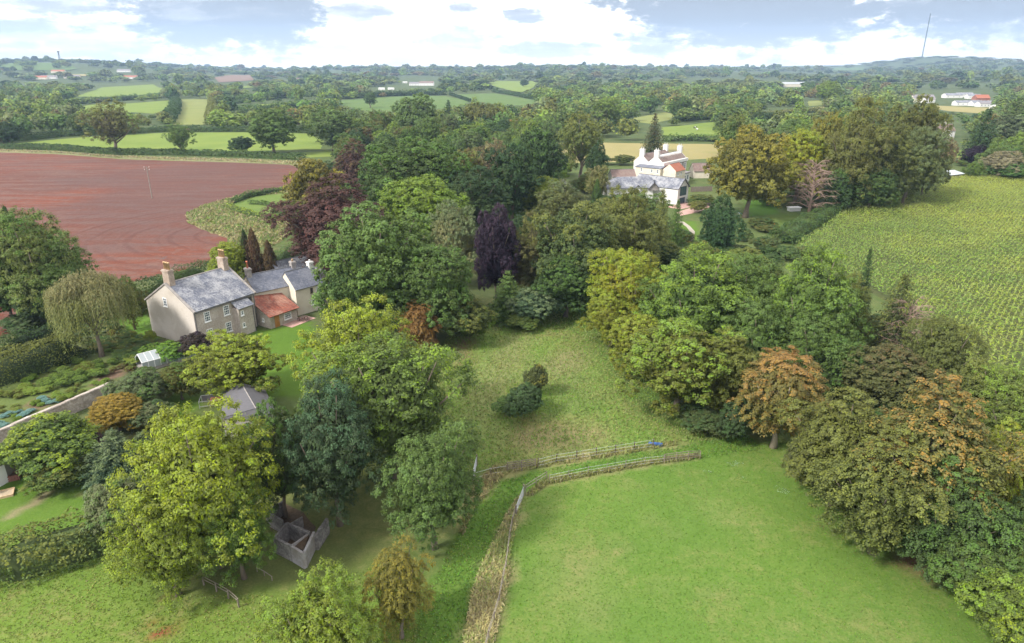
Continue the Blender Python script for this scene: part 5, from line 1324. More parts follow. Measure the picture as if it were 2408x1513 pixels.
# ------------------------------------------------------------------ small buildings and walls near the camera
def wall_px(mb, a, b, z, th=0.24, z0=0.0):
    """a wall under the line a-b, whose top shows at those pixels"""
    p = Vector((*P(*a, z), 0)); q = Vector((*P(*b, z), 0)); d = (q - p).normalized(); n = Vector((-d.y, d.x, 0)) * th / 2
    return p, q, d, n
RUIN = lambda zx, zy: (564.3 + 0.2486 * zx, 1065.9 + 0.2486 * zy)
def make_ruin():
    o = Vector((*P(690, 1260), 0))
    e = empty('ruined_pen', o, 0, 'roofless grey concrete animal pen with a whitewashed corner under the trees', 'ruin')
    def wall(name, a, b, z, mat, th=0.24, coping=True, rag=0.0):
        p, q, d, n = wall_px(None, RUIN(*a), RUIN(*b), z, th); p -= o; q -= o
        L = (q - p).length; k = max(1, int(L / 0.45)); rng = random.Random(int(a[0]))
        rows = max(1, round(z / 0.28)); hh = z / rows
        mb = MB().hexa([p - n * .8, q - n * .8, q + n * .8, p + n * .8] + [v + Vector((0, 0, z - 0.02)) for v in (p - n * .8, q - n * .8, q + n * .8, p + n * .8)])
        for r in range(rows):
            for j in range(k + (r % 2)):
                s0 = max(0, (j - 0.5 * (r % 2)) / k); s1 = min(1, (j + 1 - 0.5 * (r % 2)) / k)
                if s1 - s0 < 0.02: continue
                if rag and r == rows - 1 and rng.random() < rag: continue
                a0 = p.lerp(q, s0) + d * 0.004; a1 = p.lerp(q, s1) - d * 0.004; nn = n * rng.uniform(0.97, 1.06)
                z0, z1 = r * hh + 0.004, (r + 1) * hh - 0.004
                mb.hexa([a0 - nn + Vector((0, 0, z0)), a1 - nn + Vector((0, 0, z0)), a1 + nn + Vector((0, 0, z0)), a0 + nn + Vector((0, 0, z0)),
                         a0 - nn + Vector((0, 0, z1)), a1 - nn + Vector((0, 0, z1)), a1 + nn + Vector((0, 0, z1)), a0 + nn + Vector((0, 0, z1))])
        w = mb.build(name, mat, e)
        return w
    wall('pen_wall', (318, 792), (490, 878), 1.7, M_BLOCK)
    w = wall('pen_wall', (490, 878), (602, 945), 1.7, M_LIMEWASH); w['label'] = 'whitewashed front corner wall'
    w = wall('pen_wall', (604, 940), (700, 742), 1.7, M_LIMEWASH); w['label'] = 'whitewashed right side wall'
    wall('pen_wall', (440, 655), (655, 745), 1.7, M_BLOCK)
    wall('pen_wall', (440, 658), (325, 790), 1.9, M_BLOCK, rag=0.3)
    wall('pen_wall', (488, 870), (640, 765), 1.55, M_LIMEWASH, 0.16)
    wall('pen_wall', (248, 552), (402, 632), 1.6, M_BLOCK, 0.2)
    wall('pen_wall', (248, 550), (410, 448), 1.6, M_BLOCK, 0.16)
    wall('pen_wall', (470, 668), (590, 600), 1.2, M_BLOCK, 0.16, rag=0.4)
    wall('pen_wall', (715, 775), (822, 612), 1.7, M_BLOCK, 0.3, rag=0.3)
    # litter heap behind the whitewashed corner
    c = [Vector((*P(*RUIN(*q), 1.2), 0)) - o for q in ((500, 885), (600, 925), (655, 800), (640, 775))]
    MB().hexa([v + Vector((0, 0, 0.0)) for v in c] + [v + Vector((0, 0, h)) for v, h in zip(c, (1.3, 1.25, 1.45, 1.4))]).build('litter_heap', M_SOILB, e)
make_ruin()
sheet('bare_ground', [RUIN(*q) for q in ((330, 880), (480, 960), (640, 900), (720, 700), (600, 560), (420, 470), (260, 560), (300, 760))], M_SOILB, 0.015, wob=0.1, step=1)

def make_barn():
    z = 2.9; zr = 4.1
    bl, br, nl, nr = (Vector((*P(a, b, z), z)) for a, b in ((528, 922), (622, 917), (520, 985), (658, 990)))
    ra, rb = Vector((*P(568, 903, zr), zr)), Vector((*P(602, 962, zr), zr))
    o = Vector((ra.x, ra.y, 0)); e = empty('barn', o, 0, 'grey roofed barn showing between the walnut and the yellow-green tree', 'barn')
    pts = [p - o for p in (bl, br, nr, nl, ra, rb)]; bl, br, nr, nl, ra, rb = pts
    k = 0.94
    def inn(p, zz): c = (bl + br + nl + nr) / 4; q = c + (p - c) * k; return Vector((q.x, q.y, zz))
    MB().hexa([inn(nl, 0), inn(nr, 0), inn(br, 0), inn(bl, 0), inn(nl, z - 0.02), inn(nr, z - 0.02), inn(br, z - 0.02), inn(bl, z - 0.02)]).build('wall', M_STONEGREY, e)
    fr = Fr(e)
    slope(fr, nl, bl, ra, rb, M_FELT, course=0.55, wid=0.9, seed=1); slope(fr, br, nr, rb, ra, M_FELT, course=0.55, wid=0.9, seed=2)
    MB().tube([ra + Vector((0, 0, .06)), rb + Vector((0, 0, .06))], 0.07, 6).build('ridge_tiles', M_STONEGREY, e)
    for a_, b_, c_ in ((bl, br, ra), (nr, nl, rb)): MB().add([a_, b_, c_, a_ * .97, b_ * .97, c_ * .97], [(0, 1, 2), (5, 4, 3), (0, 3, 4, 1), (1, 4, 5, 2), (2, 5, 3, 0)]).build('gable', M_FELT, e)
make_barn()
def trailer():
    x, y = P(470, 962); e = empty('poultry_run', (x, y, 0), 0.25, 'low metal framed animal run with a rusty panel left of the grey barn', 'animal run')
    L, W, H = 3.0, 1.9, 1.0
    for a in (0, L):
        for b in (0, W): MB().box(a - .04, a + .04, b - .04, b + .04, 0, H).build('post', M_METAL, e)
    for a, b in (((0, 0, H), (L, 0, H)), ((L, 0, H), (L, W, H)), ((L, W, H), (0, W, H)), ((0, W, H), (0, 0, H)), ((0, 0, .3), (L, 0, .3))): MB().beam(a, b, 0.07).build('rail', M_METAL, e)
    MB().box(1.2, 2.7, 0.3, 1.6, 0.05, 0.75).build('rusty_panel', pmat('rust', (0.22, 0.08, 0.045), 0.9, 0.4, 2), e)
    MB().box(0.08, L - 0.08, W - 0.03, W + 0.02, 0.05, H - 0.06).build('side_panel', M_FELT, e)
trailer()
M_GHWHITE = glass_mat('paler_glass', (0.26, 0.29, 0.30), 0.4)  # paler, rougher glass for the left-hand panes
def greenhouse():
    a, b = Vector((*P(338, 876), 0)), Vector((*P(462, 842), 0)); d = b - a; A = math.atan2(d.y, d.x); L = d.length; n = 9
    e = empty('greenhouse', a, A, 'long low glasshouse with pale panes below the farmhouse', 'greenhouse')
    W, H, R = 3.0, 1.5, 2.4
    MB().box(0, L, 0, W, 0, 0.4).build('base_wall', M_STONEGREY, e)
    bar = MB()
    for i in range(n + 1):
        x = L * i / n
        for s in (((x, 0, .4), (x, 0, H)), ((x, W, .4), (x, W, H)), ((x, 0, H), (x, W / 2, R)), ((x, W, H), (x, W / 2, R))): bar.beam(*s, 0.06)
    for p, q in (((0, 0, H), (L, 0, H)), ((0, W, H), (L, W, H)), ((0, W / 2, R), (L, W / 2, R))): bar.beam(p, q, 0.08)
    bar.build('glazing_bars', M_PAINT, e)
    for i in range(n):
        x0, x1 = L * i / n + 0.04, L * (i + 1) / n - 0.04
        m = M_GHGLASS if i >= n * 0.45 else M_GHWHITE
        for y0, z0, y1, z1 in ((0, H, W / 2, R), (W, H, W / 2, R), (0, .42, 0.001, H), (W, .42, W - 0.001, H)):
            MB().hexa([(x0, y0, z0), (x1, y0, z0), (x1, y1, z1), (x0, y1, z1), (x0, y0, z0 + .02), (x1, y0, z0 + .02), (x1, y1, z1 + .02), (x0, y1, z1 + .02)]).build('pane', m, e)
greenhouse()
def garden_wall():
    pts = [Vector((*P(x, y, 1.95), 0)) for x, y in ((-60, 1040), (0, 1011), (70, 980), (142, 950), (200, 925), (256, 901))]
    o = pts[0].copy(); e = empty('garden_wall', o, 0, 'long stone garden wall with coping below the vegetable beds', 'wall')
    rng = random.Random(3)
    for i in range(len(pts) - 1):
        a, b = pts[i] - o, pts[i + 1] - o; d = (b - a).normalized(); n = Vector((-d.y, d.x, 0)) * 0.22; L = (b - a).length
        sec = MB().hexa([a - n, b - n, b + n, a + n] + [v + Vector((0, 0, 1.85)) for v in (a - n, b - n, b + n, a + n)])
        k = int(L / 0.62)
        for j in range(k):
            p = a.lerp(b, j / k) + d * 0.012; q = a.lerp(b, (j + 1) / k) - d * 0.012; nn = n * rng.uniform(1.25, 1.45); h = 1.853; t = rng.uniform(1.96, 2.03)
            MB().hexa([p - nn + Vector((0, 0, h)), q - nn + Vector((0, 0, h)), q + nn + Vector((0, 0, h)), p + nn + Vector((0, 0, h)), p - nn * .8 + Vector((0, 0, t)), q - nn * .8 + Vector((0, 0, t)), q + nn * .8 + Vector((0, 0, t)), p + nn * .8 + Vector((0, 0, t))]).build('coping_stone', M_WALLSTONE, e)
        # projecting face stones, a scatter of them proud of the wall
        for j in range(int(L * 5)):
            s = rng.uniform(0.3, L - 0.5); z = rng.choice([0.15, 0.45, 0.75, 1.05, 1.35, 1.6]); p = a + d * s - n
            w = rng.uniform(0.2, 0.42); hh = rng.uniform(0.14, 0.24); m_ = -n.normalized() * rng.uniform(0.02, 0.045)
            sec.hexa([p + Vector((0, 0, z)), p + d * w + Vector((0, 0, z)), p + d * w + Vector((0, 0, z)) + m_, p + Vector((0, 0, z)) + m_, p + Vector((0, 0, z + hh)), p + d * w + Vector((0, 0, z + hh)), p + d * w + Vector((0, 0, z + hh)) + m_, p + Vector((0, 0, z + hh)) + m_])
        sec.build('wall_section', M_WALLSTONE, e)
garden_wall()
def outhouse():
    c = Vector((*P(21, 1133), 0)); a = Vector((*P(-60, 1180), 0)); b = Vector((*P(50, 1108), 0))
    e = empty('outhouse', c, 0, 'flat topped outhouse with a white side at the left edge below the garden wall', 'outbuilding')
    a -= c; b -= c; H = 2.3; z = Vector((0, 0, H)); d = a + b; zero = Vector((0, 0, 0))
    MB().hexa([zero, b, d, a, z, b + z, d + z, a + z]).build('wall', M_STONEGREY, e)
    na = Vector((a.y, -a.x, 0)).normalized() * 0.05
    if na.dot(b) > 0: na = -na
    w = MB().hexa([zero + na, zero, a, a + na, na + z * .93, z * .93, a + z * .93, a + na + z * .93]).build('white_door', M_PAINT, e)
    nb = b.normalized() * 0.25; nz = a.normalized() * 0.25
    MB().hexa([z + Vector((0, 0, .003)) - nb - nz, z + b + nb - nz + Vector((0, 0, .003)), z + d + nb + nz + Vector((0, 0, .003)), z + a - nb + nz + Vector((0, 0, .003)), z - nb - nz + Vector((0, 0, .15)), z + b + nb - nz + Vector((0, 0, .15)), z + d + nb + nz + Vector((0, 0, .15)), z + a - nb + nz + Vector((0, 0, .15))]).build('roof', M_FELT, e)
    x, y = P(36, 1126)
    t = empty('brick_planter', (x, y, 0), 0.5, 'low reddish brick planter against the outhouse', 'planter')
    rng = random.Random(1)
    for r in range(5):
        for s in range(4):
            for k in range(3):
                ang = s * PI / 2; cx, sx = math.cos(ang), math.sin(ang)
                px_ = -0.42 + k * 0.30 + (0.07 if r % 2 else 0); mb = MB().box(px_ - 0.13, px_ + 0.13, -0.5, -0.38, r * 0.13 + 0.004, r * 0.13 + 0.122)
                mb.v = [(v[0] * cx - v[1] * sx, v[0] * sx + v[1] * cx, v[2]) for v in mb.v]
                mb.build('brick', M_BRICK, t)
    MB().box(-0.37, 0.37, -0.37, 0.37, 0.0, 0.58).build('soil', M_SOILB, t)
    x, y = P(6, 1165); s = empty('raised_bed', (x, y, 0), 0.5, 'pale timber raised bed on the lawn at the left edge', 'planter')
    for p0, p1 in (((-1, -.7, .12), (1, -.7, .12)), ((-1, .7, .12), (1, .7, .12)), ((-1, -.7, .12), (-1, .7, .12)), ((1, -.7, .12), (1, .7, .12))): MB().beam(p0, p1, 0.10, 0.26).build('board', M_TIMBER, s)
    MB().box(-0.94, 0.94, -0.64, 0.64, 0.0, 0.16).build('sand', pmat('sand', (0.45, 0.36, 0.25)), s)
M_BRICK = piece_mat('old_brick', (0.26, 0.11, 0.08), (0.19, 0.09, 0.07), None, 0.3)
M_TIMBER = pmat('new_timber', (0.50, 0.36, 0.22), 0.8, 0.2, 4)
outhouse()

# ------------------------------------------------------------------ fences, gates, poles
def fence_run(name, pix, posth, spacing, rails, label, mat, rail_mat=None, wires=0, thick=0.085, lean=0.03, seed=0, cat='fence', skip=()):
    rng = random.Random(seed); pts = [Vector((*P(*p), 0)) for p in pix]; o = pts[0].copy(); e = empty(name, o, 0, label, cat); pts = [p - o for p in pts]
    tops = []
    seg = [(pts[i + 1] - pts[i]).length for i in range(len(pts) - 1)]; tot = sum(seg); n = max(1, round(tot / spacing))
    def at(s):
        for i, L in enumerate(seg):
            if s <= L or i == len(seg) - 1: return pts[i].lerp(pts[i + 1], min(1, s / L)), (pts[i + 1] - pts[i]).normalized()
            s -= L
    for k in range(n + 1):
        p, d = at(tot * k / n); l = Vector((rng.uniform(-lean, lean), rng.uniform(-lean, lean), posth * rng.uniform(0.93, 1.05)))
        MB().tube([p - Vector((0, 0, .1)), p + l], [thick / 2 * 1.1, thick / 2], 6).build('post', mat, e); tops.append((p, l, d))
    for k in range(n):
        if k in skip: continue
        (p, l, d), (q, m, _) = tops[k], tops[k + 1]; nn = Vector((-d.y, d.x, 0)) * (thick * 0.6)
        for f in rails:
            j = rng.uniform(-0.04, 0.04)
            MB().beam(p + l * (f + j) + nn, q + m * (f - j) + nn, 0.035, 0.075).build('rail', rail_mat or mat, e)
        if wires:
            w = MB()
            for i in range(wires): f = 0.25 + 0.65 * i / max(1, wires - 1); w.tube([p + l * f - nn, q + m * f - nn], 0.012, 3, False)
            w.build('wire', M_METAL, e)
    return e
fence_run('rail_fence', [(1138, 1560), (1150, 1513), (1163, 1462), (1174, 1425), (1181, 1392), (1191, 1335), (1198, 1290), (1203, 1255), (1209, 1222), (1213, 1210)], 1.15, 2.1, (0.9, 0.55), 'old grey post and rail fence curving up between the lane and the bright pasture', M_WOOD, M_PALEWOOD, seed=2, lean=0.06)
fence_run('rail_fence', [(1236, 1162), (1250, 1150), (1268, 1142), (1286, 1130)], 1.15, 1.8, (0.92, 0.6), 'short length of wooden rail fence above the steel field gate', M_WOOD, M_PALEWOOD, seed=3)
fence_run('wire_fence', [(1292, 1135), (1340, 1125), (1400, 1114), (1470, 1101), (1560, 1089)], 1.1, 2.2, (), 'thin post and wire fence along the top of the bright pasture', M_WOOD, wires=3, seed=4, thick=0.08)
fence_run('hurdle_fence', [(1562, 1090), (1590, 1086), (1618, 1083), (1646, 1080)], 1.15, 1.6, (0.95, 0.72, 0.48, 0.25), 'brown wooden hurdles at the right end of the lower fence', M_WOOD, seed=5, thick=0.09)
fence_run('wire_fence', [(1265, 1100), (1300, 1090), (1380, 1078), (1480, 1062), (1535, 1054)], 1.25, 2.3, (), 'post and wire fence along the bottom of the rough upper meadow', M_DARKWOOD, wires=3, seed=6, thick=0.12)
fence_run('hurdle_fence', [(1194, 1112), (1227, 1107), (1259, 1101)], 1.3, 1.7, (0.95, 0.75, 0.55, 0.35), 'two grey wooden hurdles in the upper fence', M_WOOD, seed=7, thick=0.12)
fence_run('wire_fence', [(1118, 1128), (1150, 1118), (1190, 1112)], 1.0, 1.8, (), 'short post and wire fence left of the wooden hurdles', M_WOOD, wires=2, seed=8, thick=0.08)
fence_run('rail_fence', [(480, 1376), (508, 1390), (536, 1406), (562, 1428)], 1.0, 1.5, (0.9, 0.55), 'broken grey fence under the yellow-green tree in the lower left meadow', M_WOOD, M_WOOD, seed=9, lean=0.12, thick=0.14)
fence_run('rail_fence', [(605, 1345), (622, 1354), (640, 1365)], 0.5, 1.2, (0.8,), 'low broken fence piece in front of the ruined pen', M_WOOD, M_PALEWOOD, seed=10, lean=0.12)
def metal_gate(a, b, h, label):
    p, q = Vector((*P(*a), 0)), Vector((*P(*b), 0)); d = q - p; e = empty('field_gate', p, math.atan2(d.y, d.x), label, 'gate'); L = d.length
    fr_ = MB()
    for x in (0.04, L - 0.04): fr_.tube([(x, 0, 0.12), (x, 0, h)], 0.032, 6)
    fr_.build('gate_frame', M_METAL, e)
    for z in (0.15, 0.35, 0.55, 0.78, 1.0, h): MB().tube([(0.04, 0, z), (L - 0.04, 0, z)], 0.024, 6).build('bar', M_METAL, e)
    MB().beam((0.05, 0.03, 0.15), (L / 2, 0.03, h), 0.04).build('brace', M_METAL, e)
    for x in (-0.12, L + 0.12): MB().tube([(x, 0, -0.1), (x, 0, h + 0.2)], 0.08, 7).build('post', M_WOOD, e)
metal_gate((1214, 1214), (1231, 1168), 1.2, 'silver steel field gate in the lower fence')
metal_gate((1113, 1130), (1121, 1096), 1.2, 'bluish steel gate seen end-on against the tall ash')
def tarp():
    x, y = P(1541, 1049); e = MB(); rng = random.Random(4); n = 8; m = 4
    for i in range(n + 1):
        for j in range(m + 1): e.v.append((-0.9 + 1.8 * i / n, -0.3 + 0.6 * j / m, 0.25 + 0.65 * math.sin(PI * j / m) * (0.8 + 0.3 * rng.random()) - 0.15 * (i / n)))
    for i in range(n):
        for j in range(m): a = i * (m + 1) + j; e.f.append((a, a + m + 1, a + m + 2, a + 1))
    o = e.build('tarpaulin', M_TARP, None, True); o.location = (x, y, 0); o.rotation_euler = (0, 0, -0.1); o.scale = (0.9, 0.6, 0.6)
    md = o.modifiers.new('thick', 'SOLIDIFY'); md.thickness = 0.03
    tag(o, 'crumpled blue tarpaulin thrown over the end of the upper fence', 'tarpaulin')
tarp()
def utility_pole(px, base, top, label, arms=2, r=0.14):
    x, y = P(px, base); z0 = float(terrain(x, y)); lo, hi = 0, 40
    for _ in range(25):
        h = (lo + hi) / 2
        if Q(x, y, z0 + h)[1] > top: lo = h
        else: hi = h
    e = empty('utility_pole', (x, y, z0), 0.3, label, 'pole')
    MB().tube([(0, 0, -0.2), (0, 0, h)], [r, r * 0.7], 8).build('post', M_PALEWOOD, e)
    for k in range(arms):
        z = h - 0.3 - 0.8 * k; MB().beam((-0.9, 0, z), (0.9, 0, z), 0.12).build('crossarm', M_WOOD, e)
        for s in (-0.75, 0.75): MB().tube([(s, 0, z + 0.06), (s, 0, z + 0.3)], [0.07, 0.04], 6).build('insulator', M_PAINT, e)
    return h
utility_pole(358, 467, 392, 'pale wooden utility pole standing in the red ploughed field', 2, 0.17)
utility_pole(715, 922, 879, 'thin pole with a lamp head at the edge of the farmhouse lawn', 0, 0.05)
utility_pole(608, 650, 600, 'slim metal lamp post beside the brown cypresses', 0, 0.05)
utility_pole(1688, 368, 338, 'grey utility pole in the tan field behind the manor', 1, 0.12)
def mast():
    x, y = 2700.0, 4820.0; z0 = float(terrain(x, y)); e = empty('radio_mast', (x, y, z0 - 2), 0, 'very tall slender radio mast on the distant hill', 'mast')
    h = 270; mb = MB(); w = 2.0
    for sx, sy in ((-1, -1), (1, -1), (1, 1), (-1, 1)): mb.tube([(sx * w, sy * w, 0), (sx * w * .8, sy * w * .8, h)], 0.9, 4)
    for k in range(54):
        z = k * 5; s = 1 if k % 2 else -1
        mb.beam((-w * s, -w, z), (w * s, -w, z + 5), 0.5); mb.beam((-w * s, w, z), (w * s, w, z + 5), 0.5); mb.beam((w, -w * s, z), (w, w * s, z + 5), 0.5)
    mb.build('lattice', pmat('mast_steel', (0.06, 0.06, 0.07)), e)
    g = MB()
    for k in range(3):
        a = k * 2.09 + 0.4
        for z in (110, 200, 285): g.tube([(0, 0, z), (math.cos(a) * 170, math.sin(a) * 170, -20)], 0.06, 3)
    g.build('guy_wires', M_METAL, e)
mast()
def small_mast():
    x, y = P(143, 152); z0 = float(terrain(x, y)); e = empty('radio_tower', (x, y, z0), 0, 'small lattice tower on the left skyline', 'mast')
    mb = MB()
    for sx, sy in ((-1, -1), (1, -1), (1, 1), (-1, 1)): mb.tube([(sx * 3, sy * 3, 0), (sx, sy, 44)], 0.6, 4)
    for k in range(9): w = 3 - 2 * k / 9; mb.beam((-w, -w, k * 5), (w, -w, k * 5 + 5), 0.4); mb.beam((w, -w, k * 5), (-w, -w, k * 5 + 5), 0.4)
    mb.build('lattice', pmat('tower_steel', (0.12, 0.12, 0.12)), e); MB().box(-3, 3, -3, 3, 40, 43).build('antenna_platform', M_DARKWOOD, e)
small_mast()
def cow(px, py, ang, label, patch):
    x, y = P(px, py); e = empty('cow', (x, y, 0), ang, label, 'cow')
    mb = MB(); mb.tube([(-1.05, 0, 1.15), (-0.9, 0, 1.12), (-0.4, 0, 1.02), (0.2, 0, 1.0), (0.75, 0, 1.1), (1.05, 0, 1.28), (1.35, 0, 1.35), (1.62, 0, 1.2), (1.8, 0, 1.05)], [0.12, 0.32, 0.40, 0.42, 0.38, 0.24, 0.19, 0.15, 0.10], 9)
    for sx in (-0.8, 0.7):
        for sy in (-0.24, 0.24): mb.tube([(sx, sy, 1.0), (sx + (-.06 if sx < 0 else .02), sy, 0.55), (sx, sy, 0.0)], [0.16, 0.08, 0.07], 6)
    mb.tube([(-1.08, 0, 1.25), (-1.2, 0, 0.6)], 0.03, 4)
    for s in (-1, 1): mb.tube([(1.35, s * .12, 1.45), (1.32, s * .34, 1.44)], [0.06, 0.02], 4)
    mb.build('body', patch, e, True)
    MB().tube([(-0.25, 0, 1.03), (0.35, 0, 1.02)], 0.435, 9).build('white_patch' if patch is M_COWB else 'black_patch', M_COWW if patch is M_COWB else M_COWB, e, True)
cow(1634, 303, 0.3, 'black cow with a white band, left of the two in the bright field', M_COWB)
cow(1639, 307, 1.8, 'white cow with a black band, right of the two in the bright field', M_COWW)
def pampas():
    x, y = P(400, 1000); e = empty('pampas_grass', (x, y, 0), 0, 'pampas grass with a fan of upright cream plumes on the lawn edge', 'plant')
    rng = np.random.RandomState(2); n = 900
    a = rng.rand(n) * 2 * PI; f = rng.rand(n)
    C = np.c_[np.cos(a) * f * 0.9, np.sin(a) * f * 0.9, 0.2 + 0.75 * np.sin(f * 2.6)]
    T = np.c_[np.cos(a), np.sin(a), 1.4 - 2.4 * f]; V = kites(C, rng.normal(size=(n, 3)), 0.7, 0.05, rng, T)
    me = leaf_mesh('leaves', V, np.c_[rng.rand(n), rng.rand(n), f], M_LEAF); o = bpy.data.objects.new('leaves', me); COL.objects.link(o); o.parent = e; o.color = (0.10, 0.14, 0.05, 1); o['accent'] = [0.1, 0.14, 0.05]; o['accent_amount'] = 0.0
    mp = pmat('plume', (0.70, 0.62, 0.44), 0.95, 0.15, 5); ms = M_TIMBER
    for k in range(11):
        t = -1 + 2 * k / 10; b = Vector((t * 0.35, 0.1 * (k % 3 - 1), 0.4)); c = Vector((t * 1.35, 0.15 * (k % 3 - 1), 2.15 - 0.35 * t * t)); m = b.lerp(c, 0.62)
        pl = MB().tube([b.lerp(c, 0.58), m.lerp(c, .3), m.lerp(c, .7), c + (c - m) * .15], [0.03, 0.10, 0.09, 0.015], 6).build('plume', mp, e, True)
        MB().tube([b, m], 0.015, 4, False).build('stem', ms, pl)
pampas()
# small garden objects by the manor
def cones():
    for i, (px, py) in enumerate(((1801, 527), (1807, 528), (1814, 527), (1820, 530), (1797, 530))):
        x, y = P(px, py); e = MB(); e.tube([(0, 0, 0.0), (0, 0, 0.62)], [0.26, 0.03], 10); e.box(-0.3, 0.3, -0.3, 0.3, -0.02, 0.03)
        o = e.build('marker_cone', M_ORANGE); o.location = (x, y, 0.02); tag(o, 'small orange cone on the grass beside the laurel hedge', 'cone', 'orange cones by the laurel hedge')
M_ORANGE = pmat('orange_plastic', (0.75, 0.22, 0.03), 0.5, 0.05)
cones()
def slide():
    x, y = P(1737, 512); e = empty('garden_slide', (x, y, 0), 0.6, 'pale blue garden slide beside the dark tree near the manor lawn', 'slide')
    mb = MB().hexa([(0, -.3, 1.5), (0, .3, 1.5), (2.6, .3, 0.15), (2.6, -.3, 0.15), (0, -.3, 1.56), (0, .3, 1.56), (2.6, .3, 0.21), (2.6, -.3, 0.21)]); mb.build('chute', pmat('blue_plastic', (0.10, 0.32, 0.42), 0.4), e)
    for s in (-.3, .3): MB().beam((-0.5, s, 0), (0, s, 1.55), 0.06).build('ladder_rail', M_METAL, e)
    for k in range(4): MB().beam((-0.42 + k * .11, -.3, .3 + k * .33), (-0.42 + k * .11, .3, .3 + k * .33), 0.05).build('rung', M_METAL, e)
slide()
flat_box('white_trailer', *P(1858, 498), 0.2, 3.6, 1.8, 1.0, M_PAINT, M_PAINT, 'white covered trailer under the bare reddish tree', 'trailer')
# ------------------------------------------------------------------ trees one by one: centre x, foot y, top y, width (photograph pixels), kind, colours, label
T = tree_px
# left edge and about the farmhouse
T(95, 752, 480, 200, 'ash_n2', (0.10, 0.14, 0.045), 'green', 0.4, 'tall spreading ash at the left edge before the red ploughed field', gz=0)
T(78, 750, 500, 46, 'ivytrunk', 'green', 'dark', 0.5, 'upright column of ivy climbing the tall ash at the left edge', cat='ivy', name='ivy_column')
T(178, 752, 572, 125, 'ash_n', (0.085, 0.13, 0.04), 'mid', 0.4, 'lower green ash to the right of the tall left edge ash')
T(30, 760, 600, 130, 'oak_n', 'dark', 'green', 0.4, 'dark tree beneath the tall ash at the left edge')
T(130, 765, 660, 110, 'bush_n', 'dark', 'deep', 0.4, 'dark undergrowth at the foot of the left edge ash', cat='shrub')
T(240, 838, 640, 165, 'willow_n', (0.115, 0.135, 0.045), 'tan', 0.3, 'weeping willow with drooping yellow-olive strands left of the farmhouse')
T(318, 775, 655, 76, 'ash_n', 'olive', 'green', 0.4, 'slim olive tree between the willow and the farmhouse')
T(545, 672, 562, 92, 'oak_n2', 'lime', 'yellow', 0.55, 'yellow-green tree behind the right farmhouse chimney')
T(588, 662, 546, 26, 'cypress_n', (0.06, 0.045, 0.028), 'dark', 0.3, 'narrow brown-green cypress, left of the three behind the house')
T(607, 668, 545, 34, 'cypress_n', (0.085, 0.055, 0.035), 'brown', 0.4, 'tall russet cypress, middle of the three behind the house')
T(641, 668, 571, 34, 'cypress_n', (0.085, 0.058, 0.036), 'brown', 0.4, 'shorter russet cypress, right of the three behind the house')
T(462, 838, 777, 74, 'bush_n', (0.055, 0.045, 0.035), 'purple', 0.3, 'brown-purple bush against the farmhouse front corner', cat='shrub')
T(356, 802, 774, 24, 'bush_m', 'yellow', None, 0, 'small bright yellow bush by the pale farmhouse gable', cat='shrub')
T(404, 850, 800, 70, 'bush_m', (0.07, 0.15, 0.03), 'bright', 0.4, 'bright green bushy growth below the farmhouse gable', cat='shrub')
T(360, 850, 805, 60, 'bush_m', 'green', 'bright', 0.4, 'leafy green bush between willow and glasshouse', cat='shrub')
T(440, 842, 808, 40, 'bush_m', (0.09, 0.17, 0.03), 'yellow', 0.3, 'light green large-leaved plant above the glasshouse', cat='shrub')
T(565, 940, 780, 196, 'oak_n', (0.115, 0.135, 0.030), 'yellow', 0.4, 'round olive-yellow walnut in front of the farmhouse')
T(430, 940, 845, 82, 'oak_n2', 'olive', 'green', 0.4, 'small rounded tree left of the walnut below the glasshouse')
T(335, 960, 862, 110, 'bush_n', 'grey', 'green', 0.3, 'grey-green overgrown shrubs behind the garden wall', cat='shrub')
T(385, 935, 870, 70, 'bush_n', 'grey', 'purple', 0.25, 'mixed grey shrub along the near side of the glasshouse', cat='shrub')
T(283, 1012, 922, 124, 'oak_n2', (0.215, 0.180, 0.034), (0.25, 0.165, 0.04), 0.35, 'small golden orange tree beside the garden wall')
T(365, 1005, 935, 86, 'bush_n', 'grey', 'dark', 0.4, 'grey-green bush right of the golden tree', cat='shrub')
T(130, 1108, 965, 180, 'bush_n', 'green', 'yellow', 0.35, 'large green bush with a yellowing side above the cottage lawn', cat='shrub')
T(65, 1112, 1000, 70, 'bush_n', 'lime', 'yellow', 0.4, 'yellow-green left shoulder of the shrubs above the cottage lawn', cat='shrub')
T(285, 1125, 1005, 150, 'cedar_n', (0.045, 0.085, 0.055), 'grey', 0.4, 'blue-green layered cedar above the grey hedge', gz=0)
T(230, 1080, 1010, 60, 'bush_m', 'purple', 'copper', 0.4, 'dark purple shrub between the green bush and the cedar', cat='shrub')
T(365, 1110, 1005, 90, 'bush_n', 'dark', 'grey', 0.4, 'dark shrub between the cedar and the yellow-green ash', cat='shrub')
T(135, 1150, 1080, 110, 'bush_m', 'green', 'olive', 0.4, 'low sprawling shrub on the edge of the cottage lawn', cat='shrub')
T(300, 1265, 1105, 150, 'bush_n', 'grey', 'green', 0.3, 'tall grey-green willow shrub in the lower left hedge', cat='shrub')
T(375, 1240, 1120, 110, 'bush_n', (0.06, 0.085, 0.045), 'grey', 0.4, 'dark grey-green shrub right of the willow shrub in the hedge', cat='shrub')
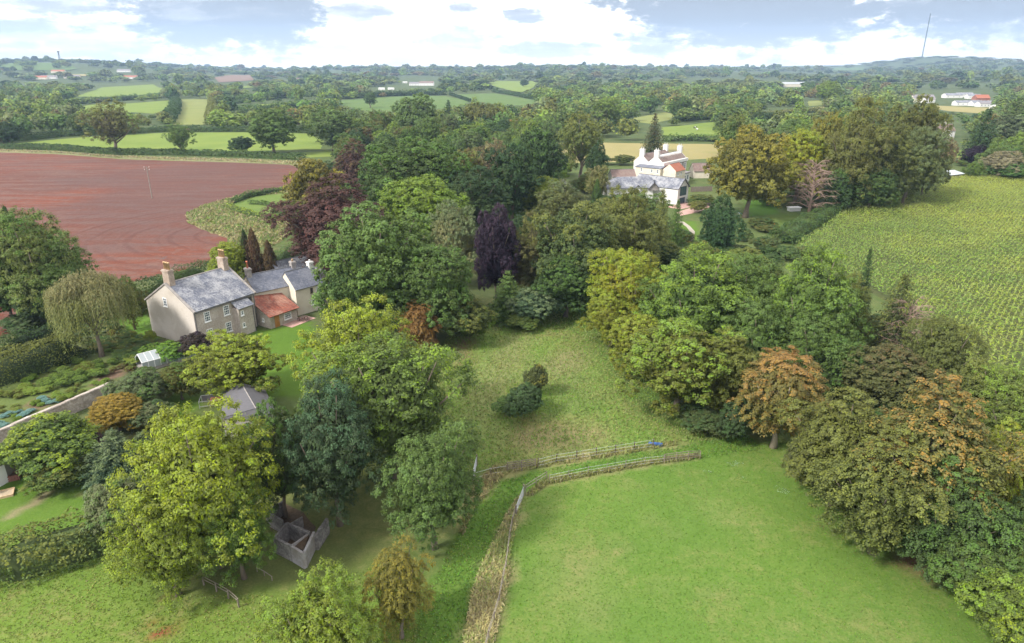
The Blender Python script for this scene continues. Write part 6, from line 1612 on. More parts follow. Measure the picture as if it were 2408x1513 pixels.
# vegetable beds
veg = [(30, 930, 60, 22, 'olive'), (85, 918, 70, 22, 'lime'), (140, 905, 80, 26, 'green'), (200, 890, 80, 26, 'green'), (60, 892, 60, 20, 'bright'), (130, 880, 70, 20, 'mid'), (215, 868, 70, 22, 'olive'), (170, 850, 60, 22, 'green'),
       (250, 858, 50, 20, 'green'), (20, 965, 40, 14, 'olive'), (95, 955, 46, 16, 'bright'), (150, 935, 56, 22, 'lime'), (190, 920, 50, 20, 'olive'), (30, 985, 40, 16, 'bright'), (285, 870, 50, 18, 'brown'), (320, 850, 50, 22, 'green'), (235, 905, 40, 14, 'lime'), (300, 835, 60, 22, 'olive'), (270, 825, 40, 16, 'green')]
vr = random.Random(6)
for i, (px, py, w, h, c) in enumerate([(a + vr.uniform(-.45, .45) * w_, b + vr.uniform(-9, 9), w_ * vr.uniform(.25, .5), h_ * vr.uniform(.45, .85), c_) for a, b, w_, h_, c_ in veg for _ in range(5)]):
    T(px, py, py - h, w, 'bush_m', c, 'lime', 0.3, {'olive': 'low olive clump of garden plants in the vegetable beds', 'lime': 'yellow-green row plants in the vegetable beds', 'green': 'leafy green clump in the vegetable beds', 'bright': 'bright green salad bed above the garden wall', 'mid': 'mid-green herb clump in the vegetable beds', 'brown': 'brown withered clump beside the willow'}[c], cat='plant', name='garden_plant', group=c + ' clumps in the vegetable beds')
for px, py in ((105, 942), (120, 946), (135, 943), (10, 978), (22, 972), (50, 978), (40, 968), (60, 972), (0, 995), (10, 1000), (98, 936), (72, 966)):
    T(px, py + 3, py - 6, 20, 'bush_m', (0.10, 0.20, 0.17), (0.14, 0.24, 0.22), 0.5, 'blue-green cabbage in the vegetable beds above the garden wall', cat='plant', name='cabbage', group='blue-green cabbages')
T(268, 800, 772, 16, 'bush_m', 'orange', 'yellow', 0.4, 'small orange-yellow shrub beside the willow trunk', cat='shrub')
# centre left wood
T(745, 545, 365, 130, 'oak_m', (0.125, 0.12, 0.032), 'gold', 0.35, 'olive-gold tree at the corner of the red ploughed field')
T(705, 560, 470, 60, 'ash_m', 'green', 'olive', 0.4, 'narrow green tree left of the copper beech')
T(845, 480, 338, 120, 'beech_n', 'copper', 'brown', 0.3, 'brown copper beech farther back behind the olive-gold tree')
T(805, 670, 428, 250, 'beech_n', (0.085, 0.045, 0.038), 'copper', 0.5, 'large maroon copper beech in the middle of the wood')
T(1000, 620, 400, 215, 'oak_n2', (0.082, 0.135, 0.026), 'lime', 0.35, 'bright green oak behind the great dark oak')
T(985, 540, 328, 230, 'oak_n', 'dark', 'green', 0.45, 'broad dark green oak on the far side of the wood')
T(1120, 560, 395, 150, 'oak_n', 'dark', 'deep', 0.4, 'dark oak right of the bright green oak')
T(905, 500, 345, 110, 'oak_m', 'green', 'dark', 0.4, 'green tree between the brown beech and the broad dark oak')
T(1205, 520, 335, 120, 'ash_m', 'dark', 'deep', 0.4, 'tall dark tree on the right shoulder of the wood')
T(1265, 475, 295, 120, 'oak_m', 'dark', 'green', 0.3, 'dense dark tree left of the lone tall olive tree')
T(1100, 520, 350, 100, 'ash_m', 'brown', 'olive', 0.5, 'thin brownish tree among the dark oaks')
T(1165, 500, 330, 90, 'ash_m', (0.12, 0.095, 0.06), 'tan', 0.4, 'pale brown half-bare tree above the dark oaks')
T(1070, 680, 475, 130, 'oak_n', 'pale', 'grey', 0.5, 'pale flowering tree beside the purple tree')
T(1168, 712, 486, 116, 'oak_n', 'purple', (0.045, 0.030, 0.045), 0.4, 'dark purple-leaved tree in the centre of the wood')
T(1215, 690, 560, 40, 'ash_n', (0.14, 0.10, 0.06), 'tan', 0.4, 'slim dry brown tree just right of the purple tree')
T(890, 790, 488, 260, 'oak_n', 'green', 'mid', 0.4, 'very large domed green oak right of the farmhouse')
T(1020, 800, 560, 200, 'oak_n2', (0.050, 0.090, 0.028), 'green', 0.4, 'dark right half of the great oak beside the meadow')
T(838, 810, 600, 125, 'oak_n2', 'green', 'dark', 0.4, 'green oak lobe nearest the cream house')
T(1095, 805, 690, 130, 'bush_n', (0.050, 0.080, 0.026), 'olive', 0.4, 'dark olive holly bush at the meadow corner', cat='shrub')
T(1130, 800, 715, 60, 'bush_n', (0.08, 0.14, 0.028), 'lime', 0.3, 'brighter green bush at the edge of the meadow', cat='shrub')
T(1195, 755, 640, 100, 'cedar_n', (0.065, 0.115, 0.030), 'mid', 0.4, 'bright layered shrub below the purple tree', cat='shrub')
T(1255, 765, 670, 110, 'bush_n', (0.050, 0.090, 0.050), 'grey', 0.4, 'bluish green bamboo-like bush at the top of the meadow', cat='shrub')
T(1225, 775, 730, 70, 'bush_n', 'green', 'olive', 0.3, 'low green bush where the meadow narrows', cat='shrub')
T(988, 830, 704, 92, 'thorn_n', (0.20, 0.115, 0.040), 'orange', 0.4, 'small orange-brown tree between the big ash and the dark oak')
# middle wood
T(1365, 425, 266, 106, 'open_m', (0.090, 0.120, 0.034), 'olive', 0.4, 'lone tall olive tree with a visible trunk above the tan field')
T(1400, 440, 330, 50, 'oval_m', 'dark', 'deep', 0.4, 'dark ivy-covered tree right of the lone tall olive tree')
T(1535, 358, 272, 54, 'conifer_m', 'dark', (0.07, 0.055, 0.03), 0.4, 'dark conical conifer behind the manor')
T(1278, 515, 407, 90, 'oak_n2', (0.15, 0.185, 0.030), 'yellow', 0.4, 'yellow-green tree left of the coach house')
T(1320, 540, 428, 110, 'ash_n', (0.105, 0.125, 0.048), 'grey', 0.3, 'round greyish olive tree right of the yellow-green tree')
T(1402, 482, 388, 56, 'ash_m', (0.14, 0.155, 0.055), 'tan', 0.3, 'thin pale tree before the left end of the coach house')
T(1402, 492, 425, 22, 'ivytrunk', 'dark', 'green', 0.4, 'ivy column on the thin pale tree by the coach house', cat='ivy', name='ivy_column')
T(1262, 700, 505, 110, 'ash_n', (0.095, 0.100, 0.045), 'olive', 0.4, 'tan-olive weeping tree right of the purple tree')
T(1360, 720, 480, 190, 'oak_n', (0.055, 0.090, 0.036), 'olive', 0.35, 'broad dark green tree above the head of the meadow')
T(1330, 745, 590, 140, 'oak_n2', 'dark', 'green', 0.4, 'dark tree overhanging the head of the meadow')
T(1460, 680, 448, 150, 'ash_n', (0.085, 0.110, 0.038), 'olive', 0.4, 'olive-green ash in front of the coach house')
T(1500, 560, 446, 120, 'ash_n2', (0.085, 0.125, 0.045), 'mid', 0.3, 'paler green tree hiding the coach house front')
T(1545, 640, 455, 76, 'conifer_n', (0.055, 0.075, 0.032), 'olive', 0.4, 'tall dark conifer left of the glazed gable')
T(1583, 620, 478, 60, 'conifer_n', (0.055, 0.095, 0.030), 'green', 0.4, 'green conifer right of the tall dark conifer')
T(1440, 700, 560, 120, 'oak_n', (0.050, 0.080, 0.034), 'olive', 0.3, 'dark tree under the olive ash')
T(1555, 650, 560, 120, 'oak_n2', 'dark', 'olive', 0.4, 'dark green tree below the two conifers')
T(1685, 620, 460, 96, 'oval_n', (0.035, 0.075, 0.034), 'dark', 0.4, 'dense dark green tree right of the curving path')
T(1640, 500, 470, 40, 'bush_m', 'olive', None, 0, 'small shrub below the terrace', cat='shrub')
T(1645, 640, 560, 70, 'bush_n', 'olive', 'green', 0.4, 'olive shrub below the curving path', cat='shrub')
T(1750, 650, 575, 90, 'bush_n', (0.10, 0.14, 0.035), 'olive', 0.4, 'light green shrub right of the dense dark tree', cat='shrub')
T(1290, 700, 560, 100, 'oak_n2', 'green', 'olive', 0.4, 'green tree in the gap right of the dry brown tree')

T(1225, 600, 500, 70, 'oak_n2', 'dark', 'deep', 0.4, 'dark tree behind the purple tree')
T(1420, 600, 470, 110, 'oak_n', (0.07, 0.095, 0.036), 'olive', 0.4, 'olive-dark tree left of the olive-green ash')
T(1625, 720, 600, 110, 'ash_n', 'green', 'mid', 0.4, 'green tree filling the wood below the curving path')
T(1960, 830, 640, 120, 'ash_n2', (0.075, 0.11, 0.034), 'olive', 0.4, 'green ash left of the broad spruce')
T(1380, 470, 400, 60, 'bush_n', 'olive', 'green', 0.4, 'olive shrub at the left end of the coach house', cat='shrub')
T(1650, 480, 455, 60, 'bush_m', 'green', 'olive', 0.4, 'shrub in front of the panel fence', cat='shrub')
T(1460, 480, 455, 60, 'bush_n', (0.09, 0.13, 0.04), 'mid', 0.4, 'light shrub against the coach house front', cat='shrub')
T(1410, 388, 360, 50, 'bush_m', 'dark', 'green', 0.4, 'dark shrub left behind the service wing', cat='shrub')
T(1465, 388, 362, 50, 'bush_m', 'dark', 'olive', 0.4, 'dark hedge shrub behind the service wing', cat='shrub')
# the dome, yellow, bare and willow group on the right
T(1752, 512, 300, 176, 'oak_n', (0.112, 0.118, 0.032), 'gold', 0.35, 'great golden-brown dome tree right of the manor')
T(1870, 480, 292, 132, 'oak_n2', (0.19, 0.20, 0.028), 'yellow', 0.4, 'bright yellow tree behind the golden dome')
T(1925, 470, 262, 70, 'ash_m', (0.13, 0.15, 0.04), 'gold', 0.3, 'yellowing slim tree right of the bright yellow tree')
T(1900, 510, 374, 110, 'bare', 'twig', None, 0, 'bare reddish tree standing before the willows')
T(1995, 495, 238, 130, 'ash_n', (0.095, 0.115, 0.040), 'olive', 0.4, 'tall olive crack willow, left of the tall group')
T(2065, 490, 300, 130, 'ash_n', (0.080, 0.100, 0.038), 'olive', 0.4, 'greyish green tree in the middle of the tall right group')
T(2125, 478, 230, 120, 'oak_n', (0.060, 0.072, 0.026), 'olive', 0.3, 'tall dark brown-green tree at the back of the right group')
T(2120, 492, 288, 120, 'ash_n2', (0.090, 0.115, 0.042), 'grey', 0.4, 'grey-green rounded willow at the front of the right group')
T(2040, 500, 385, 120, 'oak_n2', 'green', 'dark', 0.4, 'lower dark green tree at the foot of the willows')
T(2165, 470, 340, 80, 'oak_m', (0.070, 0.082, 0.030), 'olive', 0.3, 'brownish right-hand tree of the tall group')
T(1960, 505, 400, 60, 'oak_m2', 'dark', 'green', 0.3, 'small dark tree at the left foot of the willows')
T(2205, 420, 322, 60, 'ash_m', (0.155, 0.130, 0.070), 'tan', 0.3, 'tan feathery tree below the white cottage')
T(2298, 385, 262, 90, 'conifer_m', 'dark', 'deep', 0.3, 'broad dark pine right of the white cottage')
T(2365, 372, 268, 110, 'oak_m', (0.045, 0.065, 0.035), 'grey', 0.4, 'dark tree at the right edge above the pale creeper')
T(2400, 330, 225, 90, 'oak_m', (0.075, 0.11, 0.035), 'mid', 0.3, 'lighter green tree at the right edge by the park homes')
T(2290, 388, 340, 50, 'oval_m', 'purple', None, 0, 'small dark purple tree above the maize field')
T(2285, 424, 376, 44, 'oval_m', (0.075, 0.125, 0.028), 'mid', 0.3, 'small pointed green tree right of the pale roofed shed')
T(2352, 425, 352, 84, 'oak_m', (0.24, 0.22, 0.13), 'tan', 0.4, 'cream-flowered climber covering a tree by the maize field')
T(2372, 428, 378, 84, 'bush_n', (0.055, 0.12, 0.035), 'green', 0.4, 'big green bush at the right end of the maize field edge', cat='shrub')
T(2405, 425, 370, 60, 'bush_n', 'green', 'pale', 0.4, 'bush with pale flowers at the right edge above the maize', cat='shrub')
# right wood beside the meadow
T(1470, 790, 578, 170, 'ash_n2', (0.165, 0.190, 0.030), 'yellow', 0.55, 'yellow-green ash at the top left of the right-hand wood')
T(1435, 815, 690, 120, 'ash_n', (0.145, 0.165, 0.030), 'yellow', 0.4, 'yellow lower branches overhanging the meadow')
T(1620, 850, 590, 240, 'ash_n', (0.075, 0.125, 0.034), 'lime', 0.4, 'big mid-green ash in the middle of the right-hand wood')
T(1745, 830, 592, 160, 'ash_n2', (0.075, 0.130, 0.036), 'mid', 0.4, 'rounded green ash right of the big mid-green ash')
T(1880, 880, 588, 200, 'ash_n', (0.080, 0.130, 0.036), 'lime', 0.3, 'green ash touching the left corner of the maize')
T(1590, 965, 752, 250, 'oak_n', (0.085, 0.110, 0.026), 'lime', 0.35, 'dense olive-green tree reaching down to the meadow')
T(1500, 880, 730, 150, 'oak_n2', (0.110, 0.140, 0.028), 'yellow', 0.4, 'yellowish green tree leaning over the meadow edge')
T(1700, 970, 790, 150, 'oak_n', (0.080, 0.105, 0.026), 'olive', 0.35, 'olive tree behind the orange autumn tree')
T(1760, 920, 715, 170, 'ash_n', 'green', 'mid', 0.4, 'green ash in the heart of the right-hand wood')
T(1890, 930, 720, 190, 'ash_n2', 'green', 'mid', 0.4, 'green ash behind the broken conifer')
T(2008, 800, 596, 58, 'conifer_n', (0.030, 0.050, 0.024), 'dark', 0.3, 'slender dark spruce against the maize field')
T(2085, 870, 655, 150, 'conifer_n', (0.040, 0.060, 0.028), 'olive', 0.3, 'broad spruce with a dark crown against the maize field')
T(2110, 880, 700, 140, 'bare', 'twig', None, 0, 'bare grey-brown branches beside the broad spruce')
T(2180, 960, 735, 150, 'ash_n2', (0.085, 0.115, 0.040), 'olive', 0.3, 'olive-green tree along the lower maize edge')
T(2060, 985, 795, 220, 'oak_n2', (0.075, 0.090, 0.035), 'brown', 0.25, 'rounded brown-green tree above the autumn beeches')
T(1950, 960, 790, 120, 'oak_n', 'dark', 'green', 0.4, 'dark tree behind the orange autumn tree')
T(1818, 1052, 815, 215, 'beech_n2', (0.125, 0.125, 0.036), 'orange', 0.42, 'sparse orange autumn beech with pale visible limbs')
T(1730, 1040, 930, 90, 'bush_n', (0.035, 0.055, 0.026), 'dark', 0.4, 'dark thicket at the foot of the orange beech', cat='shrub')
T(1650, 1015, 950, 110, 'bush_n', (0.060, 0.090, 0.036), 'dark', 0.4, 'dark low bramble bank beside the meadow corner', cat='shrub')
T(1950, 1190, 920, 220, 'beech_n', (0.085, 0.105, 0.030), 'olive', 0.4, 'olive-green beech left of the great autumn beech')
T(2150, 1260, 905, 320, 'beech_n', (0.085, 0.105, 0.032), 'orange', 0.30, 'great autumn beech turning orange at the top')
T(2310, 1240, 1000, 130, 'beech_n', (0.135, 0.140, 0.028), 'yellow', 0.45, 'yellowing beech right of the great autumn beech')
T(2050, 1300, 1020, 250, 'beech_n', (0.070, 0.095, 0.028), 'olive', 0.4, 'olive-brown beech front above the pasture')
T(2190, 1340, 1080, 230, 'beech_n', (0.050, 0.080, 0.030), 'green', 0.4, 'dark green beech above the bare red patch')
T(1900, 1160, 1010, 130, 'bush_n', (0.060, 0.078, 0.030), 'olive', 0.3, 'dark bank of bramble at the left foot of the beeches', cat='shrub')
T(2330, 1080, 860, 190, 'ash_n2', (0.085, 0.125, 0.036), 'lime', 0.3, 'olive-green ash bordering the maize on the right')
T(2260, 1040, 850, 130, 'oak_n', (0.080, 0.100, 0.034), 'olive', 0.3, 'smaller olive tree between the maize and the autumn beech')
T(2395, 1230, 1010, 120, 'oak_n', (0.050, 0.075, 0.030), 'brown', 0.35, 'dark green tree at the right edge beyond the yellowing beech')
T(2400, 1330, 1140, 120, 'bush_n', (0.060, 0.090, 0.030), 'dark', 0.4, 'dark green shrub at the right edge', cat='shrub')
T(2265, 1420, 1250, 170, 'bush_n', (0.062, 0.095, 0.030), 'green', 0.4, 'leafy hedge bush right of the bare red patch', cat='shrub')
T(2345, 1510, 1330, 180, 'bush_n', (0.075, 0.115, 0.028), 'lime', 0.35, 'leafy hedge bush with yellow tips near the bottom right corner', cat='shrub')
T(2405, 1600, 1420, 180, 'bush_n', (0.080, 0.120, 0.028), 'yellow', 0.3, 'yellow-tipped hedge bush in the bottom right corner', cat='shrub')
T(2375, 1400, 1210, 150, 'bush_n', (0.062, 0.100, 0.032), 'green', 0.4, 'green hedge bush halfway down the right edge', cat='shrub')
# centre foreground
T(345, 892, 858, 46, 'bush_n', 'grey', 'green', 0.4, 'grey shrub leaning over the left end of the glasshouse', cat='shrub')
T(1248, 958, 905, 40, 'bush_n', (0.050, 0.085, 0.032), 'green', 0.4, 'small green bush linking the two meadow bushes', cat='shrub')
T(1262, 930, 850, 52, 'bush_n', (0.055, 0.070, 0.030), 'gold', 0.2, 'upright dark bush in the middle of the meadow', cat='shrub')
T(1232, 985, 895, 84, 'bush_n', (0.045, 0.078, 0.036), 'dark', 0.4, 'low spreading dark bush in the middle of the meadow', cat='shrub')
T(1195, 975, 925, 60, 'bush_n', (0.055, 0.095, 0.035), 'green', 0.4, 'small bush at the left of the meadow clump', cat='shrub')
T(860, 1010, 708, 260, 'ash_n', (0.130, 0.165, 0.030), 'yellow', 0.5, 'large ash with a yellow crown right of the lawn')
T(930, 1120, 770, 310, 'ash_n2', (0.080, 0.120, 0.038), 'lime', 0.35, 'great green ash overhanging the meadow')
T(800, 1235, 890, 200, 'ash_n', (0.048, 0.080, 0.040), 'blue', 0.4, 'dark blue-green tree above the ruined pen')
T(672, 1215, 945, 150, 'oak_n', (0.055, 0.080, 0.036), 'green', 0.4, 'dark tree behind the roofless pen')
T(1022, 1290, 1000, 195, 'ash_n2', (0.072, 0.125, 0.040), 'mid', 0.4, 'light green ash beside the grassy lane')
T(520, 1330, 950, 300, 'ash_n', (0.125, 0.165, 0.028), 'yellow', 0.5, 'huge yellow-green ash left of the ruined pen')
T(420, 1400, 1155, 215, 'ash_n2', (0.110, 0.155, 0.030), 'yellow', 0.35, 'lower left spread of the yellow-green ash')
T(575, 1360, 1130, 160, 'ash_n', (0.075, 0.130, 0.032), 'lime', 0.4, 'green lower branches beside the ruined pen')
T(415, 1110, 975, 90, 'ash_n', (0.15, 0.17, 0.03), 'yellow', 0.5, 'yellow leaning top left of the huge ash')
T(760, 1620, 1350, 240, 'ash_n2', (0.130, 0.185, 0.034), 'lime', 0.5, 'yellow-green tree crown at the bottom edge')
T(945, 1500, 1258, 142, 'thorn_n', (0.140, 0.145, 0.036), (0.21, 0.165, 0.04), 0.35, 'golden yellow hawthorn standing in the lower meadow')
# belts beyond the red field
T(275, 362, 238, 108, 'open_m', (0.090, 0.100, 0.040), 'olive', 0.4, 'lone old leaning tree on the hedge of the red field')
T(428, 364, 290, 60, 'open_m', 'green', 'mid', 0.3, 'small open lone tree on the hedge of the red field')
T(645, 362, 250, 104, 'oak_m', (0.062, 0.105, 0.032), 'mid', 0.4, 'dense round green tree at the end of the bright field')
T(785, 356, 252, 112, 'ash_m', (0.070, 0.105, 0.042), 'mid', 0.4, 'tall grey-green tree right of the dense round tree')
T(570, 362, 318, 60, 'bush_m', 'dark', 'deep', 0.4, 'dark bush group left of the dense round tree', cat='shrub')
T(985, 340, 222, 105, 'oak_m2', (0.070, 0.105, 0.040), 'mid', 0.4, 'big domed tree standing before the mid-green fields')
T(1056, 318, 240, 50, 'conifer_m', (0.030, 0.045, 0.036), 'deep', 0.4, 'dark bluish conifer right of the big domed tree')
T(1130, 322, 243, 100, 'willow_m', (0.070, 0.085, 0.042), 'olive', 0.4, 'grey-olive willow right of the dark bluish conifer')
T(871, 254, 218, 32, 'open_m', 'dark', 'green', 0.4, 'small lone dark tree in the mid-green field')
T(1232, 205, 187, 20, 'oak_f', 'dark', None, 0, 'tiny lone tree in the distant bright field')
T(1945, 246, 188, 56, 'oak_m', (0.10, 0.145, 0.034), 'lime', 0.4, 'light green tree above the distant barn on the right')
T(1600, 282, 225, 56, 'oak_m', 'dark', 'green', 0.4, 'dark tree behind the bright cattle field')
T(1712, 330, 248, 70, 'oak_m2', (0.080, 0.115, 0.048), 'mid', 0.4, 'green tree at the right end of the cattle field')
T(1800, 310, 262, 90, 'oak_m', 'dark', 'deep', 0.4, 'dark tree between the cattle field and the willows')
T(985, 350, 308, 74, 'oak_m', (0.19, 0.13, 0.05), 'orange', 0.4, 'orange-tinted tree at the back of the central wood')
T(905, 372, 322, 44, 'oak_m', (0.20, 0.11, 0.05), 'orange', 0.4, 'small orange-brown tree above the copper beech')
T(1110, 360, 290, 104, 'ash_m', (0.120, 0.165, 0.042), 'lime', 0.5, 'light lime tree at the back of the central wood')
T(1158, 325, 292, 44, 'oak_m', (0.20, 0.15, 0.04), 'orange', 0.3, 'small golden tree behind the lime tree')
T(1285, 300, 256, 56, 'oak_m', (0.13, 0.17, 0.035), 'lime', 0.3, 'lime green tree beyond the central wood')
T(1420, 310, 230, 70, 'ash_m', (0.080, 0.12, 0.036), 'lime', 0.3, 'tall light green tree beyond the lone olive tree')

# ------------------------------------------------------------------ scattered trees between the fields
CLEAR = [f[0] for f in FIELDS[:20]] + [RED, MAIZE,
    [(1488, 330), (1640, 330), (1700, 370), (1700, 470), (1640, 505), (1400, 470), (1410, 400)],
    [(340, 560), (780, 590), (780, 800), (340, 820)], [(2180, 288), (2262, 288), (2262, 335), (2180, 335)], [(2140, 212), (2335, 212), (2335, 252), (2140, 252)],
    [(940, 182), (1030, 182), (1030, 207), (940, 207)], [(1838, 190), (1880, 190), (1880, 206), (1838, 206)], [(2185, 395), (2268, 395), (2268, 435), (2185, 435)],
    UPPER, LANE, PASTURE, [(-100, 350), (720, 350), (740, 430), (700, 560), (400, 650), (-100, 800)], [(1345, 300), (1385, 300), (1385, 425), (1345, 425)],
    [(1500, 270), (1560, 270), (1560, 340), (1500, 340)], [(440, 440), (700, 440), (700, 600), (440, 600)], [(1580, 480), (1670, 480), (1670, 600), (1580, 600)], [(870, 205), (960, 205), (960, 215), (870, 215)]]
CLEARW = CLEAR
def blocked(x, y, h, r):
    z = float(terrain(x, y))
    bx, by, f = Q(x, y, z); _, ty, _ = Q(x, y, z + h * 0.93); w = r * F_PX / f * 0.8
    pts = np.array([(bx, ty), (bx, (ty + by) / 2), (bx, by), (bx - w, (ty + by) / 2), (bx + w, (ty + by) / 2), (bx - w * .7, ty + (by - ty) * .2), (bx + w * .7, ty + (by - ty) * .2), (bx, ty + (by - ty) * .25), (bx, ty + (by - ty) * .75)])
    for poly in CLEAR:
        if inside(pts[:, 0], pts[:, 1], poly).any(): return True
    return False
def crowd(x, y, r):
    for (a, b, c, _) in TREES:
        if (a - x) ** 2 + (b - y) ** 2 < ((c + r) * 0.62) ** 2: return True
    return False
def zone(px, py, far=False):
    if px > 2140 and py > 215: return 'near the white cottages on the far right'
    if px > 1680: return 'in the wooded country below the radio mast' if py < 300 else 'in the wood near the maize field'
    if px > 1290: return 'around the fields behind the manor' if py > 240 else 'in the woods right of the distant bright field'
    if px > 800: return 'in the central wood' if py > 265 else 'around the distant mid-green fields'
    if px > 500: return 'between the narrow strip fields'
    return 'in the belts beyond the red field' if py > 228 else 'in the left-hand distance'
COLNAMES = [('green', 'mid', 'green'), ('dark', 'green', 'dark green'), ('mid', 'lime', 'fresh green'), ('olive', 'green', 'olive green'), ('deep', 'dark', 'very dark'), ('grey', 'mid', 'grey-green'), ('lime', 'mid', 'light green'), ('brown', 'olive', 'brownish'), ('dark', 'deep', 'dusky green'), ('green', 'olive', 'dull green')]
CW = [16, 12, 16, 18, 6, 12, 9, 4, 9, 12]
rng = random.Random(11)
FAR = []
nsc = 0
d = 225.0
while d < 1500:
    lat = 9.5 + d * 0.0085; step = d * (0.045 if d < 700 else 0.06)
    x = -d * 0.86
    while x < d * 0.86:
        X = x + rng.uniform(-0.4, 0.4) * lat; Y = d + rng.uniform(-0.5, 0.5) * step
        x += lat
        f = Q(X, Y, 0)[2]
        if abs(X) / f > 0.79: continue
        done = False
        for h, r in ((rng.uniform(11, 17), rng.uniform(5.5, 8.5)), (rng.uniform(7, 10), rng.uniform(4, 6)), (rng.uniform(4, 6), rng.uniform(3, 4.5)), (2.8, 2.8)):
            if blocked(X, Y, h, r): continue
            if d < 330 and crowd(X, Y, r): continue
            done = True; break
        if not done: continue
        c = rng.choices(COLNAMES, CW)[0]
        if h > 10 and rng.random() < 0.12 and d < 900: h *= 1.25
        px, py, _ = Q(X, Y, 0)
        if d < 620 and nsc < 215:
            small = h < 7
            kind = 'bush_m' if small else rng.choice(['oak_m', 'oak_m2', 'ash_m', 'oval_m', 'oak_m2', 'oak_m'])
            if not small and rng.random() < 0.04: kind = 'conifer_m'; c = COLNAMES[4]
            lab = ('low ' if small else 'tall ' if h > 14 else 'rounded ') + c[2] + (' bush ' if small else ' conifer ' if kind == 'conifer_m' else ' tree ') + zone(px, py)
            place_tree(X, Y, h, r, kind, c[0], c[1], 0.4, lab, cat='shrub' if small else 'tree', group=lab, jitter=0.22); nsc += 1
        else:
            FAR.append((X, Y, h, r * (1.0 + d / 3500), c))
    d += step
while d < 6800:
    lat = 26 + d * 0.006; step = d * 0.058
    x = -d * 0.86
    while x < d * 0.86:
        X = x + rng.uniform(-0.5, 0.5) * lat; Y = d + rng.uniform(-0.5, 0.5) * step; x += lat
        f = Q(X, Y, 0)[2]
        if abs(X) / f > 0.79: continue
        for h, r in ((rng.uniform(11, 19), rng.uniform(13, 24)), (7, 12)):
            if d > 1500 and float(vnoise(np.array([X]), np.array([Y]), 330, 77)[0]) < 0.36: break
            if d > 4000 and X > 1800: h, r = 7, 24
            elif rng.random() < 0.16: h *= 1.6; r *= 0.8
            if not blocked(X, Y, h, r):
                FAR.append((X, Y, h * (1 + max(0, d - 2500) / 9000), r * (1 + max(0, d - 2500) / 6000), rng.choices(COLNAMES, CW)[0])); break
    d += step
# understorey inside the near woods, so no bare ground shows between the crowns
def understorey(pix, n, label, seed, cols, hr=(3, 6)):
    r_ = random.Random(seed); w, x0, x1, y0, y1 = in_world(pix); k = 0; t = 0
    while k < n and t < n * 30:
        t += 1; X, Y = r_.uniform(x0, x1), r_.uniform(y0, y1)
        if not inside(np.array([X]), np.array([Y]), w)[0]: continue
        cn = r_.choice(cols); lb = {'dark': 'dark green ', 'green': 'mid-green ', 'deep': 'very dark ', 'olive': 'olive ', 'lime': 'light green ', 'mid': 'fresh green ', 'grey': 'grey-green ', 'brown': 'brown '}[cn] + label; place_tree(X, Y, r_.uniform(*hr), r_.uniform(2.4, 4.2), 'bush_m', cn, 'dark', 0.4, lb, cat='shrub', group=lb, jitter=0.2); k += 1
understorey([(720, 560), (1000, 420), (1250, 420), (1330, 560), (1380, 690), (1200, 740), (1060, 770), (800, 720)], 34, 'undergrowth shrub beneath the central wood', 1, ['dark', 'green', 'deep', 'olive'])
understorey([(1400, 760), (1640, 650), (1860, 660), (2030, 740), (2150, 900), (1900, 960), (1650, 900)], 30, 'undergrowth shrub beneath the right-hand wood', 2, ['dark', 'green', 'olive'])
understorey([(1880, 1060), (2150, 950), (2400, 1050), (2420, 1200), (2200, 1200), (2000, 1180)], 14, 'undergrowth shrub beneath the autumn beeches', 3, ['dark', 'olive', 'green'])
understorey([(1700, 560), (1850, 520), (1860, 580), (1960, 640), (1760, 640)], 12, 'shrub between the laurel hedge and the right-hand wood', 4, ['lime', 'green', 'olive', 'mid'], (2, 4))
understorey([(1210, 540), (1340, 540), (1350, 720), (1220, 740)], 14, 'shrub under the trees at the head of the meadow', 12, ['green', 'dark', 'olive'])
understorey([(1560, 590), (1700, 600), (1760, 660), (1600, 690)], 14, 'shrub between the path and the right-hand wood', 13, ['green', 'mid', 'olive'])
understorey([(1340, 470), (1580, 480), (1600, 600), (1380, 640)], 16, 'shrub in the garden below the coach house', 5, ['green', 'olive', 'dark', 'mid'])
understorey([(1690, 430), (1860, 400), (1960, 480), (1830, 500)], 9, 'shrub at the foot of the golden dome tree', 6, ['dark', 'green', 'olive'], (2, 3.5))
understorey([(20, 775), (180, 745), (330, 720), (340, 760), (230, 800)], 8, 'shrub around the willow', 7, ['green', 'grey', 'olive'], (1.2, 2.5))
understorey([(240, 800), (340, 790), (440, 830), (330, 850)], 10, 'garden shrub beside the willow and glasshouse', 8, ['olive', 'green', 'brown', 'lime'], (0.8, 1.8))
understorey([(640, 520), (700, 450), (760, 480), (720, 560)], 6, 'shrub at the corner of the red field by the copper beech', 9, ['green', 'olive'], (2, 4))

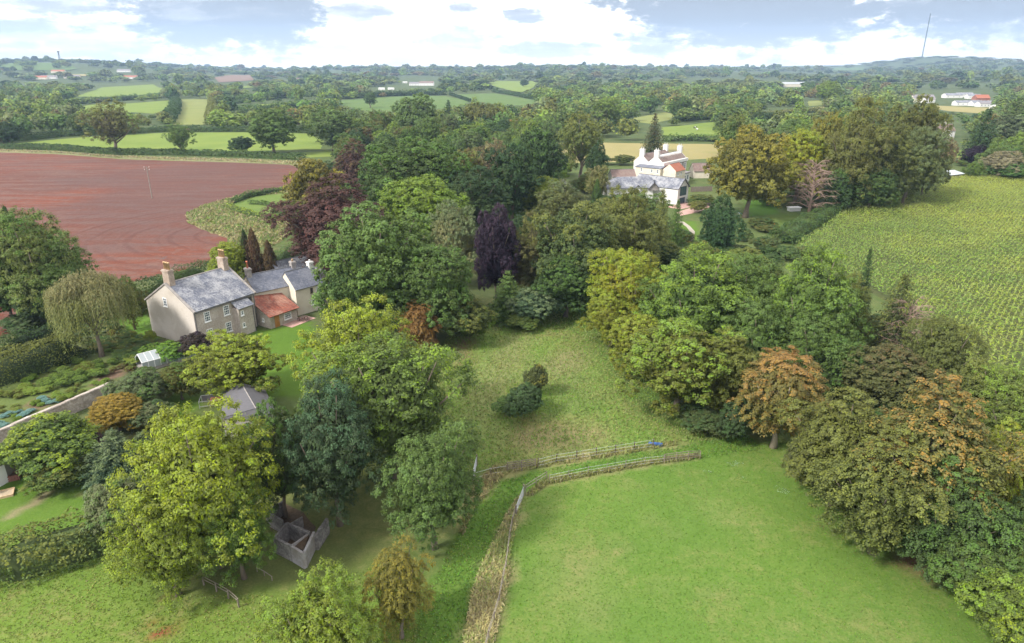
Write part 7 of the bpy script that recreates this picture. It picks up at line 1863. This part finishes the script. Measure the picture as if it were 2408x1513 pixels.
def woodland(name, items, nleaf, label):
    rng = np.random.RandomState(8)
    temps = []
    for k, st in enumerate(('round', 'round', 'oval', 'bush')):
        V, rnd, _ = crown(60 + k + nleaf, nleaf, {520: 0.19, 240: 0.28}.get(nleaf, 0.44), style=st, lobes=12, lr=(0.24, 0.42), pr=0.2, zb=0.05, W=0.8)
        temps.append((V.reshape(-1, 4, 3), rnd))
    VV = []; RR = []; TT = []
    for i, (x, y, h, r, c) in enumerate(items):
        V, rnd = temps[i % 4]
        a = rng.rand() * 6.28; ca, sa = math.cos(a), math.sin(a)
        v = V * np.array([r, r, h / 2])
        v = np.stack([v[..., 0] * ca - v[..., 1] * sa + x, v[..., 0] * sa + v[..., 1] * ca + y, v[..., 2] + float(terrain(x, y))], -1)
        b = np.array(GREENS[c[0]]) * 0.6 + np.array(GREENS[c[1]]) * 0.4
        b = b * 1.2 * rng.uniform(0.75, 1.25) * np.array([rng.uniform(0.9, 1.15), 1, rng.uniform(0.9, 1.1)])
        VV.append(v.reshape(-1, 3)); RR.append(rnd); TT.append(np.tile(b, (len(V), 1)))
    me = leaf_mesh(name, np.concatenate(VV), np.concatenate(RR), M_TINT, np.concatenate(TT))
    o = bpy.data.objects.new(name, me); COL.objects.link(o); tag(o, label, 'woodland', kind='stuff')
A_ = [f for f in FAR if f[1] < 620]; B_ = [f for f in FAR if 620 <= f[1] < 1300]; C_ = [f for f in FAR if f[1] >= 1300]
woodland('tree_belts', A_, 520, 'tree belts and copses beyond the nearer fields')
woodland('middle_woodland', B_, 240, 'hazy woodland and hedgerow trees in the middle distance')
woodland('distant_woodland', C_, 80, 'blue distant woods running to the horizon')
print('far', len(A_), len(B_), len(C_), 'scattered', nsc, 'trees', len(TREES))

# ------------------------------------------------------------------ haze
hz = MB().box(-9600, 9600, -1500, 9600, -3.0, 520.0).build('haze', None)
m = bpy.data.materials.new('haze'); m.use_nodes = True; t = NT(m.node_tree)
out = t.n('ShaderNodeOutputMaterial'); v = t.n('ShaderNodeVolumePrincipled')
v.inputs['Color'].default_value = (0.50, 0.70, 1.0, 1); v.inputs['Density'].default_value = HAZE; v.inputs['Anisotropy'].default_value = 0.2
t.l(v.outputs[0], out.inputs['Volume'])
hz.data.materials.append(m); hz['kind'] = 'stuff'

print('tris', sum(len(m.polygons) for m in bpy.data.meshes) * 2)
